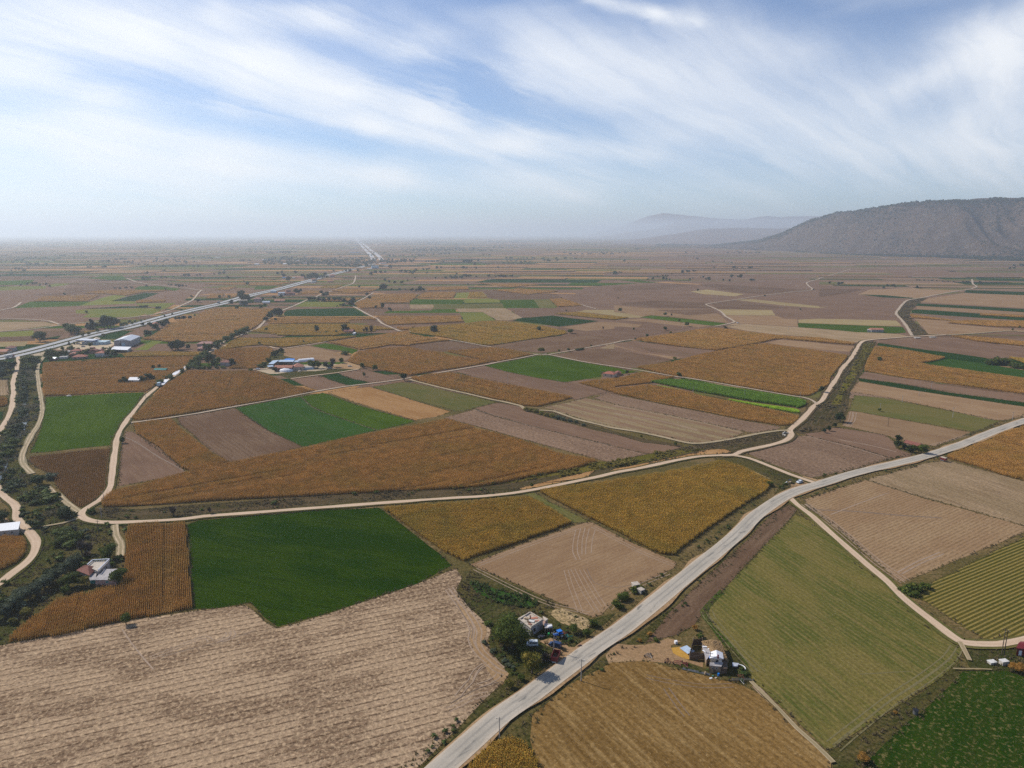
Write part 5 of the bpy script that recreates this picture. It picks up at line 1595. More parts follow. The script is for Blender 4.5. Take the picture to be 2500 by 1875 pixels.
# ---- filling station and village
trees('tree', 'G0 425,350,60 460,350,90 500,345,70 550,340,65 600,335,60 450,370,50', 'green trees in front of the village next to the filling station', 'trees in front of the village')
trees('dark', 'G0 975,335,65 1010,340,60 1040,335,50', 'dark trees right of the white two-storey house', 'trees beside the two-storey house')
trees('tree', 'G0 700,300,45 860,345,20', 'autumn-tinted tree among the red roofs', 'trees among the red roofs')
trees('tree', 'G0 812,250,42', 'green tree in the forecourt before the pale blue building')
trees('pine', 'G0 622,232,35 668,225,25', 'small dark conifer at the filling station entrance', 'conifers at the filling station')
trees('tree', 'G0 640,135,90 690,130,75 670,120,85 600,95,65', 'broad dark trees beyond the highway, opposite the filling station', 'broad trees beyond the highway', wk=1.25)
trees('dark', 'G0 340,180,75 360,200,90 390,175,70', 'dark trees by the river beyond the highway', 'river trees beyond the highway', wk=1.15)
trees('pine', 'G0 790,88,60 830,92,95', 'dark conifer of the pair beyond the highway', 'pair of conifers', wk=1.1)
trees('dark', 'G0 945,80,100 975,82,125 1000,80,120 1030,75,100', 'tall dark trees of the big clump beyond the highway', 'big clump beyond the highway', wk=1.05)
trees('dark', 'G0 870,75,45 900,75,40', 'lower dark trees between the conifers and the big clump', 'lower trees at the big clump', wk=1.4)
trees('yel', 'G0 740,155,35 800,142,35 880,115,35', 'light green roadside tree near the filling station', 'light green roadside trees', wk=1.2)
trees('tree', 'G0 1105,60,35 1140,55,25 1190,45,25', 'green roadside trees further up the highway', 'further roadside trees', wk=1.4)
trees('yel', 'G0 935,155,30', 'yellowish bush in the central strip by the filling station', wk=1.6)
trees('dark', 'G0 1320,150,60 1345,145,45', 'dark tree at the tip of the maize right of the warehouse', 'trees right of the warehouse', wk=1.2)
trees('dark', 'G0 1400,95,60 1460,75,65 1500,50,60 1360,75,50 1280,60,35 1430,110,40', 'dark tree around the house above the warehouse', 'trees around the house above the warehouse', wk=1.2)
trees('bush', 'G0 755,390,28', 'single round bush in the maize below the red-roofed village', wk=1.3)
trees('dark', 'G0 1380,447,38', 'left small tree behind the pink shed')
trees('dark', 'G0 1436,440,38', 'right small tree behind the pink shed')
trees('dark', 'G0 1110,572,60 1085,575,40 1135,575,50', 'dark tree left of the white farmhouse in the maize', 'trees left of the white farmhouse', wk=1.1)
trees('dark', 'G0 1280,565,60 1345,550,70 1380,550,40 1310,560,45', 'dark tree right of the white farmhouse in the maize', 'trees right of the white farmhouse', wk=1.1)
trees('bush', 'G0 1540,545,60 1440,575,45 1410,600,30 1480,530,30', 'bush along the dirt road below the concrete slabs', 'bushes on the dirt road', wk=1.2)
trees('bush', 'G0 1640,475,35 1700,450,45 1720,425,50 1740,400,50 1770,380,55 1800,360,55 1830,340,60 1850,320,50 1780,410,45', 'hedge tree of the line climbing to the two tall trees', 'hedge line up the dirt road', wk=1.2)
trees('dark', 'G0 1550,275,90 1640,270,60 1690,265,45 1580,270,70', 'dark tree left of the long pink-roofed house', 'trees left of the pink-roofed house', wk=1.1)
trees('dark', 'G0 1605,285,115', 'tallest tree left of the long pink-roofed house')
trees('dark', 'G0 1870,280,60 1950,240,55 1945,265,45 1890,270,50', 'dark tree at the right of the long pink-roofed house', 'trees right of the pink-roofed house', wk=1.1)
trees('dark', 'G0 1880,405,120', 'tall dark tree beside the small grey farmhouse', wk=1.05)
trees('tree', 'G0 1955,410,75 1920,415,60', 'green tree touching the tall dark one by the grey farmhouse', 'green trees by the grey farmhouse')
trees('dark', 'G0 2092,415,68', 'dark round tree right of the small grey farmhouse', wk=1.1)
trees('bush', 'G0 1740,440,30 1790,445,35 1840,445,35 1890,445,35 1950,443,30 2010,440,30', 'clipped hedge below the small grey farmhouse', 'hedge below the grey farmhouse', wk=1.4)
trees('bush', 'A2 230,1212,70 290,1190,75 350,1150,70 400,1130,75 450,1105,70 130,1280,80 170,1235,50 30,1310,85', 'dark hedge tree along the upper dirt road', 'hedge along the upper dirt road')
trees('dark', 'A2 700,965,80 760,935,85 800,940,95 830,940,55 670,1000,60 640,990,40', 'dark trees at the bend of the upper dirt road', 'trees at the upper bend')
trees('tree', 'A2 665,1097,38', 'lone bush in the yellow field by the upper dirt road')
trees('tree', 'A2 765,990,38', 'lone bush beside the trees of the upper bend')
trees('dark', 'A2 1205,1120,88', 'lone tall tree in the middle of the yellow-olive field', wk=.85)
trees('bush', 'A2 1310,1118,25', 'low bush right of the lone tall tree')
trees('bush', 'A2 1420,1117,30', 'second low bush, nearer the ruin')
trees('dark', 'A2 1515,1110,95 1545,1110,60', 'dark green tree left of the brown ruin', 'trees left of the ruin', wk=.9)
trees('bare', 'A2 1750,1125,90 1800,1125,100 1720,1120,60', 'tall grey leafless tree right of the brown ruin', 'leafless trees by the ruin', wk=.9)
# ---- the blue-roofed farm
trees('dark', 'B2 740,320,60 790,290,55 830,265,50 770,300,50', 'dark green tree on the bank above the blue roofs', 'trees above the blue roofs', wk=1.2)
trees('bush', 'B2 690,370,45 640,410,45 600,425,45 620,430,30', 'dark bush left of the blue roofs', 'bushes left of the blue roofs', wk=1.2)
trees('bush', 'B2 495,480,42', 'single bush at the top edge of the big maize field', wk=1.2)
trees('tree', 'B2 592,187,36', 'lone round bush in the yellow field, left one')
trees('tree', 'B2 762,190,22', 'small bush in the yellow field, middle one')
trees('tree', 'B2 1066,168,36', 'thin sapling in the yellow field, right one', wk=.6)
trees('dark', 'B2 760,475,52', 'dark round bush before the terracotta roofs', wk=1.2)
trees('tree', 'B2 1140,430,88 1180,440,85 1220,440,85', 'brownish-green tree right of the terracotta house', 'trees right of the terracotta house', wk=1.05)
trees('dark', 'B2 1310,440,75 1365,442,60', 'dark evergreen below the leafless tree on the farm', 'evergreens on the farm', wk=1.1)
trees('bare', 'B2 1385,425,112', 'big brown leafless tree on the farm', wk=1.1)
trees('tree', 'B2 1480,385,66', 'bright green round tree at the end of the farm')
trees('bush', 'B2 1515,292,55', 'dark bush at the end of the bright green strip', wk=1.4)
trees('tree', 'B2 1695,440,66 1720,442,40', 'tree at the maize corner right of the farm', 'trees at the maize corner', wk=.9)
trees('tree', 'B2 1840,465,68', 'lone spreading tree on the maize edge', wk=1.1)
trees('tree', 'B2 1722,530,52', 'small lone tree inside the brown field', wk=.8)
trees('dark', 'B2 2155,572,88', 'dark tree at the track crossing above the olive field', wk=1.05)
# ---- along the highway
trees('dark', 'A2 395,745,80 430,790,100 460,780,80 440,825,60 280,820,62 410,820,50 490,770,50', 'dark trees between houses beside the highway', 'trees by the highway houses', wk=1.1)
trees('tree', 'A2 345,865,42', 'bush in front of the highway houses, left', wk=1.2)
trees('tree', 'A2 605,860,55 650,835,38', 'trees in front of the highway houses, right', 'trees before the highway houses')
trees('tree', 'A2 165,750,45', 'round tree beyond the highway, left of a pair')
trees('tree', 'A2 265,748,40', 'round tree beyond the highway, right of a pair')
trees('dark', 'A2 405,715,60', 'dark tree on the far highway verge', wk=1.1)
trees('dark', 'A2 975,700,62 1005,700,50 1040,675,35 825,745,45 750,755,40 620,770,40', 'trees around the blue and white sheds near the highway', 'trees around the sheds')
trees('dark', 'A2 1310,730,58 1260,700,42 1290,725,45', 'dark trees at the head of the upper dirt road', 'trees at the road head', wk=1.2)
trees('dark', 'A2 1130,775,50 1180,770,45 1230,775,45 1290,780,45 1350,778,45 1400,780,50 1450,780,50 1500,785,45', 'dark hedge above the yellow field', 'hedge above the yellow field', wk=1.3)
trees('dark', 'A2 1590,830,62 1560,830,70 1600,790,60 1500,838,42 1460,835,30 1430,838,20', 'dark trees at the right end of the yellow field', 'trees at the yellow field', wk=1.1)
trees('dark', 'A2 1750,713,32', 'bush on the stubble right of the road head', wk=1.3)
trees('dark', 'A2 1780,755,35', 'bush beside the small white track', wk=1.3)
trees('dark', 'A2 1905,655,60 1940,655,72 1960,640,40', 'dark trees beyond the dark ploughed strips', 'trees beyond the ploughed strips')
trees('dark', 'A2 1665,635,32', 'small tree in the dark ploughed strip', wk=1.2)
trees('dark', 'A2 1850,857,38', 'small tree at the left of the maize plot')
trees('dark', 'A2 1920,848,60', 'taller tree at the left of the maize plot', wk=.8)
trees('dark', 'A2 1997,887,46', 'round tree at the tip of the green strip', wk=1.1)
trees('dark', 'A2 460,602,40 425,572,20', 'round trees at the end of the pale maize strip', 'trees at the pale maize strip')
trees('dark', 'A2 1150,535,62 1180,525,60 1120,530,45 1060,520,42 1210,515,45 1300,500,40', 'dark trees lining the highway beyond the sheds', 'trees lining the highway', wk=1.2)
trees('dark', 'A2 900,560,55 850,520,45 790,490,35 830,480,35 980,480,35', 'dark trees scattered left of the highway beyond the green strip', 'scattered trees left of the highway', wk=1.1)
trees('dark', 'A2 1800,500,45 1840,480,40 1900,475,32 1950,475,28 2000,420,40 2120,470,38 2180,470,30', 'dark trees right of the highway at the far hamlet', 'trees by the far hamlet', wk=1.2)
trees('dark', 'A2 1950,560,30 1990,575,28 2050,590,35 2130,590,35 2190,560,20 2020,655,20 2100,660,28 2170,660,24', 'dark trees on the strips right of the highway', 'trees on the strips', wk=1.2)
trees('tree', 'A1 700,715,34', 'lone round tree beyond the pink stubble, far left')
trees('tree', 'A1 938,910,36', 'lone round tree at the corner of the yellow-green field')
trees('tree', 'A1 1790,663,32', 'lone round tree before the green strip beyond the railway')
trees('dark', 'A1 230,615,30 300,605,32 350,600,35 390,600,35 435,615,28 500,605,30 540,628,28', 'dark trees in a loose row on the far left plain', 'loose row on the far left')
trees('dark', 'A1 1240,648,25 1300,648,25 1360,645,28 1420,640,25 1580,620,22', 'bushes above the green plot beyond the railway', 'bushes beyond the railway', wk=1.4)
trees('dark', 'A1 1520,850,30 1560,850,32 1590,845,28 1690,870,38 1720,860,30', 'dark bushes in the yellow-green field by the railway', 'bushes in the yellow-green field', wk=1.3)
trees('dark', 'A1 1850,615,28 1900,620,32 1940,625,36 1980,625,32 2010,620,20 1820,605,20', 'dark trees above the railway', 'trees above the railway', wk=1.2)
trees('dark', 'A1 2140,790,40 2070,740,30 2180,545,28 1990,510,24 1680,495,18 2005,375,38', 'dark trees near where railway and highway part', 'trees at the parting of the lines', wk=1.1)
trees('dark', 'A1 580,345,20 1260,335,22 1310,335,30 1360,335,25 1430,375,15 1500,385,18 1560,385,18 1600,385,18 1690,325,25', 'small far trees on the blue plain at the left', 'far trees at the left', wk=1.5)
trees('dark', 'A1 1620,1020,22 1700,1010,22 1780,945,22 1860,925,22 1960,880,20 2080,905,20', 'small tree in the strip beside the highway', 'small trees beside the highway', wk=1.1)
trees('dark', 'A1 1900,985,40 1940,985,45 1990,975,45 2050,970,42 2100,945,25', 'dark bushes at the tip of the maize by the highway', 'bushes at the maize tip', wk=1.3)
trees('tree', 'A1 1310,1050,40 1350,1030,30 1400,1020,40 1460,1010,30 1520,1000,30', 'green trees in a row along the highway verge', 'row on the highway verge', wk=1.1)
# ---- centre
trees('dark', 'A3 265,1116,84', 'lone big dark round tree in the yellow-orange maize', wk=1.15)
trees('tree', 'A3 1400,1097,55', 'lone round bush in the yellow-orange maize, right part', wk=1.2)
trees('tree', 'A3 1735,1125,52', 'round green bush at the corner of the dark field', wk=1.3)
trees('bare', 'A3 2090,1095,55', 'thin bare sapling in the pale field', wk=.6)
trees('yel', 'A3 1420,1338,70', 'yellow round tree beside the white track crossing', wk=1.1)
trees('tree', 'A3 1612,1326,32', 'small tree on the track right of the yellow tree')
trees('tree', 'A3 1716,1322,42', 'second small tree on the track right of the yellow tree', wk=.9)
trees('bush', 'A3 1810,1308,24 1840,1305,26 1870,1300,25', 'dark bushes strung along the white track', 'bushes strung along the track', wk=1.6)
trees('tree', 'A3 1960,1264,20', 'small bush beside the white track near the pale patch', wk=1.3)
trees('dark', 'A3 1690,892,26', 'small dark tree at the edge of the brown ploughed field')
trees('dark', 'A3 1637,749,18', 'tiny tree above the orange wedge field')
trees('dark', 'A3 120,672,62 90,672,40 30,670,38 70,675,30 15,672,34 150,668,35', 'dark tree clump above the green and orange plots', 'clump above the plots')
trees('dark', 'A3 430,525,15 510,527,18 560,527,15 720,520,20 630,602,18', 'tiny trees in the stubble strips', 'tiny trees in the strips', wk=1.4)
trees('dark', 'A3 590,360,35 620,365,40 660,362,40 640,350,30 700,388,30 740,345,25', 'dark trees of the far copse in the middle', 'far copse in the middle', wk=1.3)
trees('dark', 'A3 1055,350,15 1100,352,18 1150,350,15 1200,358,20 1250,355,20 1300,355,15 955,415,16', 'low far trees right of the middle copse', 'low far trees', wk=1.8)
trees('dark', 'A3 30,490,35 50,470,35 10,480,30 190,480,22 325,458,18 370,495,12 505,495,25', 'dark trees on the small far plots', 'trees on the far plots', wk=1.2)
# ---- right centre
trees('tree', 'A4 63,892,46', 'lone tree on the pale field edge, left of the long green strip')
trees('tree', 'A4 550,937,42', 'tree above the long green strip, left of two')
trees('bare', 'A4 617,945,44', 'bare tree above the long green strip, right of two', wk=1.1)
trees('tree', 'A4 700,1005,36', 'small tree on the lower edge of the long green strip')
trees('tree', 'A4 782,1048,52', 'spreading tree below the long green strip')
trees('tree', 'A4 548,1092,46', 'lone tree on the brown strip below the long green strip')
trees('tree', 'A4 210,1092,34', 'small lone tree on the purple-brown field', wk=.8)
trees('yel', 'A4 605,1133,32', 'light green bush at the top edge of the maize', wk=1.2)
trees('tree', 'A4 352,1165,40', 'grey-green bush at the left tip of the maize', wk=1.1)
trees('tree', 'A4 225,1196,26', 'bush where the white track meets the maize tip')
trees('dark', 'A4 1205,1080,30', 'dark bush at the upper corner of the maize', wk=1.6)
trees('yel', 'A4 650,1415,42', 'light green bush between the dark field and the large maize', wk=1.4)
trees('tree', 'A4 698,1607,66', 'tree at the head of the tall bright green crop', wk=1.05)
trees('dark', 'A4 130,1565,46', 'dark round tree right of the red-roofed farmhouse', wk=1.2)
trees('dark', 'A4 40,750,18 900,670,30', 'tiny far tree on the brown fields', 'tiny far trees on the brown fields')
trees('dark', 'A4 1243,565,30 1175,558,25', 'small dark tree of the pair in the pale far field', 'pair in the far field')
trees('dark', 'A4 1475,558,28 1500,557,25', 'dark far bush beside the purple field', 'far bushes by the purple field', wk=1.5)
trees('dark', 'A4 735,475,36 790,470,34 805,465,25 850,460,26 875,458,20', 'dark trees of the far clump on the right plain', 'far clump on the right plain', wk=1.2)
trees('dark', 'A4 935,526,14 845,532,14 1625,726,18 2150,656,16 590,430,12 190,440,14 865,378,10 1188,355,14 1285,445,16', 'tiny tree alone on the far right plain', 'tiny lone trees on the right plain', wk=1.3)
trees('dark', 'A4 355,520,14 520,505,16 550,505,18 575,505,16 620,488,12', 'tiny trees along a far field boundary', 'trees along a far boundary', wk=1.5)
trees('tree', 'A4 2008,877,24', 'tiny tree on the tan far field near the pale stubble')
trees('dark', 'A5 115,590,30', 'single tree left of the brown mound')
trees('dark', 'A5 212,602,34 247,594,30', 'tree standing on the brown mound', 'trees on the mound', wk=1.1)
trees('dark', 'A5 740,615,24 800,620,30 695,640,24 430,610,14 460,615,12 520,618,12 580,620,12 640,622,14 820,628,14', 'trees of the hedge in the middle of the right plain', 'hedge in the right plain', wk=1.4)
trees('dark', 'A5 1060,637,30', 'larger tree of the pair before the river bend')
trees('dark', 'A5 1100,645,24', 'smaller tree of the pair before the river bend')
trees('dark', 'A5 1745,600,42', 'dark tree by the far end of the right track', wk=1.2)
trees('dark', 'A5 605,366,16', 'tiny tree below the hill')
trees('dark', 'A5 1050,555,16 1080,555,16 1130,556,16 1180,558,14 1220,560,18 1270,562,14 1330,565,14 1390,566,12 1450,570,14 1550,575,18 1580,577,20 1610,577,20', 'trees of the long thin hedge under the hill', 'long thin hedge', wk=1.6)


# ------------------------------------------------------------------ scrub, reeds, weeds
def bush_lib(key, mat, n=46, s=.17, flat=.75):
    out = []
    for v in range(4):
        V, F = crown_mesh(300 + v + sum(map(ord, key)), n, s, 4, .8, .0, core=True)
        out.append((V, F, mat))
    return lib(key, out)

def tuft_lib(key, mat, n=14, h=1.0, w=.05, spread=.45):
    out = []
    for v in range(4):
        rnd = random.Random(v * 13 + sum(map(ord, key)))
        V, F = [], []
        for _ in range(n):
            a = rnd.uniform(0, 6.28); r = rnd.random() * .35
            x, y = math.cos(a) * r, math.sin(a) * r
            b = rnd.uniform(0, 6.28); hh = h * rnd.uniform(.5, 1)
            i = len(V)
            V += [(x - w * math.sin(b), y + w * math.cos(b), 0), (x + w * math.sin(b), y - w * math.cos(b), 0),
                  (x + math.cos(b) * spread * rnd.random() , y + math.sin(b) * spread * rnd.random(), hh)]
            F.append((i, i + 1, i + 2))
        out.append((V, F, mat))
    return lib(key, out)

LB = {'scrub': bush_lib('scrub_bushes', ML['tree']), 'dark': bush_lib('dark_scrub', ML['dark']), 'grey': bush_lib('grey_scrub', ML['grey']),
      'reed': tuft_lib('reeds', ML['reed'], 26, 1.0, .07, .5), 'grass': tuft_lib('grass_tufts', ML['grass'], 14, 1.0, .08, .6), 'gweed': bush_lib('green_weeds', ML['gweed'], 30, .22),
      'dweed': tuft_lib('dry_weeds', ML['dweed'], 18, 1.0, .08, .7), 'yweed': bush_lib('yellow_weeds', ML['yweed'], 36, .2), 'pine': bush_lib('far_pines', ML['dark'], 24, .25), 'dbush': bush_lib('dry_bush', ML['dweed'], 30, .2)}

def scrub(s, key, dens, h0, h1, label, cat, thr=.0, freq=.05, wide=1.0, poly=None, name='undergrowth', seed=1):
    W = np.array([gp(*p)[:2] for p in pts(s)]) if poly is None else poly
    lo, hi = W.min(axis=0), W.max(axis=0)
    n = int((hi - lo).prod() * dens)
    r = np.random.default_rng(seed + len(s or ''))
    X = r.uniform(lo[0], hi[0], n); Y = r.uniform(lo[1], hi[1], n)
    ok = in_poly(W, X, Y)
    for rw, rp in ROADS:
        ok &= ~near_line(rp, X, Y, rw / 2 + .4)
    X, Y = X[ok], Y[ok]
    nz = np.array([mnoise.fractal(Vector((a * freq, b * freq, seed)), 1.0, 2.0, 3) for a, b in zip(X, Y)])
    ok = nz > thr
    X, Y, nz = X[ok], Y[ok], nz[ok]
    n = len(X)
    if not n: return
    h = r.uniform(h0, h1, n) * (0.75 + np.clip(nz - thr, 0, .8))
    w = h * wide * r.uniform(.8, 1.3, n)
    P = np.stack([X, Y, np.full(n, .05)], 1)
    scatter(name, P, r.uniform(0, 6.28, n), np.stack([w, w, h], 1), LB[key], label, cat)

RIV = 'G0 170,390 250,330 330,340 350,400 335,480 350,600 372,720 378,850 340,960 270,1050 205,1190 190,1290 280,1400 430,1520 600,1680 700,1730 500,1800 300,1750 150,1660 60,1560 -60,1400 -60,1150 20,1010 100,870 135,700 130,560 165,460'
scrub(RIV, 'reed', .22, 1.2, 2.6, 'pale grey reeds filling the river bed below the highway', 'reeds', -.05, .035, 1.1, name='reeds', seed=3)
scrub(RIV, 'scrub', .035, 1.2, 3.2, 'green bushes mixed through the river bed reeds', 'scrub', .05, .03, 1.2, seed=4)
scrub('G0 190,420 235,400 240,560 235,800 230,900 200,1010 110,1110 60,1200 20,1330 0,1480 -60,1420 -40,1200 50,1080 130,960 190,800 200,560', 'dark', .06, 1.5, 3.2, 'dark growth hanging over the stream', 'scrub', -.3, .05, 1.2, seed=5)
MEADOW = 'D0 -60,60 80,60 170,160 200,300 320,400 350,470 330,560 250,670 100,790 -60,880 -60,1350 100,1330 150,1220 330,1090 520,950 700,910 860,860 1060,835 1110,780 1125,600 1140,400 1150,300 1000,300 760,260 700,210 560,100 420,-60 200,-200 -60,-250'
scrub(MEADOW, 'grey', .012, 1.0, 3.0, 'grey-green scrub over the river meadow', 'scrub', .0, .03, 1.3, seed=6)
scrub(MEADOW, 'scrub', .03, .8, 2.8, 'dark green scrub over the river meadow', 'scrub', .02, .025, 1.3, seed=7)
scrub(MEADOW, 'dweed', .35, .5, 1.1, 'dry brown weeds over the river meadow', 'weeds', -.15, .05, 1.3, name='weeds', seed=8)
scrub('D0 60,60 170,160 200,300 310,330 500,300 720,240 650,150 500,20 420,-60 200,-200 0,-150', 'dark', .05, 1.5, 3.5, 'dense dark thicket between the tracks', 'thicket', -.1, .04, 1.3, name='thicket', seed=9)
# verges along the paved road
def verge(Cl, w0, w1, key, dens, h0, h1, label, cat, thr, seed, name='verge_grass', wide=1.3):
    r = np.random.default_rng(seed)
    s = np.concatenate([[0], np.cumsum(np.linalg.norm(np.diff(Cl, axis=0), axis=1))])
    n = int(s[-1] * (w1 - w0) * dens)
    u = r.uniform(0, s[-1], n); v = r.uniform(w0, w1, n) * r.choice([-1, 1], n)
    T = np.gradient(Cl, axis=0); T /= np.linalg.norm(T, axis=1)[:, None] + 1e-9
    X = np.interp(u, s, Cl[:, 0]) - np.interp(u, s, T[:, 1]) * v
    Y = np.interp(u, s, Cl[:, 1]) + np.interp(u, s, T[:, 0]) * v
    ok = np.ones(n, bool)
    for rw, rp in ROADS:
        ok &= ~near_line(rp, X, Y, rw / 2 + .3)
    nz = np.array([mnoise.fractal(Vector((a * .04, b * .04, seed)), 1.0, 2.0, 3) for a, b in zip(X, Y)])
    ok &= nz > thr
    X, Y = X[ok], Y[ok]; n = len(X)
    h = r.uniform(h0, h1, n); w = h * wide
    scatter(name, np.stack([X, Y, np.full(n, .1)], 1), r.uniform(0, 6.28, n), np.stack([w, w, h], 1), LB[key], label, cat)
PAVED = ROADS[-1][1]
near = PAVED[np.hypot(PAVED[:, 0], PAVED[:, 1]) < 700]
verge(near, 5.2, 9.5, 'grass', .9, .25, .8, 'green and straw grass on both verges of the paved road', 'grass', -.2, 21)
verge(near, 5.6, 10, 'gweed', .09, .3, 1.2, 'leafy weeds on both verges of the paved road', 'weeds', .05, 22, name='weeds')
verge(near, 5.6, 10, 'dweed', .22, .4, 1.1, 'dry stalks on both verges of the paved road', 'weeds', .0, 23, name='weeds')
for i, (rw, rp) in enumerate(ROADS):
    if rw < 2 or rp is PAVED or rw > 20: continue
    q = rp[np.hypot(rp[:, 0], rp[:, 1]) < 1100]
    if len(q) < 8: continue
    verge(q, rw / 2 + .5, rw / 2 + 3.2, 'grass' if i % 2 else 'dweed', .35, .3, 1.0, None, 'grass', -.05, 40 + i)
BANK = 'C0 1060,850 1500,858 2212,805 D0 2212,92 F 700,1067 1000,1056 1100,1049 1140,1062 1000,1075 800,1084 600,1098 500,1106 440,1116 320,1124 250,1124 215,1112'
scrub(BANK, 'dweed', .5, .4, 1.2, 'brown weeds on the ditch bank above the green field', 'weeds', -.1, .05, 1.3, name='weeds', seed=12)
scrub(BANK, 'scrub', .02, .8, 2.0, 'bushes on the ditch bank above the green field', 'scrub', .15, .05, 1.3, seed=13)
scrub('B4 0,1440 350,1370 600,1330 800,1310 980,1315 800,1350 500,1420 200,1480 0,1510 B3 2212,1500 1900,1560 1600,1620 C1 1000,400 600,470 300,500 0,540 0,490 300,470 700,420 1300,290', 'yweed', .25, .6, 1.6, 'yellow-green reeds along the drain by the middle dirt road', 'reeds', -.15, .05, 1.3, name='reeds', seed=14)
scrub('B4 300,1510 900,1395 1290,1370 1500,1300 1840,1210 1890,1150 1780,1125 1550,1155 1300,1210 1080,1245 780,1290 560,1340', 'dweed', .3, .4, 1.3, 'dark dry weeds in the drain beside the fallow field', 'weeds', -.1, .05, 1.4, name='weeds', seed=15)
BEND = 'B5 0,850 60,780 110,690 200,560 260,450 350,345 440,200 480,150 620,150 590,240 520,360 440,520 380,620 330,700 320,800 300,900 240,1010 60,1110 0,1130 B4 2000,1150 1950,1120 1960,1060 2080,960 2160,870'
scrub(BEND, 'dbush', .05, .5, 1.5, 'tan weeds along the river bed right of the white track', 'weeds', -.1, .04, 1.4, name='weeds', seed=16)
scrub('B5 480,180 600,170 560,280 470,420 400,520 330,620 250,740 230,830 130,830 200,720 280,560 370,400 450,290', 'yweed', .12, .8, 1.8, 'yellow reeds down the middle of the right river bed', 'reeds', -.2, .04, 1.4, name='reeds', seed=17)
scrub('A5 1010,1150 980,1090 900,990 835,910 890,830 940,770 1070,750 1170,740 1060,820 990,880 970,950 1040,1010 1110,1070 1180,1135', 'dbush', .03, .8, 2.2, 'brown scrub in the far bend of the river bed', 'scrub', -.1, .02, 1.4, seed=18)
def field_edges():
    r = np.random.default_rng(77)
    out = {'grass': [], 'dweed': []}
    for f in FIELDS:
        if f['dist'] > 800 or f['k'] in ('vg', 'vd', 'vy', 'dt', 'rb', 'cn', 'gn', 'gf'): continue
        W = f['W']
        for a, b in zip(W, np.roll(W, -1, axis=0)):
            L = np.linalg.norm(b - a); n = int(L * 1.1 + r.random())
            t = r.random(n)[:, None]
            P = a + (b - a) * t + r.normal(0, .55, (n, 2))
            k = 'grass' if mnoise.noise(Vector((a[0] * .02, a[1] * .02, 4))) > 0 else 'dweed'
            out[k].append(P)
    for k, L in out.items():
        P = np.concatenate(L); ok = np.ones(len(P), bool)
        for rw, rp in ROADS: ok &= ~near_line(rp, P[:, 0], P[:, 1], rw / 2 + .2)
        P = P[ok]; n = len(P); h = r.uniform(.2, .75, n)
        scatter('field_edge_grass', np.stack([P[:, 0], P[:, 1], np.full(n, .1)], 1), r.uniform(0, 6.28, n), np.stack([h * 1.5, h * 1.5, h], 1), LB[k],
                'ragged grass along the borders of the nearer fields' if k == 'grass' else 'dry weeds along the borders of the nearer fields', 'grass')
field_edges()
GARD = 'F 1005,1233 1040,1240 1120,1268 1200,1303 1195,1315 1140,1328 1085,1355 1055,1350 1000,1302 987,1278 998,1250'
scrub(GARD, 'dweed', .5, .3, 1.0, 'rank dry weeds on the plot behind the flat-roofed house', 'weeds', -.1, .08, 1.3, name='weeds', seed=19)
scrub('F 1012,1256 1040,1260 1110,1283 1165,1301 1155,1316 1090,1308 1030,1285', 'gweed', .4, .5, 1.1, 'green vegetable plants behind the flat-roofed house', 'vegetables', -.5, .1, 1.0, name='vegetables', seed=20)
scrub('F 1085,1330 1150,1320 1200,1320 1290,1340 1240,1395 1150,1462 1110,1490 1060,1530 1098,1470 1090,1445 1066,1412 1055,1385', 'gweed', .12, .3, 1.0, 'weeds around the farmyard of the flat-roofed house', 'weeds', .0, .08, 1.3, name='weeds', seed=24)
scrub('F 1085,1330 1150,1320 1200,1320 1290,1340 1240,1395 1150,1462 1110,1490 1060,1530 1098,1470 1090,1445 1066,1412 1055,1385', 'dweed', .5, .3, .9, 'dry grass around the farmyard of the flat-roofed house', 'grass', -.1, .08, 1.3, name='dry_grass', seed=25)
scrub('E2 1480,640 1700,850 1850,1100 1840,1190 1620,1180 1300,1150 1000,1050 800,970 1000,930 1200,1000 1290,1060 1430,1050 1560,900', 'gweed', .2, .3, .9, 'green weeds around the plank pen and cabin', 'weeds', -.1, .1, 1.3, name='weeds', seed=26)
scrub('E2 1150,240 1330,40 1300,180 1260,280 1330,420 1600,700 1800,940 1850,1100 1700,1000 1480,700 1280,430 1190,330', 'grass', .6, .2, .6, 'green grass fringe of the mown hay field', 'grass', -.3, .1, 1.4, seed=27)
scrub('D2 890,610 1100,620 1397,575 1700,600 1700,900 1397,880 1240,830 1100,830 930,800 880,700', 'dweed', .4, .3, 1.0, 'dry weeds around the maroon shed', 'weeds', -.1, .06, 1.3, name='weeds', seed=28)
scrub('D2 0,1420 120,1330 250,1190 400,1120 520,1080 600,1000 760,850 900,760 900,830 760,900 640,990 560,1100 420,1200 300,1320 150,1500 100,1700 -60,1700', 'dweed', .4, .3, 1.0, 'dry weeds between hay field and patchy green crop', 'weeds', -.1, .06, 1.3, name='weeds', seed=29)
scrub('D1 150,440 420,430 600,480 870,580 1000,640 990,670 870,720 700,770 740,700 660,620 500,550 300,500', 'dweed', .35, .3, .9, 'grey weeds between maize and dirt road at the junction', 'weeds', .0, .06, 1.3, name='weeds', seed=30)
scrub('H4 230,600 1580,590 1600,430 1400,430 800,400 450,420 300,420', 'scrub', .012, 1.5, 4.5, 'garden bushes between the village houses', 'scrub', -.1, .04, 1.1, seed=31)
HLIM = 'A4 0,330 A4 2212,330'

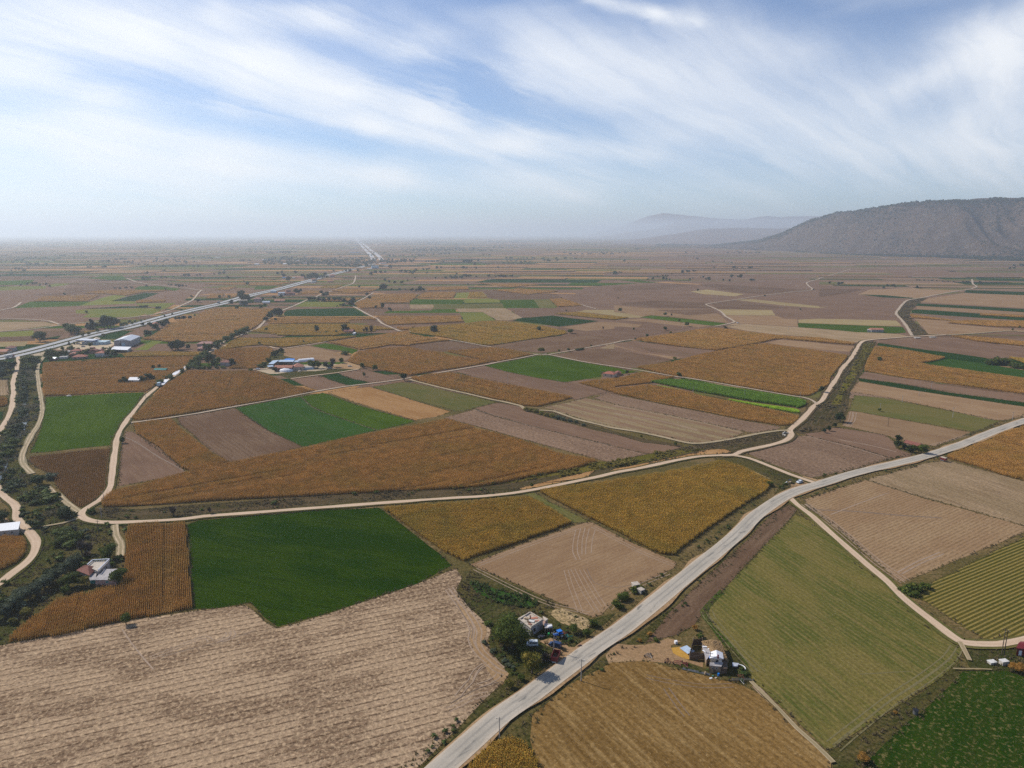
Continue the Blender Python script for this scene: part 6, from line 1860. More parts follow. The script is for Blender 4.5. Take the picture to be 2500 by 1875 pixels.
# trees on the hill
def hill_scrub():
    r = np.random.default_rng(5)
    C, R, _ = HV.shape
    n = 34000
    ci = r.uniform(0, C - 1.01, n); ri = r.uniform(0, 62, n)
    a = ci.astype(int); b = ri.astype(int); fa = (ci - a)[:, None]; fb = (ri - b)[:, None]
    P = (HV[a, b] * (1 - fa) * (1 - fb) + HV[a + 1, b] * fa * (1 - fb) + HV[a, b + 1] * (1 - fa) * fb + HV[a + 1, b + 1] * fa * fb)
    t = ri / 66.0
    nz = np.array([mnoise.fractal(Vector((p[0] * .003, p[1] * .003, 2)), 1.0, 2.0, 4) for p in P])
    prob = .13 + .95 * np.clip(t - .55, 0, 1) * 2.0 + .55 * nz
    foot = np.clip(1 - t * 5.5, 0, 1) * np.clip((P[:, 0] / P[:, 1] - .42) * 5, 0, 1)
    prob += foot * 1.2
    prob += np.clip(t - .85, 0, 1) * 6
    ok = r.random(n) < prob * .75
    P = P[ok]; n = len(P)
    big = (1 + 1.3 * foot[ok] + 1.0 * np.clip(t[ok] - .8, 0, .2) * 5)
    s = r.uniform(4, 9, n) * big
    scatter('hill_scrub', P, r.uniform(0, 6.28, n), np.stack([s, s, s * .95], 1), LB['pine'], 'dark pines and scrub dotting the rocky hill and its crest', 'scrub')
hill_scrub()

def foot_woods():
    """scattered oaks on the flat at the foot of the hill and hedges of the far plain"""
    r = np.random.default_rng(8)
    Q = []
    for s, n in (('A5 300,270 900,230 1500,160 2212,120 2400,120 2400,350 2212,340 1700,340 1300,300 900,300 500,290', 900), ('A5 1500,200 1750,170 2212,130 2400,130 2400,300 2212,290 1750,260', 1500), ('A5 2000,400 2400,360 2400,430 2050,430', 90)):
        W = np.array(pts(s))
        lo, hi = W.min(axis=0), W.max(axis=0)
        X = r.uniform(lo[0], hi[0], n * 3); Y = r.uniform(lo[1], hi[1], n * 3)
        ok = in_poly(W, X, Y)
        for x, y in list(zip(X[ok], Y[ok]))[:n]:
            g = gp(x, y)
            if mnoise.noise(Vector((g[0] * .004, g[1] * .002, 1))) > -.15:
                Q.append(g)
    # rows and knots of trees over the far plain
    rnd = random.Random(3)
    for k in range(260):
        x = rnd.uniform(-100, 1850) if k % 3 else rnd.uniform(-100, 1300)
        y = rnd.choice([rnd.uniform(584, 600), rnd.uniform(590, 640), rnd.uniform(600, 690)])
        g = gp(x, y)
        m = rnd.choice([1, 1, 2, 5, 9, 16])
        L = rnd.uniform(20, 60) * (1 + g[1] / 3000)
        a = rnd.choice([.05, -.1, 1.2])
        for i in range(m):
            d = rnd.uniform(-.5, .5) * L * m / 4
            Q.append((g[0] + math.cos(a) * d + rnd.uniform(-8, 8), g[1] + math.sin(a) * d + rnd.uniform(-8, 8), 0))
    # the wooded belt behind the far hamlet
    for s, n in (('A2 600,330 900,300 1300,320 1850,330 1830,400 1600,410 1300,385 900,390 620,380', 330), ('A3 -80,215 500,190 820,215 820,240 300,240 -80,240', 200), ('A2 1880,330 2212,330 A3 90,345 A2 2212,365 1900,370', 60), ('A1 0,135 1500,150 2212,130 A2 1500,120 A3 400,120 A3 400,150 A2 500,160 A1 800,170 0,165', 300)):
        W = np.array(pts(s)); lo, hi = W.min(axis=0), W.max(axis=0)
        X = r.uniform(lo[0], hi[0], n * 5); Y = r.uniform(lo[1], hi[1], n * 5)
        ok = in_poly(W, X, Y)
        for x, y in list(zip(X[ok], Y[ok]))[:n]:
            Q.append(gp(x, y))
    Q = np.array(Q); n = len(Q)
    s = r.uniform(4, 9, n) * (1 + Q[:, 1] / 14000)
    scatter('far_trees', Q, r.uniform(0, 6.28, n), np.stack([s * 1.1, s * 1.1, s], 1), LB['pine'], 'small dark trees and hedges dotted over the hazy plain to the horizon', 'trees')
foot_woods()

# the stream
W = np.array([gp(*p)[:2] for p in pts('G0 215,560 225,700 228,860 225,930 195,1010 130,1090 80,1180 40,1280 20,1380 -40,1500')])
mw, t, b = new_mat('stream_water', .12)
b.inputs['Base Color'].default_value = (.035, .045, .04, 1); b.inputs['Specular IOR Level'].default_value = .5
ribbon('stream_water', smooth_line(W), 3.4, mw, .40, .5)

# ------------------------------------------------------------------ buildings
PAINT = {}
def paint(name, col, **k):
    if name not in PAINT:
        PAINT[name] = flat_mat(name, col, **k)
    return PAINT[name]
P_ = {
    'white': paint('white_plaster', (.62, .60, .56), var=.15, scale=.6),
    'cream': paint('cream_plaster', (.55, .45, .34), var=.2, scale=.6),
    'grey': paint('grey_render', (.36, .34, .33), var=.2, scale=.6),
    'pink': paint('faded_pink_plaster', (.50, .34, .29), var=.2, scale=.6),
    'brick': paint('bare_brick', (.34, .17, .12), var=.3, scale=1.0),
    'mud': paint('mud_brick', (.30, .215, .14), var=.3, scale=.8),
    'slab': paint('concrete_slab', (.50, .43, .35), var=.2, scale=.5),
    'redroof': paint('red_tile_roof', (.36, .12, .075), var=.3, scale=.8),
    'oldroof': paint('old_red_tile_roof', (.23, .085, .06), var=.4, scale=1.0),
    'terra': paint('terracotta_roof', (.45, .19, .12), var=.25, scale=.7),
    'pinkroof': paint('pink_tile_roof', (.45, .24, .20), var=.2, scale=.7),
    'greyroof': paint('cement_sheet_roof', (.40, .37, .36), var=.35, scale=.5),
    'tin': paint('tin_sheet', (.55, .58, .62), rough=.45, var=.15, scale=.5, metal=.3),
    'bluetin': paint('pale_blue_sheet', (.42, .52, .64), rough=.45, var=.12, scale=.5),
    'palblue': paint('pale_blue_wall', (.42, .55, .62), var=.12),
    'blue': paint('bright_blue_tarp', (.02, .20, .62), rough=.5, var=.1),
    'navy': paint('navy_fascia', (.02, .045, .18), rough=.4, var=.05),
    'wood': paint('weathered_planks', (.15, .10, .065), var=.5, scale=2.0),
    'woodl': paint('pale_timber', (.38, .28, .18), var=.3, scale=2.0),
    'thatch': paint('straw_thatch', (.30, .19, .085), var=.5, scale=1.6, dirt=(.15, .095, .045)),
    'dark': paint('dark_opening', (.012, .012, .014), rough=.4, var=.02),
    'glass': paint('window_glass', (.03, .04, .05), rough=.12, var=.02, spec=.6),
    'frame': paint('window_frame', (.55, .53, .50), var=.05),
    'teal': paint('teal_paint', (.03, .22, .20), var=.2),
    'maroon': paint('maroon_sheet', (.19, .025, .03), rough=.5, var=.2),
    'brightwhite': paint('white_sheet', (.74, .74, .75), rough=.5, var=.05),
    'lilac': paint('whitewashed_parapet', (.52, .54, .60), var=.1, scale=1),
    'rubber': paint('tyre_rubber', (.018, .018, .018), var=.05),
    'steel': paint('dull_steel', (.20, .20, .20), rough=.5, metal=.5, var=.3),
    'rust': paint('rusty_iron', (.16, .055, .025), var=.5, scale=3),
    'concrete': paint('pale_concrete', (.50, .46, .40), var=.25, scale=1),
    'pole': paint('concrete_pole', (.40, .37, .33), var=.2, scale=.6),
    'polew': paint('wooden_pole', (.10, .075, .05), var=.2, scale=.6),
    'bark2': M_BARK,
}

def prism(V, F, pts2, z0, z1s):
    """upright prism on the 2D polygon pts2 from z0 to the heights z1s (one per corner)"""
    n = len(pts2); i = len(V)
    V += [(p[0], p[1], z0) for p in pts2] + [(p[0], p[1], z) for p, z in zip(pts2, z1s)]
    F.append(tuple(i + n - 1 - k for k in range(n)))
    F.append(tuple(i + n + k for k in range(n)))
    for k in range(n):
        F.append((i + k, i + (k + 1) % n, i + n + (k + 1) % n, i + n + k))

def boxm(V, F, c, s, rz=0.0, taper=1.0):
    """box centred on c (z = its base)"""
    ca, sa = math.cos(rz), math.sin(rz)
    i = len(V)
    for z, k in ((0, 1.0), (s[2], taper)):
        for x, y in ((-1, -1), (1, -1), (1, 1), (-1, 1)):
            X, Y = x * s[0] / 2 * k, y * s[1] / 2 * k
            V.append((c[0] + X * ca - Y * sa, c[1] + X * sa + Y * ca, c[2] + z))
    F += [(i + 3, i + 2, i + 1, i), (i + 4, i + 5, i + 6, i + 7)] + [(i + k, i + (k + 1) % 4, i + 4 + (k + 1) % 4, i + 4 + k) for k in range(4)]

def box_obj(name, c, s, mat, parent=None, rz=0.0, taper=1.0):
    V, F = [], []
    boxm(V, F, c, s, rz, taper)
    return mesh_obj(name, V, F, mat, parent)

def cyl(V, F, a, b, ra, rb=None, n=10):
    rb = ra if rb is None else rb
    a, b = Vector(a), Vector(b)
    d = (b - a).normalized(); u = d.orthogonal().normalized(); w = d.cross(u)
    i = len(V)
    for p, r in ((a, ra), (b, rb)):
        for k in range(n):
            t = 2 * math.pi * k / n
            V.append(tuple(p + (u * math.cos(t) + w * math.sin(t)) * r))
    for k in range(n):
        F.append((i + k, i + (k + 1) % n, i + n + (k + 1) % n, i + n + k))
    F.append(tuple(i + n - 1 - k for k in range(n))); F.append(tuple(i + n + k for k in range(n)))

def cyl_obj(name, a, b, r, mat, parent=None, rb=None, n=10):
    V, F = [], []
    cyl(V, F, a, b, r, rb, n)
    return mesh_obj(name, V, F, mat, parent)

def house(name, label, Q, h, wall, roof, style='gable', rise=None, eave=.35, wins=(), doors=(), chim=None, group=None, along=None, cat='house', open_front=False):
    """Q: four world corners, back-left, back-right, front-right, front-left. Sides: 0 back, 1 right, 2 front, 3 left.
    wins: (side, position 0..1, width, height, sill height)"""
    Q = [np.array(q[:2], float) for q in Q]
    c = sum(Q) / 4
    L = [q - c for q in Q]
    ar = area2(L)
    # counter-clockwise for outward faces: front-left, front-right, back-right, back-left
    P = [L[3], L[2], L[1], L[0]]
    o = empty(name, (c[0], c[1], .12))
    V, F = [], []
    if open_front:
        for a, b in ((P[1], P[2]), (P[2], P[3]), (P[3], P[0])):
            m = (a + b) / 2; e = b - a
            boxm(V, F, (m[0], m[1], 0), (np.linalg.norm(e), .2, h), math.atan2(e[1], e[0]))
    else:
        prism(V, F, P, 0, [h] * 4)
    mesh_obj('wall', V, F, wall, o)
    if open_front:
        for k in range(4):
            t = (k + .02) / 3.04
            p = P[0] + (P[1] - P[0]) * t
            cyl_obj('post', (p[0], p[1], 0), (p[0], p[1], h), .12, P_['woodl'], o, n=6)
    w = np.linalg.norm(P[1] - P[0]); d = np.linalg.norm(P[2] - P[1])
    if rise is None: rise = .22 * min(w, d)
    if along is None: along = w >= d
    ex = [p + p / (np.linalg.norm(p) + 1e-6) * eave * 1.4 for p in P]
    V, F = [], []
    if style == 'flat':
        prism(V, F, ex, h + .003, [h + .22] * 4)
    elif style == 'mono':
        prism(V, F, ex, h + .003, [h + .15, h + .15, h + .15 + rise, h + .15 + rise])
    else:
        if along:
            m1, m2 = (ex[0] + ex[3]) / 2, (ex[1] + ex[2]) / 2
        else:
            m1, m2 = (ex[0] + ex[1]) / 2, (ex[3] + ex[2]) / 2
        if style == 'hip':
            q = .5 * min(w, d) / max(w, d, 1e-3)
            a, b = m1 + (m2 - m1) * min(q, .46), m2 + (m1 - m2) * min(q, .46)
        else:
            a, b = m1, m2
        z0, z1 = h + .003, h + .12
        V = [(p[0], p[1], z0) for p in ex] + [(p[0], p[1], z1) for p in ex] + [(a[0], a[1], z1 + rise), (b[0], b[1], z1 + rise)]
        F = [(3, 2, 1, 0)] + [(k, (k + 1) % 4, 4 + (k + 1) % 4, 4 + k) for k in range(4)]
        if along:
            F += [(4, 5, 9, 8), (6, 7, 8, 9), (7, 4, 8), (5, 6, 9)]
        else:
            F += [(5, 6, 9, 8), (7, 4, 8, 9), (4, 5, 8), (6, 7, 9)]
    r = mesh_obj('roof', V, F, roof, o)
    sides = {0: (P[2], P[3]), 1: (P[1], P[2]), 2: (P[0], P[1]), 3: (P[3], P[0])}
    for kind, lst in (('window', wins), ('door', doors)):
        for it in lst:
            s, t, ww, hh, z = it[:5]
            mt = it[5] if len(it) > 5 else (P_['glass'] if kind == 'window' else P_['wood'])
            a, b = sides[s]
            e = b - a; n = np.array((e[1], -e[0])) / np.linalg.norm(e)
            p = a + e * t + n * .02
            ang = math.atan2(e[1], e[0])
            if kind == 'window':
                f = box_obj('window', (p[0], p[1], z), (ww + .2, .12, hh + .2), P_['frame'], o, ang)
                q = p + n * .05
                box_obj('pane', (q[0], q[1], z + .1), (ww, .08, hh), mt, f, ang)
            else:
                box_obj('door', (p[0], p[1], z), (ww, .12, hh), mt, o, ang)
    if chim:
        for t in (chim if isinstance(chim, (list, tuple)) else [chim]):
            p = (P[0] + (P[1] - P[0]) * t + P[3] + (P[2] - P[3]) * t) / 2
            box_obj('chimney', (p[0], p[1], h), (.6, .6, rise + 1.0), P_['brick'], r)
    tag(o, label, cat, group)
    return o

def base_edge(t, xl, yl, xr, yr, depth):
    a = gp(*tl(t, xl, yl))[:2]; b = gp(*tl(t, xr, yr))[:2]
    e = (b - a); e = e / np.linalg.norm(e)
    n = np.array((-e[1], e[0]))
    if n[1] < 0: n = -n
    return [a + n * depth, b + n * depth, b, a]

def roof_px(t, z, *xy):
    return [gp(*tl(t, x, y), z)[:2] for x, y in xy]

def bh(name, label, t, xl, yl, xr, yr, hp, depth, wall, roof, style='gable', nw=0, **k):
    """house from its front base line in a tile, height in tile pixels"""
    Q = base_edge(t, xl, yl, xr, yr, depth)
    X, Y = tl(t, (xl + xr) / 2, (yl + yr) / 2)
    h, _ = tree_h(X, Y, hp / TILES[t][2])
    w = np.linalg.norm(Q[2] - Q[3])
    rise = k.pop('rise', min(2.2, .22 * min(w, depth)) if style in ('gable', 'hip') else .4)
    h = max(2.0, h - rise * .8 - (depth * .12 if style == 'flat' else depth * .07))
    wins = list(k.pop('wins', ()))
    if nw:
        st = 2 if h > 5 else 1
        for s in range(st):
            for i in range(nw):
                wins.append((2, (i + .5) / nw, 1.1, 1.2, .9 + s * 2.9))
    return house(name, label, Q, h, P_[wall], P_[roof], style, rise, wins=wins, **k)

# ---- the flat-roofed house by the road
Q = roof_px('H1', 3.6, (770, 235), (1040, 60), (1385, 262), (1062, 470))
nh = house('flat_roofed_house', 'flat-roofed unfinished house behind the big dark tree, pale slab roof with clutter', [Q[0], Q[1], Q[2], Q[3]], 3.4, P_['grey'], P_['slab'], 'flat',
           wins=[(2, .30, 1.1, 1.4, 1.0, P_['dark']), (2, .62, .5, .6, 2.0, P_['dark'])], doors=[(2, .12, 1.0, 2.1, 0)])
def on_roof(x, y, z=3.75):
    g = gp(*tl('H1', x, y), z)
    return (g[0] - nh.location[0], g[1] - nh.location[1])
V, F = [], []
rnd = random.Random(2)
c0 = [np.array(on_roof(x, y)) for x, y in ((1040, 60), (1385, 262), (1062, 470), (770, 235))]
for i, (a, b) in enumerate(((c0[0], c0[1]), (c0[1], c0[2]), (c0[3], c0[0]))):
    m = (a + b) / 2; e = b - a
    box_obj('parapet', (m[0] * .97, m[1] * .97, 3.6), (np.linalg.norm(e) * .97, .35, .45), P_['slab'], nh, math.atan2(e[1], e[0]))
p = on_roof(1048, 235); box_obj('chimney', (p[0], p[1], 3.6), (.45, .45, 1.5), P_['brick'], nh)
p = on_roof(1222, 320); box_obj('chimney', (p[0], p[1], 3.6), (.3, .3, .8), P_['grey'], nh)
for x, y, s, mt in ((1080, 300, (2.2, 1.4, .3), 'white'), (960, 240, (1.8, .8, .5), 'woodl'), (1160, 210, (2.4, 1.2, .12), 'terra'), (1230, 290, (1.5, .8, .2), 'terra'), (1040, 385, (1.2, .8, .35), 'brick'), (900, 200, (1.6, 1.2, .2), 'cream'), (1000, 330, (1.4, .5, .6), 'wood')):
    p = on_roof(x, y); box_obj('roof_clutter', (p[0], p[1], 3.62), s, P_[mt], nh, rnd.uniform(0, 3))
q = roof_px('H1', 3.0, (1385, 165), (1405, 160), (1520, 225), (1450, 275))
house('lean_to', 'small pink lean-to joined to the right corner of the flat-roofed house', q, 2.6, P_['pink'], P_['slab'], 'flat', eave=.1, cat='shed')
q = roof_px('H1', 3.0, (715, 170), (890, 70), (915, 95), (735, 195))
house('low_wall', 'free-standing concrete wall left of the flat-roofed house', q, 2.0, P_['concrete'], P_['slab'], 'flat', eave=.05, cat='wall')
q = roof_px('H1', 2.2, (1430, 370), (1620, 380), (1640, 470), (1450, 480))
house('tool_shed', 'rickety timber shed with white junk on its roof between house and tractor', q, 2.0, P_['wood'], P_['greyroof'], 'flat', eave=.15, cat='shed', open_front=True)
g = gp(*tl('H1', 1570, 450), 2.3)
o = box_obj('white_box', (0, 0, 0), (1.6, 1.0, .5), P_['brightwhite'], rz=.4); o.location = (g[0], g[1], 2.35)
tag(o, 'white box lying on the roof of the rickety timber shed', 'box')
for i, (x, y) in enumerate(((1310, 735), (1370, 725))):
    g = gp(*tl('H1', x, y)); V, F = [], []
    for k in range(5): boxm(V, F, (rnd.uniform(-.8, .8), rnd.uniform(-.5, .5), 0), (.5, .4, rnd.uniform(.2, .5)), rnd.uniform(0, 3))
    o = mesh_obj('scrap_heap', V, F, P_[('concrete', 'pink')[i]]); o.location = (g[0], g[1], .15)
    tag(o, ('heap of pale scrap in front of the shaded house wall', 'pinkish scrap heap right of the pale one by the house wall')[i], 'scrap heap')
g = gp(*tl('H1', 1545, 690)); o = cyl_obj('green_barrel', (0, 0, 0), (0, 0, 1.0), .35, paint('green_plastic', (.03, .35, .10))); o.location = (g[0], g[1], .1)
tag(o, 'bright green barrel standing under the timber shed posts', 'barrel')

# ---- plank pen, straw shed and cabin right of the road
def plank_wall(parent, a, b, z0, h, mat, n, rnd, name='plank'):
    e = b - a; Lw = np.linalg.norm(e); ang = math.atan2(e[1], e[0])
    me = None
    for k in range(n):
        p = a + e * (k + .5) / n
        if me is None:
            V, F = [], []
            boxm(V, F, (0, 0, 0), (Lw / n * .94, .06, h))
            oo = mesh_obj(name, V, F, mat, parent); me = oo.data
        else:
            oo = link(bpy.data.objects.new(name, me), parent)
        oo.location = (p[0], p[1], z0); oo.rotation_euler = (rnd.uniform(-.03, .03), 0, ang); oo.scale = (1, 1, rnd.uniform(.88, 1.05))
pen_c = gp(*tl('H2', 640, 500))[:2]
pen = empty('plank_pen', (pen_c[0], pen_c[1], .1))
Pn = [gp(*tl('H2', x, y), 2.6)[:2] - pen_c for x, y in ((530, 300), (750, 300), (835, 640), (445, 640))]
for a, b, n in ((Pn[0], Pn[1], 12), (Pn[1], Pn[2], 22), (Pn[3], Pn[2], 26), (Pn[0], Pn[3], 22)):
    plank_wall(pen, a, b, 0, 2.6, P_['wood'], n, rnd)
for p in Pn:
    cyl_obj('post', (p[0], p[1], 0), (p[0], p[1], 3.1), .12, P_['woodl'], pen, n=6)
tag(pen, 'dark roofless plank pen beside the straw-roofed shed', 'animal pen')
q = roof_px('H2', 2.9, (750, 370), (1190, 360), (1370, 830), (1030, 640))
sh = house('straw_roofed_shed', 'shed with brown straw roof between the plank pen and the hay field', [q[0], q[1], q[2], q[3]], 2.6, P_['mud'], P_['thatch'], 'gable', rise=.7, cat='shed', along=False)
V, F = [], []
for k in range(420):
    t, u = rnd.random(), rnd.random()
    p = (q[3] * (1 - t) + q[2] * t) * u + (q[0] * (1 - t) + q[1] * t) * (1 - u)
    zz = 3.15 + .6 * (1 - abs(t - .5) * 2)
    leaf(V, F, (p[0] - sh.location[0], p[1] - sh.location[1], zz - .25), .28, rnd, 3)
o = mesh_obj('straw', V, F, P_['thatch'], sh)
q = roof_px('H2', 2.6, (765, 480), (1000, 475), (960, 620), (850, 800))
house('patched_shed', 'low shed with torn white sheeting on its grey roof, between pen and straw roof', q, 2.3, P_['mud'], P_['greyroof'], 'flat', cat='shed')
for i, (x, y, s, l) in enumerate(((830, 500, (2.0, .6, .08), 'white sheet flapping on the back edge of the patched shed roof'), (930, 550, (1.1, .5, .1), 'white sheet in the middle of the patched shed roof'), (800, 610, (.5, 1.6, .08), 'white sheet along the pen side of the patched shed roof'))):
    g = gp(*tl('H2', x, y), 2.75); o = box_obj('white_sheet', (0, 0, 0), s, P_['brightwhite'], rz=.3 * i); o.location = (g[0], g[1], 2.85)
    tag(o, l, 'sheet')
q = roof_px('H2', 4.6, (965, 645), (1225, 650), (1240, 780), (960, 765))
cb = house('cabin', 'raised cabin with bright white gable roof in front of the straw roof', q, 4.4, P_['cream'], P_['brightwhite'], 'gable', rise=.9, along=False,
           wins=[(2, .55, .7, 1.0, 2.8, P_['dark']), (2, .85, .7, 1.2, 2.6, P_['white'])], cat='cabin')
g = gp(*tl('H2', 1137, 740), 5.3); box_obj('chimney', (g[0] - cb.location[0], g[1] - cb.location[1], 4.6), (.4, .4, 1.3), P_['maroon'], cb)
q = roof_px('H2', 2.9, (950, 900), (1250, 900), (1205, 972), (940, 950))
house('cabin_store', 'brown block store below the white-roofed cabin with small dark windows', q, 2.6, P_['mud'], P_['greyroof'], 'mono', rise=.4, eave=.12,
      wins=[(2, .28, .5, .6, 1.5, P_['dark']), (2, .62, .6, .4, 1.7, P_['dark'])], doors=[(2, .45, .8, 1.4, 0)], cat='store')
q = roof_px('H2', 2.4, (1240, 830), (1340, 850), (1360, 1000), (1215, 1000))
house('timber_shed', 'small dark timber shed on the hay-field side of the cabin', q, 2.1, P_['wood'], P_['wood'], 'mono', cat='shed')
g = gp(*tl('H2', 985, 810), 2.0); o = box_obj('blue_tarp', (0, 0, 0), (1.6, 1.2, .7), P_['blue']); o.location = (g[0], g[1], 2.4)
tag(o, 'bright blue tarpaulin bundle tucked beneath the eave of the white cabin roof', 'tarpaulin')
q = roof_px('H2', .6, (1490, 900), (1640, 920), (1600, 990), (1500, 980))
house('tin_hutch', 'low tin-covered hutch at the end of the dirt track behind the cabin', q, .6, P_['wood'], P_['tin'], 'flat', eave=.1, cat='hutch')
V, F = [], []
for k in range(9):
    a = -.5 + k * .28
    p = (1.9 * math.cos(a), 1.9 * math.sin(a)); r = (1.9 * math.cos(a + .28), 1.9 * math.sin(a + .28))
    cyl(V, F, (p[0], p[1], .2), (r[0], r[1], .2), .16, n=6)
o = mesh_obj('white_pipe', V, F, P_['brightwhite']); g = gp(*tl('H2', 1660, 1030)); o.location = (g[0], g[1], .1)
tag(o, 'curved white pipe lying beside the low tin hutch', 'pipe')
g = gp(*tl('H2', 380, 590)); o = box_obj('tin_sheet', (0, 0, 0), (3.2, 4.0, .15), P_['bluetin'], rz=.5); o.location = (g[0], g[1], .35)
tag(o, 'pale blue tin sheet leaning by the left side of the plank pen', 'tin sheet')
for x, y, s, mt, nm, l, ct in ((1145, 1215, None, 'blue', 'blue_barrel', 'blue barrel in the grass in front of the cabin', 'barrel'), (1140, 1165, (2.2, .8, .12), 'woodl', 'plank_stack', 'pale boards lying in front of the brown block store', 'boards'),
                        (820, 1180, (.5, .5, .9), 'woodl', 'timber_crate', 'upright pale crate left of the cabin grass', 'crate'), (960, 1285, (.9, .5, .25), 'brightwhite', 'white_crate', 'white crate in the grass at the stubble edge', 'crate'),
                        (1080, 1280, (.6, .5, .3), 'cream', 'cream_crate', 'cream crate right of the white one at the stubble edge', 'crate'), (1010, 1230, (.4, .4, .3), 'teal', 'green_tub', 'small green tub between the crates and the barrel', 'tub'),
                        (100, 420, (.9, .9, 1.0), 'brightwhite', 'white_tank', 'small white tank on the grain heap edge', 'tank')):
    g = gp(*tl('H2', x, y))
    o = cyl_obj(nm, (0, 0, 0), (0, 0, .9), .32, P_[mt]) if s is None else box_obj(nm, (0, 0, 0), s, P_[mt], rz=.3)
    o.location = (g[0], g[1], .15); tag(o, l, ct)
V, F = [], []
for k in range(7):
    cyl(V, F, (-4.5 + rnd.uniform(-.4, .4), -.15 * k, .12 + .05 * (k % 2)), (4.5, -.15 * k - .3, .12), .08, n=5)
o = mesh_obj('pole_bundle', V, F, P_['steel']); a = gp(*tl('H2', 400, 1045)); b = gp(*tl('H2', 790, 1125)); o.location = ((a[0] + b[0]) / 2, (a[1] + b[1]) / 2, .1); o.rotation_euler = (0, 0, math.atan2(b[1] - a[1], b[0] - a[0]))
tag(o, 'bundle of grey poles lying along the stubble edge left of the cabin', 'pole bundle')

def implement(label, t, x, y, rz, L, mat, tines=7, wheels=True):
    """towed farm implement: toolbar, drawbar, curved tines, two wheels"""
    g = gp(*tl(t, x, y))
    o = empty('farm_implement', (g[0], g[1], .15), rz)
    V, F = [], []
    boxm(V, F, (0, 0, .55), (L, .14, .14)); boxm(V, F, (0, .8, .55), (L * .8, .12, .12))
    for s in (-1, 0, 1): boxm(V, F, (s * L * .38, .4, .56), (.1, .9, .1))
    cyl(V, F, (-.5, -.1, .6), (0, -1.9, .45), .06, n=6); cyl(V, F, (.5, -.1, .6), (0, -1.9, .45), .06, n=6)
    mesh_obj('frame', V, F, mat, o)
    V, F = [], []
    for k in range(tines):
        X = -L / 2 + L * (k + .5) / tines
        for yy in (0, .8):
            cyl(V, F, (X, yy, .6), (X, yy + .25, .3), .035, n=5); cyl(V, F, (X, yy + .25, .3), (X, yy + .05, 0), .03, n=5)
    mesh_obj('tine_rack', V, F, P_['rust'], o)
    if wheels:
        for s in (-1, 1):
            cyl_obj('wheel', (s * (L / 2 + .1), .4, .35), (s * (L / 2 + .3), .4, .35), .35, P_['rubber'], o, n=14)
    tag(o, label, 'farm implement')
    return o
implement('small hay rake standing on the trodden farm entrance', 'E2', 460, 850, .5, 2.2, P_['steel'], 5)
implement('dark plough at the stubble edge, middle of the three entrance implements', 'E2', 720, 925, 1.0, 2.0, P_['rust'], 5)
implement('rusty red harrow nearest to the plank pen at the stubble edge', 'E2', 860, 945, .2, 2.8, P_['maroon'], 6)
implement('low red implement in the weeds between harrow and cabin', 'E2', 960, 968, .1, 1.8, P_['maroon'], 4, False)
h = implement('long dark disc harrow parked at the corner of the golden stubble', 'H2', 1720, 1360, .02, 7.5, P_['steel'], 18)
implement('small orange-red implement behind the long dark harrow', 'H2', 1700, 1255, .4, 2.0, P_['rust'], 5, False)
implement('red plough hitched behind the blue tractor', 'H1', 1960, 650, 1.9, 2.2, P_['maroon'], 4, False)
implement('grey seed frame on the grass right of the red plough', 'H1', 2060, 740, 1.6, 2.0, P_['teal'], 4)

# ---- terrace house at the lower left
q = roof_px('H3', 3.9, (1060, 380), (1565, 350), (1235, 680), (905, 520))
th = house('terrace_house', 'house with whitewashed balustrade round its flat roof terrace, lower left', q, 3.6, P_['grey'], P_['slab'], 'flat', eave=.1, wins=[(1, .3, 1.0, 1.2, 1.6), (1, .65, 1.0, 1.2, 1.6), (2, .7, 1.0, 1.2, 1.6)])
for i, (a, b) in enumerate(((q[0], q[1]), (q[1], q[2]), (q[3], q[0]))):
    loc = np.array(th.location[:2]); a = a - loc; b = b - loc; e = b - a; Lr = np.linalg.norm(e); ang = math.atan2(e[1], e[0]); m = (a + b) / 2
    bal = box_obj('balustrade', (m[0], m[1], 4.45), (Lr, .4, .22), P_['lilac'], th, ang)
    n = int(Lr / .9)
    V, F = [], []
    for k in range(n + 1):
        p = a + e * k / n
        boxm(V, F, (p[0], p[1], 3.83), (.22, .22, .63), ang)
    mesh_obj('baluster', V, F, P_['lilac'], bal)['kind'] = 'stuff'
q = roof_px('H3', 3.1, (800, 515), (1190, 555), (960, 790), (600, 640))
house('red_hip_roofed_house', 'old house with dark red hipped roof in front of the terrace house', q, 2.9, P_['cream'], P_['oldroof'], 'hip', rise=1.9, wins=[(1, .4, .8, 1.1, 1.0)])
q = roof_px('H3', 2.8, (1420, 650), (1800, 640), (1745, 915), (1125, 915))
house('grey_roofed_shed', 'long shed with patched grey roof and one teal window beside the row maize', q, 2.5, P_['pink'], P_['greyroof'], 'mono', rise=.5, wins=[(2, .58, 1.0, .8, 1.0, P_['teal'])], cat='shed')
q = roof_px('H3', 2.3, (960, 800), (1180, 700), (1130, 900), (985, 930))
house('teal_doored_annexe', 'small annexe with dark teal front between hip roof and grey shed', q, 2.0, P_['teal'], P_['greyroof'], 'mono', rise=.3, cat='annexe')
q = roof_px('D0', 3.2, (-90, 312), (175, 283), (158, 340), (-110, 365))
house('white_roofed_barn', 'barn with bright white roof cut by the left edge of the view', q, 3.0, P_['concrete'], P_['brightwhite'], 'mono', rise=.6, wins=[(2, .55, .8, .6, 1.4, P_['dark']), (2, .8, .8, .6, 1.4, P_['dark'])], cat='barn')
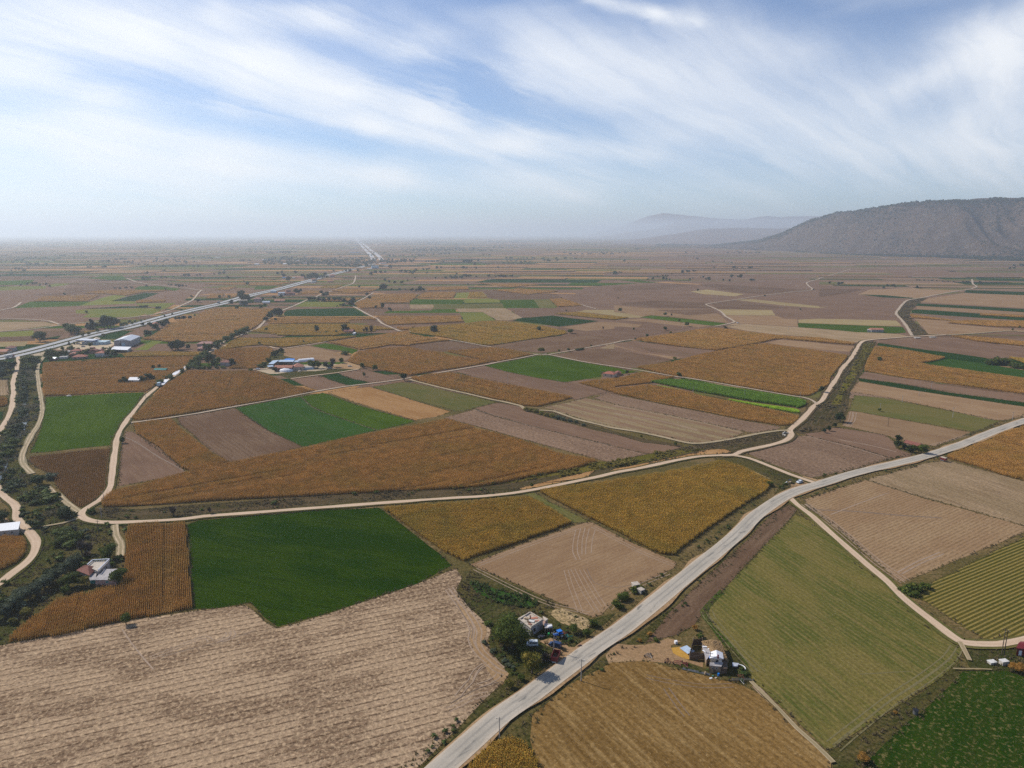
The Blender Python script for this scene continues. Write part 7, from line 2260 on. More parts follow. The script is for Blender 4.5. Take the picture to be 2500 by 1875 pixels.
# ---- right edge
q = roof_px('D2', 2.8, (1380, 590), (1560, 590), (1540, 655), (1338, 640))
house('maroon_shed', 'maroon sheet-metal shed with a white door at the right edge', q, 2.8, P_['maroon'], P_['maroon'], 'gable', rise=.7, doors=[(2, .16, .9, 2.0, 0, P_['brightwhite'])], cat='shed')
for i, (x, y) in enumerate(((1122, 768), (1222, 775))):
    g = gp(*tl('D2', x, y)); o = empty('stone_trough', (g[0], g[1], .1), .2)
    box_obj('basin', (0, 0, 0), (2.4, 1.6, .7 + .6 * i), P_['concrete'], o); box_obj('rim', (0, 0, .7 + .6 * i), (2.6, 1.8, .12), P_['white'], o)
    tag(o, ('flat pale stone trough in the weeds below the tall poles', 'taller pale stone block beside the rusty orange shrub')[i], 'trough')
g = gp(*tl('D2', 470, 1200)); o = empty('dark_well_head', (g[0], g[1], .1)); cyl_obj('ring', (0, 0, 0), (0, 0, 1.3), .7, P_['steel'], o, n=14); cyl_obj('lid', (0, 0, 1.3), (0, 0, 1.4), .8, P_['dark'], o, n=14)
tag(o, 'dark well head on the bare patch of the green crop', 'well head')
# ---- by the tilled diamond field
for i, (x, y, s) in enumerate(((1665, 1415, 2.4), (1712, 1465, 2.0))):
    g = gp(*tl('C1', x, y)); o = empty('concrete_hut', (g[0], g[1], .1), .3 + .3 * i)
    box_obj('wall', (0, 0, 0), (s, s, 1.5), P_['concrete'], o); box_obj('roof', (0, 0, 1.503), (s + .4, s + .4, .2), P_['slab'], o); box_obj('door', (0, -s / 2 - .02, 0), (.8, .08, 1.2), P_['dark'], o)
    tag(o, ('grey concrete pump hut on the bank, the upper of two', 'pale square pump hut on the bank, nearest the road')[i], 'hut')
# culvert
g = gp(*tl('D1', 785, 225)); o = empty('concrete_culvert', (g[0], g[1], .1), .9)
box_obj('head_wall', (0, 0, 0), (5, .6, 1.6), P_['concrete'], o); box_obj('opening', (0, -.34, .1), (3.2, .1, 1.2), P_['dark'], o); box_obj('wing_wall', (2.8, -1.2, 0), (.4, 3, 1.2), P_['concrete'], o, .4); box_obj('wing_wall', (-2.8, -1.2, 0), (.4, 3, 1.2), P_['concrete'], o, -.4)
tag(o, 'concrete culvert with dark opening at the dirt road junction', 'culvert')
for i, (x, y, l) in enumerate(((1060, 1178, 'small concrete bridge head where the white track meets the strips'), (1225, 1172, 'pale concrete slab right of the small bridge head'))):
    g = gp(*tl('A5', x, y)); o = empty('bridge_head', (g[0], g[1], .1)); box_obj('deck', (0, 0, .9), (8, 5, .4), P_['concrete'], o); box_obj('pier', (-3, 0, 0), (.6, 4.6, .9), P_['concrete'], o); box_obj('pier', (3, 0, 0), (.6, 4.6, .9), P_['concrete'], o)
    tag(o, l, 'bridge')
# roof hidden in the roadside clump, hut by the maize
bh('brown_roofed_hut', 'brown-roofed hut half hidden in the roadside clump of trees', 'B5', 910, 1290, 1060, 1330, 70, 6, 'mud', 'oldroof')
# ---- farmhouse by the green field, barn in the far green strip
bh('red_roofed_farmhouse', 'white farmhouse with red hipped roof at the corner of the green field', 'B3', 2090, 528, 2205, 540, 56, 9, 'cream', 'redroof', 'hip', nw=2, chim=.3)
bh('brown_annexe', 'brownish annexe right of the red-roofed farmhouse', 'B4', 5, 515, 70, 517, 34, 8, 'brick', 'oldroof', 'gable')
bh('long_red_roofed_barn', 'long low barn with an orange-red roof in the dark green strip', 'A5', 562, 1112, 695, 1113, 44, 9, 'grey', 'terra', 'gable', nw=5)
bh('grey_lean_to', 'grey lean-to at the left end of the long red-roofed barn', 'A5', 520, 1108, 558, 1110, 26, 8, 'grey', 'greyroof', 'mono')
# ---- the blue-roofed farm
q = roof_px('H5', 3.2, (395, 182), (520, 170), (405, 243), (300, 246)); house('tin_roofed_shed', 'pale blue tin roof shed, leftmost building of the blue-roofed farm', q, 3, P_['wood'], P_['bluetin'], 'mono', rise=.5, cat='shed', open_front=True)
q = roof_px('H5', 4.2, (545, 170), (835, 170), (805, 197), (512, 197)); house('open_barn', 'open-fronted barn with a pale blue roof in the middle of the farm', q, 4, P_['grey'], P_['bluetin'], 'mono', rise=.6, cat='barn', open_front=True)
q = roof_px('H5', 3.2, (725, 128), (850, 135), (830, 168), (610, 168)); house('blue_tarp_shed', 'bright blue covered shed behind the open-fronted barn', q, 3, P_['grey'], P_['blue'], 'gable', rise=.9, cat='shed')
bh('long_terracotta_house', 'long farm building with faded terracotta roof behind the white heap', 'H5', 430, 400, 790, 395, 115, 9, 'brick', 'terra', 'gable', nw=4)
bh('terracotta_hip_house', 'house with bright terracotta hipped roof, right of the long building', 'H5', 815, 385, 1030, 375, 135, 11, 'cream', 'terra', 'hip', rise=3.2, nw=2)
bh('blue_white_shed', 'small pale shed right of the open-fronted barn', 'H5', 835, 240, 910, 240, 45, 6, 'white', 'bluetin', 'mono')
bh('small_blue_roof', 'small pale blue roof at the left end of the long terracotta building', 'H5', 310, 345, 410, 335, 50, 5, 'mud', 'bluetin', 'mono', cat='shed')
bh('white_walled_house', 'low white-walled house under the farm trees', 'H5', 1045, 365, 1240, 355, 60, 6, 'palblue', 'greyroof', 'flat')
bh('blue_grey_shed', 'blue-grey shed under the big leafless tree', 'H5', 1530, 330, 1600, 325, 50, 5, 'palblue', 'tin', 'mono', cat='shed')
def tunnel(label, t, xl, yl, xr, yr, hp, depth, mat, name='polytunnel'):
    Q = base_edge(t, xl, yl, xr, yr, depth)
    X, Y = tl(t, (xl + xr) / 2, (yl + yr) / 2); h = tree_h(X, Y, hp / TILES[t][2])[0] * .8
    a = (Q[3] + Q[0]) / 2; b = (Q[2] + Q[1]) / 2; c = (a + b) / 2; e = b - a; L = np.linalg.norm(e)
    o = empty(name, (c[0], c[1], .1), math.atan2(e[1], e[0]))
    V, F = [], []; n, m = 12, 10
    for i in range(m + 1):
        for k in range(n + 1):
            th_ = math.pi * k / n
            V.append((-L / 2 + L * i / m, math.cos(th_) * depth / 2, math.sin(th_) * h * (1 + .03 * (i % 2))))
    for i in range(m):
        for k in range(n): F.append((i * (n + 1) + k, (i + 1) * (n + 1) + k, (i + 1) * (n + 1) + k + 1, i * (n + 1) + k + 1))
    mesh_obj('cover', V, F, mat, o)
    for i in (0, m):
        VV = [V[i * (n + 1) + k] for k in range(n + 1)]
        mesh_obj('end_panel', VV, [tuple(range(n + 1))], P_['white'], o)
    tag(o, label, 'polytunnel')
tunnel('white plastic tunnel behind the terracotta-roofed house', 'H5', 945, 205, 1260, 175, 60, 8, P_['brightwhite'])
def heap(label, t, x, y, w, h, mat, name='covered_heap', cat='covered heap'):
    g = gp(*tl(t, x, y)); V, F = [], []
    ico(3, (0, 0, 0), (w / 2, w / 3, h), V, F, random.Random(3), .07)
    o = mesh_obj(name, V, F, mat, smooth=True); o.location = (g[0], g[1], 0); tag(o, label, cat)
heap('white sheeted straw heap in front of the long terracotta building', 'H5', 670, 395, 15, 3.6, P_['brightwhite'])
heap('pale heap on the grass right of the white sheeted heap', 'H5', 950, 400, 4, 1.2, P_['cream'])
# ---- filling station, warehouse and village
q0 = [gp(*tl('H4', x, y))[:2] for x, y in ((1575, 372), (1900, 368), (2085, 278))]
wh = house('warehouse', 'big grey metal warehouse with a pale gabled roof next to the filling station', [q0[0] + q0[2] - q0[1], q0[2], q0[1], q0[0]], 7.6, P_['grey'], P_['tin'], 'gable', rise=2.4, along=False,
           wins=[(2, .82, 5.5, 3.6, 1.5, P_['greyroof'])] + [(1, .1 + .16 * k, 4.0, 1.6, 4.6, P_['greyroof']) for k in range(6)], doors=[(2, .55, 4.5, 5.0, 0, P_['palblue']), (2, .37, 1.6, 3.6, 1.4, P_['dark'])], cat='warehouse')
q = roof_px('H4', 3.4, (1560, 362), (1893, 372), (1820, 432), (1515, 420)); house('white_canopy', 'low white flat canopy in front of the grey warehouse', q, 3.2, P_['grey'], P_['brightwhite'], 'flat', cat='canopy', open_front=True)
q = roof_px('H4', 6.0, (935, 205), (1285, 222), (1165, 250), (830, 240))
c = sum(q) / 4; cn = empty('filling_station_canopy', (c[0], c[1], .1)); L = [p - c for p in (q[3], q[2], q[1], q[0])]
V, F = [], []; prism(V, F, L, 5.8, [6.0] * 4); mesh_obj('roof', V, F, P_['tin'], cn)
V, F = [], []; prism(V, F, [p * 1.03 for p in L], 4.9, [5.79] * 4); mesh_obj('fascia', V, F, P_['navy'], cn)
for s, t_ in ((.1, .25), (.5, .25), (.9, .25), (.1, .75), (.5, .75), (.9, .75)):
    p = (L[0] * (1 - s) + L[1] * s) * (1 - t_) + (L[3] * (1 - s) + L[2] * s) * t_
    cyl_obj('pillar', (p[0], p[1], 0), (p[0], p[1], 4.9), .3, P_['white'], cn, n=8)
tag(cn, 'filling station canopy with a navy fascia beside the highway', 'canopy')
bh('station_kiosk', 'white filling station kiosk under the back of the canopy', 'H4', 950, 322, 1130, 322, 58, 8, 'white', 'tin', 'flat', nw=4)
bh('cream_vaulted_hall', 'cream rounded roof hall behind the filling station canopy', 'H4', 1170, 262, 1290, 255, 50, 12, 'cream', 'cream', 'gable', cat='hall')
bh('pale_blue_building', 'long pale blue building between canopy and warehouse', 'H4', 1168, 332, 1400, 330, 82, 14, 'palblue', 'palblue', 'flat', nw=3)
bh('two_storey_house', 'white two-storey house with a red hipped roof at the village front', 'H4', 1205, 572, 1385, 570, 118, 11, 'white', 'redroof', 'hip', nw=5)
bh('long_red_house', 'long low house with red roof at the village front, centre', 'H4', 760, 610, 1020, 600, 78, 10, 'mud', 'redroof', 'hip', nw=3)
bh('red_roofed_house', 'red-roofed house at the left of the village, front row', 'H4', 690, 560, 860, 552, 55, 9, 'brick', 'terra', 'gable')
bh('red_roofed_house', 'red-roofed house in the village back row, left', 'H4', 745, 512, 905, 505, 92, 10, 'cream', 'redroof', 'hip', nw=2)
bh('red_roofed_house', 'red-roofed house in the village back row, centre', 'H4', 915, 500, 1090, 497, 70, 9, 'pink', 'redroof', 'gable', nw=2)
bh('red_roofed_house', 'dark red roof in the village back row, right', 'H4', 1100, 500, 1230, 495, 80, 9, 'brick', 'oldroof', 'gable')
bh('maroon_canopy', 'small maroon canopy standing in the yard above the village', 'H4', 1100, 420, 1170, 420, 32, 4, 'maroon', 'maroon', 'flat', cat='canopy', open_front=True)
bh('maroon_roofed_hut', 'maroon-roofed hut behind the two-storey house', 'H4', 1255, 460, 1330, 460, 50, 5, 'brick', 'maroon', 'hip')
bh('dark_stall', 'small dark stall left of the white canopy', 'H4', 1440, 428, 1510, 428, 26, 4, 'grey', 'greyroof', 'flat', cat='stall')
bh('grey_roofed_shed', 'grey-roofed shed at the left of the village trees', 'H4', 600, 500, 705, 495, 38, 6, 'grey', 'greyroof', 'mono', cat='shed')
bh('white_walled_shed', 'low white shed below the village trees', 'H4', 510, 605, 650, 600, 50, 7, 'white', 'greyroof', 'flat', cat='shed')
bh('small_grey_shed', 'small grey shed at the left front corner of the village', 'H4', 312, 635, 430, 635, 45, 6, 'brick', 'tin', 'gable', cat='shed')
bh('pink_roofed_house', 'long house with pink tiled roof amid trees, front one', 'G0', 1775, 285, 1870, 283, 40, 10, 'brick', 'pinkroof', 'hip', nw=2)
bh('pink_roofed_house', 'long house with pink tiled roof amid trees, rear one', 'G0', 1772, 245, 1922, 243, 42, 10, 'pink', 'pinkroof', 'hip', nw=4)
bh('grey_farmhouse', 'small grey farmhouse with brown roof right of the tall dark tree', 'G0', 1985, 420, 2065, 422, 52, 9, 'grey', 'oldroof', 'hip', nw=1)
bh('pink_shed', 'long pink shed with a green roof in the maize', 'G0', 1387, 473, 1490, 473, 26, 6, 'pink', 'teal', 'gable', cat='shed')
bh('white_farmhouse', 'white farmhouse with broken pale roof in the maize', 'G0', 1155, 573, 1250, 573, 46, 9, 'white', 'brightwhite', 'gable', wins=[(2, .2, 1.4, 1.5, .8, P_['dark']), (2, .42, 1.4, 1.5, .8, P_['dark'])], cat='farmhouse')
bh('pink_house', 'pinkish house among trees above the warehouse', 'G0', 1382, 85, 1430, 82, 55, 9, 'pink', 'redroof', 'gable', nw=2)
bh('maroon_house', 'small house with red roof left of the two conifers', 'G0', 762, 78, 800, 76, 30, 9, 'cream', 'redroof', 'gable')
bh('river_house', 'red-roofed house beyond the highway at the left edge', 'A1', 60, 1325, 160, 1320, 62, 11, 'grey', 'oldroof', 'hip', nw=2)
bh('river_house', 'orange-roofed house cut by the left edge beyond the highway', 'A1', -50, 1345, 70, 1345, 45, 10, 'cream', 'terra', 'gable', nw=1)
g = gp(*tl('G0', 625, 690)); heap('small pale mound at the top edge of the green field', 'G0', 622, 690, 4.5, 1.2, P_['concrete'], 'earth_mound', 'mound')
# ---- houses up the highway
HW_H = [
 (375, 822, 460, 820, 62, 'pink', 'slab', 'flat', 3, 'pink flat-roofed house nearest the highway bend'), (530, 787, 612, 785, 50, 'pink', 'pinkroof', 'hip', 3, 'pink house with hipped roof, right of the flat-roofed pink one'),
 (625, 802, 702, 800, 26, 'white', 'tin', 'gable', 0, 'low white shed between the pink houses and the hedge'), (752, 782, 860, 780, 20, 'brick', 'terra', 'gable', 0, 'long low red shed behind the yellow field hedge'),
 (370, 855, 332, 855, 18, 'white', 'greyroof', 'flat', 0, None), (708, 684, 762, 684, 22, 'palblue', 'bluetin', 'mono', 0, 'pale blue shed right beside the highway'),
 (790, 715, 860, 715, 34, 'white', 'bluetin', 'mono', 1, 'white building with blue roof edge by the highway'), (872, 715, 980, 712, 34, 'brick', 'oldroof', 'gable', 2, 'long brown house right of the white building'),
 (880, 680, 930, 678, 32, 'brick', 'oldroof', 'hip', 0, 'brown house behind the long brown one'), (985, 672, 1006, 672, 18, 'white', 'brightwhite', 'flat', 0, 'tiny white hut beside the round dark trees'),
 (1158, 568, 1212, 566, 38, 'cream', 'terra', 'hip', 2, 'red-roofed house at the highway edge, middle distance'), (1135, 577, 1198, 576, 14, 'white', 'tin', 'flat', 0, 'white flat shed in front of that red roof'),
 (1350, 523, 1402, 522, 36, 'pink', 'terra', 'gable', 1, 'pinkish house right of the highway further up'), (1335, 572, 1390, 570, 14, 'brick', 'oldroof', 'gable', 0, 'low brown shed in the dark ploughed field'),
 (1750, 430, 1800, 430, 12, 'white', 'brightwhite', 'flat', 0, 'white yard building before the blue far hall'), (1802, 425, 1880, 424, 34, 'palblue', 'bluetin', 'flat', 2, 'blue far hall right of the highway'),
 (1900, 376, 1962, 374, 20, 'white', 'terra', 'gable', 0, 'red-white house at the far crossroads'), (1940, 398, 1976, 398, 12, 'white', 'tin', 'flat', 0, 'small white block below the far crossroads house'),
 (835, 527, 890, 527, 14, 'blue', 'bluetin', 'flat', 0, 'blue shed left of the highway in the middle distance'), (940, 528, 968, 528, 14, 'white', 'brightwhite', 'flat', 0, 'white hut right of that blue shed'),
 (972, 526, 1090, 526, 14, 'pink', 'terra', 'gable', 0, 'long low reddish sheds left of the highway'), (535, 382, 580, 382, 13, 'white', 'tin', 'gable', 0, 'white shed at the left end of the far hamlet'),
 (620, 335, 665, 335, 10, 'palblue', 'tin', 'gable', 0, 'pale roof behind the far hamlet trees, left'), (845, 380, 905, 380, 14, 'white', 'brightwhite', 'gable', 0, 'long white roof in the middle of the far hamlet'),
 (816, 368, 834, 368, 16, 'cream', 'brightwhite', 'gable', 0, 'small bright gable left of the long white roof'), (975, 348, 1008, 348, 14, 'white', 'brightwhite', 'gable', 0, 'white house among far hamlet trees, centre'),
 (1068, 370, 1098, 370, 18, 'white', 'pinkroof', 'gable', 0, 'white house among far hamlet trees, right'), (1485, 388, 1530, 388, 16, 'cream', 'pinkroof', 'gable', 0, 'cream house at the right of the far hamlet'),
 (1565, 255, 1670, 255, 14, 'palblue', 'tin', 'flat', 0, 'long pale industrial roof beyond the far hamlet'), (1600, 212, 1640, 212, 10, 'palblue', 'tin', 'flat', 0, 'second pale industrial roof, farther'),
 (1500, 1120, 1598, 1122, 38, 'brick', 'oldroof', 'gable', 0, 'brown ruined house left of the tall leafless trees'), (1596, 1140, 1618, 1140, 14, 'white', 'brightwhite', 'flat', 0, 'tiny white pump house below the brown ruin'),
 (700, 370, 740, 370, 12, 'cream', 'terra', 'gable', 0, 'small house in the far hamlet, second from the left end'), (1200, 380, 1235, 380, 14, 'white', 'terra', 'gable', 0, 'small house right of the tallest hamlet trees'),
]
for xl, yl, xr, yr, hp, wl, rf, st, nw, l in HW_H:
    if l is None: continue
    bh('far_house' if 'shed' not in l else 'far_shed', l, 'A2', xl, yl, xr, yr, hp, 10 if yl > 450 else 16, wl, rf, st, nw=nw, group='buildings up the highway', cat='shed' if 'shed' in l else 'house')
for x, y, l in ((2127, 348, 'tiny white building on the left far plain'), (130, 310, 'pale roof on the far plain left of the hamlet')):
    bh('far_house', l, 'A1' if x > 1000 else 'A2', x - 30, y, x + 30, y, 8, 18, 'white', 'brightwhite', 'flat')
# concrete channel slabs along the dirt road
for i, (a, b) in enumerate((((1560, 505), (1615, 462)), ((1650, 445), (1685, 420)), ((1450, 595), (1500, 545)))):
    pa, pb = gp(*tl('G0', *a))[:2], gp(*tl('G0', *b))[:2]; e = pb - pa; m = (pa + pb) / 2
    o = box_obj('concrete_slab', (0, 0, 0), (np.linalg.norm(e), 5.0, .5), P_['brightwhite'], rz=math.atan2(e[1], e[0])); o.location = (m[0], m[1], .3)
    tag(o, ('white concrete slab on the dirt road, middle of three', 'white concrete slab on the dirt road, uppermost', 'white concrete slab on the dirt road, lowest')[i], 'slab')

# ------------------------------------------------------------------ poles
def pole(x, y, hp, label, t='S', mat='pole', arm=True, lamp=False, group='power poles'):
    X, Y = tl(t, x, y)
    h, g = tree_h(X, Y, hp / TILES[t][2])
    o = empty('power_pole', (g[0], g[1], .1), TRND.uniform(-.5, .5))
    k = max(1.0, h / 9)
    cyl_obj('shaft', (0, 0, 0), (0, 0, h), .17, P_[mat], o, rb=.10, n=8)
    if arm:
        c = box_obj('crossarm', (0, 0, h - .7), (1.8, .12, .12), P_[mat], o)
        for s in (-.8, 0, .8):
            cyl_obj('insulator', (s, 0, h - .58), (s, 0, h - .35), .05, P_['white'], c, n=6)
    if lamp:
        l = box_obj('lamp_head', (.9, 0, h - .25), (.5, .22, .12), P_['white'], o)
        cyl_obj('lamp_arm', (0, 0, h - .5), (.8, 0, h - .2), .04, P_['steel'], o, n=6)
    tag(o, label, 'pole', group)
    return o
POLES = [
 ('E1', 1762, 1180, 295, 'concrete pole with a lamp on the right verge of the paved road'), ('E1', 1395, 790, 280, 'slim pole standing in front of the blue car'),
 ('F', 1079, 1595, 46, 'pole at the road edge above the small maize patch'), ('H2', 925, 1050, 430, 'dark tall pole in front of the white-roofed cabin'),
 ('D0', 893, 400, 142, 'pole on the green patch above the terrace house'), ('C0', 1098, 950, 115, 'pole inside the bend of the dirt road'), ('C0', 1124, 775, 115, 'pole at the outer edge of the dirt road bend'),
 ('C0', 1313, 85, 50, 'pole beside the small verge tree above the pale triangle'), ('G0', 1183, 955, 76, 'pole where the maize corner meets the dirt road'), ('G0', 1258, 832, 66, 'second pole up the dirt road beside the maize'), ('G0', 1314, 716, 52, 'third pole up the dirt road, by the green field corner'),
 ('B3', 1058, 600, 100, 'pole in the brown field below the green square'), ('B3', 555, 560, 58, 'pole at the upper edge of the sparse maize'), ('B3', 18, 512, 52, 'pole left of the sparse maize'), ('B3', 1592, 600, 44, 'pole at the bottom edge of the green square'), ('B3', 2045, 625, 66, 'pole in the maize before the red-roofed farmhouse'),
 ('B4', 342, 662, 64, 'pole at the left tip of the bright green crop'), ('B4', 850, 712, 74, 'pole on the lime edge of the bright green crop'), ('B4', 1405, 742, 66, 'pole in the middle of the bright green crop'), ('B4', 2005, 765, 70, 'pole at the right end of the bright green crop'), ('B4', 2110, 700, 80, 'pole in the maize near the white track'),
 ('B5', 895, 808, 75, 'pole on the tan strip, left'), ('B5', 1210, 655, 75, 'pole beside the thin dark green strip'), ('B5', 1078, 735, 52, 'short pole in the middle of the tan strip'), ('B5', 655, 905, 88, 'pole with a sapling in the olive field'), ('B5', 742, 1066, 95, 'brown pole in the tan field above the clump'), ('B5', 868, 1200, 62, 'pole rising behind the roadside clump'),
 ('B5', 1440, 972, 112, 'tallest pole in the olive field'), ('B5', 2085, 1002, 95, 'pole beside the main road at the right edge'), ('B5', 870, 428, 55, 'pole in the maize below the lone round tree'), ('B5', 1357, 572, 42, 'pole at the lower part of the right maize'),
 ('D2', 1205, 695, 225, 'tall left pole of the pair by the maroon shed'), ('D2', 1226, 698, 210, 'tall right pole of the pair by the maroon shed'),
 ('A3', 700, 1115, 35, 'thin pole in the yellow-orange maize, left'), ('A3', 1055, 1100, 50, 'thin pole in the yellow-orange maize, centre'), ('A3', 1625, 1085, 40, 'thin pole at the right tip of the yellow-orange maize'), ('A3', 1848, 1090, 50, 'thin pole on the pale field by the round bush'),
 ('A4', 1532, 1085, 42, 'pole above the large maize, left one'), ('A4', 1880, 1088, 45, 'pole above the large maize, right one'), ('A5', 158, 1080, 40, 'pale pole on the green strip edge'),
 ('A1', 580, 1275, 70, 'tall lamp pole on the highway before the filling station'), ('A1', 405, 815, 42, 'pole in the green strip on the far left'), ('A1', 815, 740, 32, 'pole in the pink stubble on the far left'), ('A1', 445, 1375, 60, 'pole at the turn-off from the highway'),
 ('A2', 185, 350, 55, 'lattice-like pole on the far blue plain'), ('B2', 1830, 165, 40, 'pole at the lower edge of the ruin plot'), ('B2', 2178, 80, 40, 'pole in the maize below the small dirt junction'),
]
for i, (t, x, y, h, l) in enumerate(POLES):
    pole(x, y, h, l, t, 'polew' if i in (3, 4, 25, 31, 32) else 'pole', arm=True, lamp=(i in (0, 40)))
def wire(p, q, label, sag=1.0):
    V, F = [], []
    prev = None
    for k in range(13):
        t = k / 12
        c = Vector(p).lerp(Vector(q), t) - Vector((0, 0, sag * 4 * t * (1 - t)))
        if prev is not None: cyl(V, F, prev, c, .022, n=4)
        prev = c
    o = mesh_obj('power_wire', V, F, P_['steel']); tag(o, label, 'wire')
ga, gb = tree_h(*tl('E1', 1762, 1180), 295 / 5.53), tree_h(*tl('E1', 1395, 790), 280 / 5.53)
gc = tree_h(*tl('H2', 925, 1050), 430 / 10.055)
wire((ga[1][0], ga[1][1], ga[0] - .4), (gb[1][0], gb[1][1], gb[0] - .4), 'black wire crossing the road from the lamp pole to the blue car')
wire((ga[1][0], ga[1][1], ga[0] - .4), (gc[1][0], gc[1][1], gc[0] - .4), 'black wire from the lamp pole over the golden stubble to the cabin', 1.6)

# ------------------------------------------------------------------ vehicles
def extr(profile, w, taper=None):
    """side profile (x, z) extruded over the width w; taper narrows the upper part"""
    V, F = [], []
    n = len(profile)
    for s in (-1, 1):
        for x, z in profile:
            k = 1.0 if taper is None else (1 - taper * max(0, (z - .9)) )
            V.append((x, s * w / 2 * k, z))
    F.append(tuple(range(n))); F.append(tuple(2 * n - 1 - k for k in range(n)))
    for k in range(n):
        F.append((k, n + k, n + (k + 1) % n, (k + 1) % n)[::-1])
    return V, F

def bevel_mesh(o, w=.06):
    m = o.modifiers.new('bevel', 'BEVEL'); m.width = w; m.segments = 2; m.limit_method = 'ANGLE'
    for p in o.data.polygons: p.use_smooth = False

def wheel_(o, x, y, r, w=.22):
    wl = cyl_obj('wheel', (x, y - w / 2, r), (x, y + w / 2, r), r, P_['rubber'], o, n=18)
    s = 1 if y > 0 else -1
    cyl_obj('rim', (x, y + s * w / 2, r), (x, y + s * (w / 2 + .02), r), r * .6, P_['tin'], wl, n=14)

def car(label, t, x, y, rz, col, kind='hatch', cat='car'):
    g = gp(*tl(t, x, y))
    o = empty('parked_' + cat, (g[0], g[1], .12), rz)
    body = paint(label.split()[0] + '_car_paint', col, rough=.3, var=.05, spec=.6)
    if kind == 'van':
        prof = [(-2.15, .35), (-2.2, .9), (-2.1, 1.75), (-1.9, 1.85), (.5, 1.85), (.75, 1.75), (1.25, 1.12), (2.0, .98), (2.2, .75), (2.2, .35)]
        glass = [[(-1.75, 1.15), (-1.75, 1.6), (-.35, 1.6), (-.35, 1.15)], [(-.2, 1.15), (-.2, 1.6), (.6, 1.6), (1.0, 1.15)]]
        ws = [(.80, 1.70), (1.22, 1.16)]; bw = (-2.14, 1.2, 1.68)
    else:
        prof = [(-2.2, .35), (-2.25, .85), (-2.05, 1.0), (-1.75, 1.38), (-1.5, 1.46), (.1, 1.46), (.35, 1.4), (1.05, .98), (2.0, .86), (2.25, .65), (2.25, .35)]
        glass = [[(-1.55, 1.0), (-1.4, 1.34), (-.35, 1.36), (-.35, 1.0)], [(-.22, 1.0), (-.22, 1.36), (.2, 1.33), (.75, 1.0)]]
        ws = [(.40, 1.36), (1.0, 1.0)]; bw = (-2.0, 1.04, 1.32)
    V, F = extr(prof, 1.75, .18)
    b = mesh_obj('body', V, F, body, o); bevel_mesh(b)
    for s in (-1, 1):
        for q in glass:
            V, F = [], []
            m = [(px_, pz) for px_, pz in q]
            for pxx, pz in m:
                k = 1 - .18 * max(0, pz - .9)
                V.append((pxx, s * (1.75 / 2 * k + .012), pz))
            F = [tuple(range(4))] if s < 0 else [tuple(range(3, -1, -1))]
            mesh_obj('side_window', V, F, P_['glass'], o)
    V = []
    for (px_, pz) in ws:
        for s in (-1, 1): V.append((px_ + .02, s * .70 * (1 - .12 * (pz - .9)), pz + .02))
    mesh_obj('windscreen', V, [(0, 1, 3, 2)], P_['glass'], o)
    box_obj('rear_window', (bw[0] + .1, 0, bw[1]), (.08, 1.3, bw[2] - bw[1]), P_['glass'], o)
    for X in (-1.35, 1.4):
        for s in (-1, 1): wheel_(o, X, s * .80, .33)
    for s in (-1, 1):
        box_obj('headlight', (2.2, s * .62, .62), (.12, .36, .16), P_['brightwhite'], o)
        box_obj('tail_light', (-2.22, s * .66, .75), (.08, .24, .2), P_['maroon'], o)
    box_obj('bumper', (2.26, 0, .36), (.1, 1.6, .18), P_['steel'], o)
    tag(o, label, cat)
    return o
def px_angle(t, x1, y1, x2, y2):
    a, b = gp(*tl(t, x1, y1)), gp(*tl(t, x2, y2))
    return math.atan2(b[1] - a[1], b[0] - a[0])
car('white van parked in the shade of the big dark tree', 'H1', 1085, 955, px_angle('H1', 1210, 950, 950, 950) , (.62, .66, .68), 'van', 'van')
car('blue hatchback parked on the trodden forecourt by the slim pole', 'H1', 1715, 985, px_angle('H1', 1880, 1030, 1560, 940), (.02, .045, .12), 'van')
car('white saloon with its boot open at the road junction', 'D1', 928, 660, px_angle('D1', 955, 650, 905, 668), (.80, .82, .84))
car('pale saloon standing on the far farm lane left of the terracotta roofs', 'H5', 85, 362, 0, (.7, .72, .75))
car('cream saloon parked behind the farm trees', 'H5', 1990, 300, .3, (.7, .62, .5))
car('silver saloon driving past the filling station', 'H4', 1310, 160, px_angle('H4', 900, 240, 1400, 130), (.55, .56, .58))
car('dark saloon under the filling station canopy', 'H4', 880, 320, .1, (.05, .06, .08))
car('teal saloon at the filling station entrance', 'H4', 700, 330, .4, (.04, .22, .24))
car('grey saloon in the yard beside the canopy', 'H4', 975, 372, .1, (.12, .12, .17))
car('white hatchback near the tilled field corner below the farm', 'A4', 1335, 1015, .2, (.75, .75, .72))

# blue tractor
g = gp(*tl('H1', 1800, 730)); tr = empty('blue_tractor', (g[0], g[1], .12), px_angle('H1', 1880, 700, 1730, 745))
tb = paint('tractor_blue', (.015, .17, .62), rough=.35, var=.05, spec=.5)
b = box_obj('hood', (1.15, 0, .95), (1.7, .75, .75), tb, tr); bevel_mesh(b, .1)
b = box_obj('cab', (-.45, 0, .95), (1.45, 1.35, 1.35), P_['glass'], tr); b = box_obj('cab_roof', (-.45, 0, 2.3), (1.75, 1.6, .18), tb, tr); bevel_mesh(b, .06)
for sx in (-1.15, .25):
    for sy in (-.66, .66): box_obj('cab_pillar', (sx, sy, .95), (.1, .1, 1.36), tb, tr)
for s in (-1, 1):
    wheel_(tr, -.85, s * .95, .82, .45); wheel_(tr, 1.45, s * .85, .5, .3)
    m = box_obj('mudguard', (-.85, s * .95, 1.66), (1.3, .5, .08), tb, tr)
cyl_obj('exhaust', (1.0, .3, 1.7), (1.0, .3, 2.5), .05, P_['steel'], tr, n=8)
box_obj('grille', (2.02, 0, 1.0), (.06, .6, .6), P_['dark'], tr)
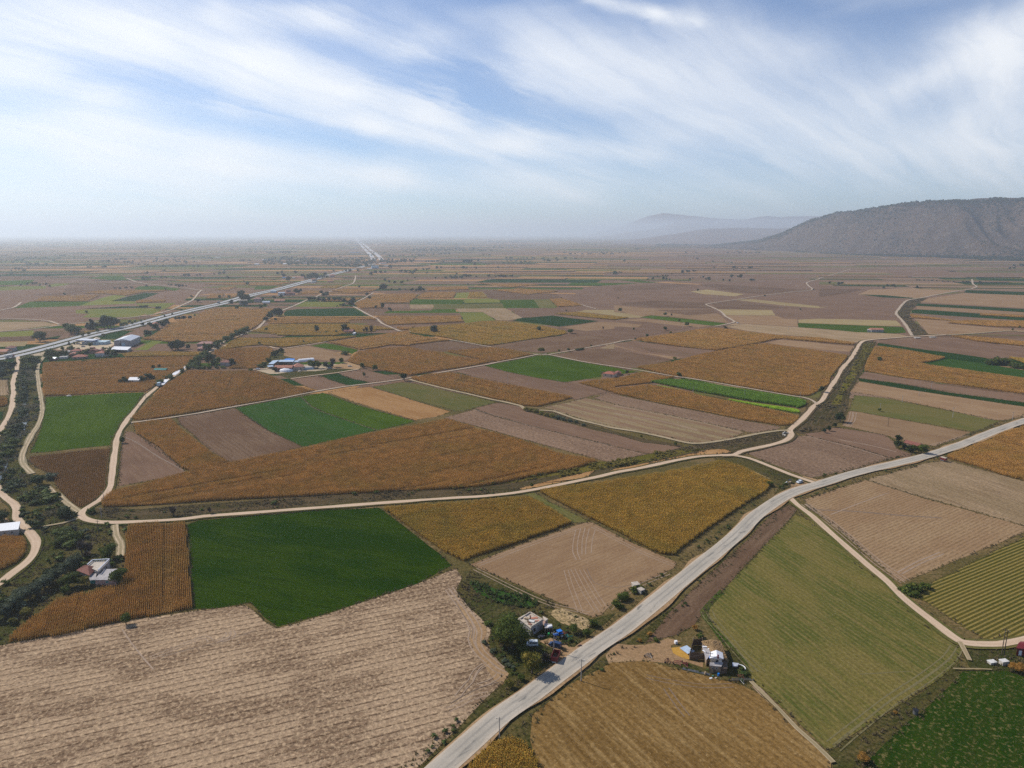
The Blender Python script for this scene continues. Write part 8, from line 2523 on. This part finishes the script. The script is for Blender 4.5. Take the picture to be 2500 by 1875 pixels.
tag(tr, 'bright blue tractor standing on the farmyard grass with its cab roof lit', 'tractor')

def trailer(label, t, x, y, rz, L=4.6, W_=2.3, Hh=1.3, mat='maroon', name='farm_trailer'):
    g = gp(*tl(t, x, y)); o = empty(name, (g[0], g[1], .12), rz)
    box_obj('bed', (0, 0, .85), (L, W_, .12), P_['wood'], o)
    for s in (-1, 1):
        box_obj('side_panel', (0, s * (W_ / 2 - .04), .98), (L, .08, Hh), P_[mat], o)
        box_obj('end_panel', (s * (L / 2 - .04), 0, .98), (.08, W_ - .2, Hh), P_[mat], o)
        for k in range(4): box_obj('rib', (-L / 2 + L * (k + .5) / 4, s * (W_ / 2 + .03), .95), (.08, .06, Hh), P_['rust'], o)
        for X in (-.9, .3): wheel_(o, X, s * (W_ / 2 - .25), .42, .28)
    cyl_obj('drawbar', (L / 2, 0, .75), (L / 2 + 1.6, 0, .55), .07, P_['rust'], o, n=6)
    box_obj('mudflap', (-L / 2 + .1, 0, .3), (.05, 1.4, .5), P_['tin'], o)
    tag(o, label, 'trailer')
trailer('dark red tipping trailer parked at the edge of the paved road', 'H1', 1730, 1350, px_angle('H1', 1690, 1400, 1760, 1230), Hh=1.5)
trailer('small red trailer with a white cover beside the right-hand maize', 'B5', 1340, 1442, px_angle('B5', 1310, 1425, 1370, 1442), 3.6, 2.0, 1.2)
g = gp(*tl('B5', 1340, 1442)); o = box_obj('white_cover', (0, 0, 0), (3.4, 1.9, .25), P_['cream'], rz=px_angle('B5', 1310, 1425, 1370, 1442)); o.location = (g[0], g[1], 2.34); tag(o, 'pale cover lying over the small red trailer', 'cover')
g = gp(*tl('H1', 1570, 1330)); V, F = [], []
for k in range(160): leaf(V, F, (rnd.gauss(0, 1.0), rnd.gauss(0, .8), abs(rnd.gauss(.3, .3))), .5, rnd, .6)
o = mesh_obj('brushwood_pile', V, F, ML['bare']); o.location = (g[0] - 2, g[1], .1); tag(o, 'brown brushwood pile beside the dark red trailer', 'brushwood pile')

def lorry(label, t, x, y, rz, cabm, boxmt, L=11.0):
    g = gp(*tl(t, x, y)); o = empty('lorry', (g[0], g[1], .55), rz)
    b = box_obj('cargo_body', (-1.2, 0, 1.1), (L - 2.6, 2.5, 2.7), P_[boxmt], o); bevel_mesh(b, .05)
    b = box_obj('cab', (L / 2 - 1.1, 0, .6), (2.1, 2.4, 2.7), P_[cabm], o); bevel_mesh(b, .15)
    box_obj('windscreen', (L / 2 - .03, 0, 1.9), (.06, 2.0, .9), P_['glass'], o)
    box_obj('chassis', (-.6, 0, .7), (L - 1.4, 1.0, .3), P_['steel'], o)
    for X in (-L / 2 + .9, -L / 2 + 2.1, -L / 2 + 3.3, L / 2 - 3.0, L / 2 - 1.1):
        for s in (-1, 1): wheel_(o, X, s * 1.05, .5, .3)
    tag(o, label, 'lorry')
lorry('articulated lorry with white body and red cab on the highway at the left', 'A1', 108, 1392, px_angle('A1', 0, 1415, 200, 1375), 'maroon', 'white')
lorry('small dark lorry on the highway before the houses', 'A2', 150, 800, px_angle('A2', 0, 835, 300, 775), 'teal', 'grey', 8)
lorry('blue-grey lorry at the roadside right of the dirt road', 'G0', 1435, 605, px_angle('G0', 1400, 625, 1460, 580), 'grey', 'palblue', 7)

# motorbike on the forecourt edge
g = gp(*tl('E1', 1742, 722)); mb = empty('motorbike', (g[0], g[1], .12), .4)
for X in (-.65, .65):
    wl = cyl_obj('wheel', (X, -.05, .32), (X, .05, .32), .32, P_['rubber'], mb, n=16)
V, F = [], []; cyl(V, F, (-.65, 0, .32), (.1, 0, .55), .05, n=6); cyl(V, F, (.1, 0, .55), (.65, 0, .32), .04, n=6); cyl(V, F, (.65, 0, .32), (.45, 0, 1.0), .04, n=6); cyl(V, F, (.45, -.35, 1.02), (.45, .35, 1.02), .025, n=6)
mesh_obj('frame', V, F, P_['steel'], mb)
b = box_obj('fuel_tank', (.2, 0, .68), (.5, .28, .25), P_['maroon'], mb); bevel_mesh(b, .06); b = box_obj('seat', (-.3, 0, .72), (.7, .26, .12), P_['dark'], mb); box_obj('engine', (.05, 0, .3), (.35, .3, .32), P_['steel'], mb)
tag(mb, 'dark motorbike leaning at the road edge by the forecourt', 'motorbike')

# roadside stall at the junction
g = gp(*tl('D1', 838, 665)); st = empty('roadside_stall', (g[0], g[1], .12), .5)
box_obj('table', (0, 0, .75), (2.2, 1.0, .08), P_['woodl'], st)
for sx in (-1, 1):
    for sy in (-.45, .45): cyl_obj('leg', (sx, sy, 0), (sx, sy, 2.0 if sy > 0 else 1.9), .05, P_['woodl'], st, n=5)
box_obj('awning', (0, 0, 2.0), (2.5, 1.5, .06), P_['dark'], st)
tag(st, 'roadside stall with a dark awning left of the white car', 'stall')
for i, (x, y, m, l) in enumerate(((815, 660, 'brightwhite', 'white sack on the ground left of the stall'), (800, 668, 'white', 'second pale sack, farther left of the stall'), (848, 655, 'woodl', 'orange-tan crate right beside the stall'))):
    g = gp(*tl('D1', x, y)); V, F = [], []
    ico(2, (0, 0, .35), (.55, .4, .4), V, F, random.Random(i), .08)
    o = mesh_obj('sack' if i < 2 else 'crate', V, F, P_[m], smooth=True) if i < 2 else box_obj('crate', (0, 0, 0), (.8, .6, .6), P_[m])
    o.location = (g[0], g[1], .12); tag(o, l, 'sack' if i < 2 else 'crate')

# a person standing behind the white car
def person(label, x, y, t, rz):
    g = gp(*tl(t, x, y))
    J = {'hip': (0, 0, .95), 'chest': (0, .01, 1.25), 'neck': (0, 0, 1.48), 'head': (0, -.02, 1.60), 'crownp': (0, -.01, 1.74),
         'sl': (.19, 0, 1.42), 'el': (.27, .03, 1.13), 'hl': (.25, -.14, .90), 'sr': (-.19, 0, 1.42), 'er': (-.27, .03, 1.13), 'hr': (-.24, -.12, .92),
         'll': (.10, 0, .88), 'kl': (.12, -.02, .50), 'al': (.13, .03, .09), 'tl': (.14, -.14, .05), 'lr': (-.10, 0, .88), 'kr': (-.12, -.01, .50), 'ar': (-.13, .04, .09), 'tr': (-.14, -.13, .05)}
    R = {'hip': .15, 'chest': .165, 'neck': .06, 'head': .095, 'crownp': .075, 'sl': .075, 'el': .045, 'hl': .035, 'sr': .075, 'er': .045, 'hr': .035, 'll': .09, 'kl': .06, 'al': .045, 'tl': .04, 'lr': .09, 'kr': .06, 'ar': .045, 'tr': .04}
    E = [('hip', 'chest'), ('chest', 'neck'), ('neck', 'head'), ('head', 'crownp'), ('chest', 'sl'), ('sl', 'el'), ('el', 'hl'), ('chest', 'sr'), ('sr', 'er'), ('er', 'hr'), ('hip', 'll'), ('ll', 'kl'), ('kl', 'al'), ('al', 'tl'), ('hip', 'lr'), ('lr', 'kr'), ('kr', 'ar'), ('ar', 'tr')]
    keys = list(J)
    me = bpy.data.meshes.new('person')
    me.from_pydata([J[k] for k in keys], [(keys.index(a), keys.index(b)) for a, b in E], [])
    me.materials.append(paint('dark_clothing', (.03, .03, .04), var=.1))
    o = link(bpy.data.objects.new('person', me)); o.location = (g[0], g[1], .12); o.rotation_euler = (0, 0, rz)
    sk = o.modifiers.new('skin', 'SKIN')
    for i, k in enumerate(keys):
        v = me.skin_vertices[0].data[i]; v.radius = (R[k], R[k] * (.75 if k in ('hip', 'chest') else 1)); v.use_root = (k == 'hip')
    sb = o.modifiers.new('sub', 'SUBSURF'); sb.levels = 1; sb.render_levels = 1
    hr = []; V, F = [], []
    ico(2, (0, .01, 1.69), (.10, .11, .10), V, F, random.Random(1), .03); mesh_obj('hair', V, F, P_['dark'], o)
    V, F = [], []; ico(2, (0, -.055, 1.63), (.075, .07, .10), V, F, random.Random(1), .0)
    cyl(V, F, (0, -.12, 1.64), (0, -.145, 1.61), .016, n=5)
    mesh_obj('face', V, F, paint('skin', (.42, .25, .17), var=.02), o, smooth=True)
    tag(o, label, 'person')
person('person in dark clothes standing at the open boot of the white car', 903, 650, 'D1', 2.5)
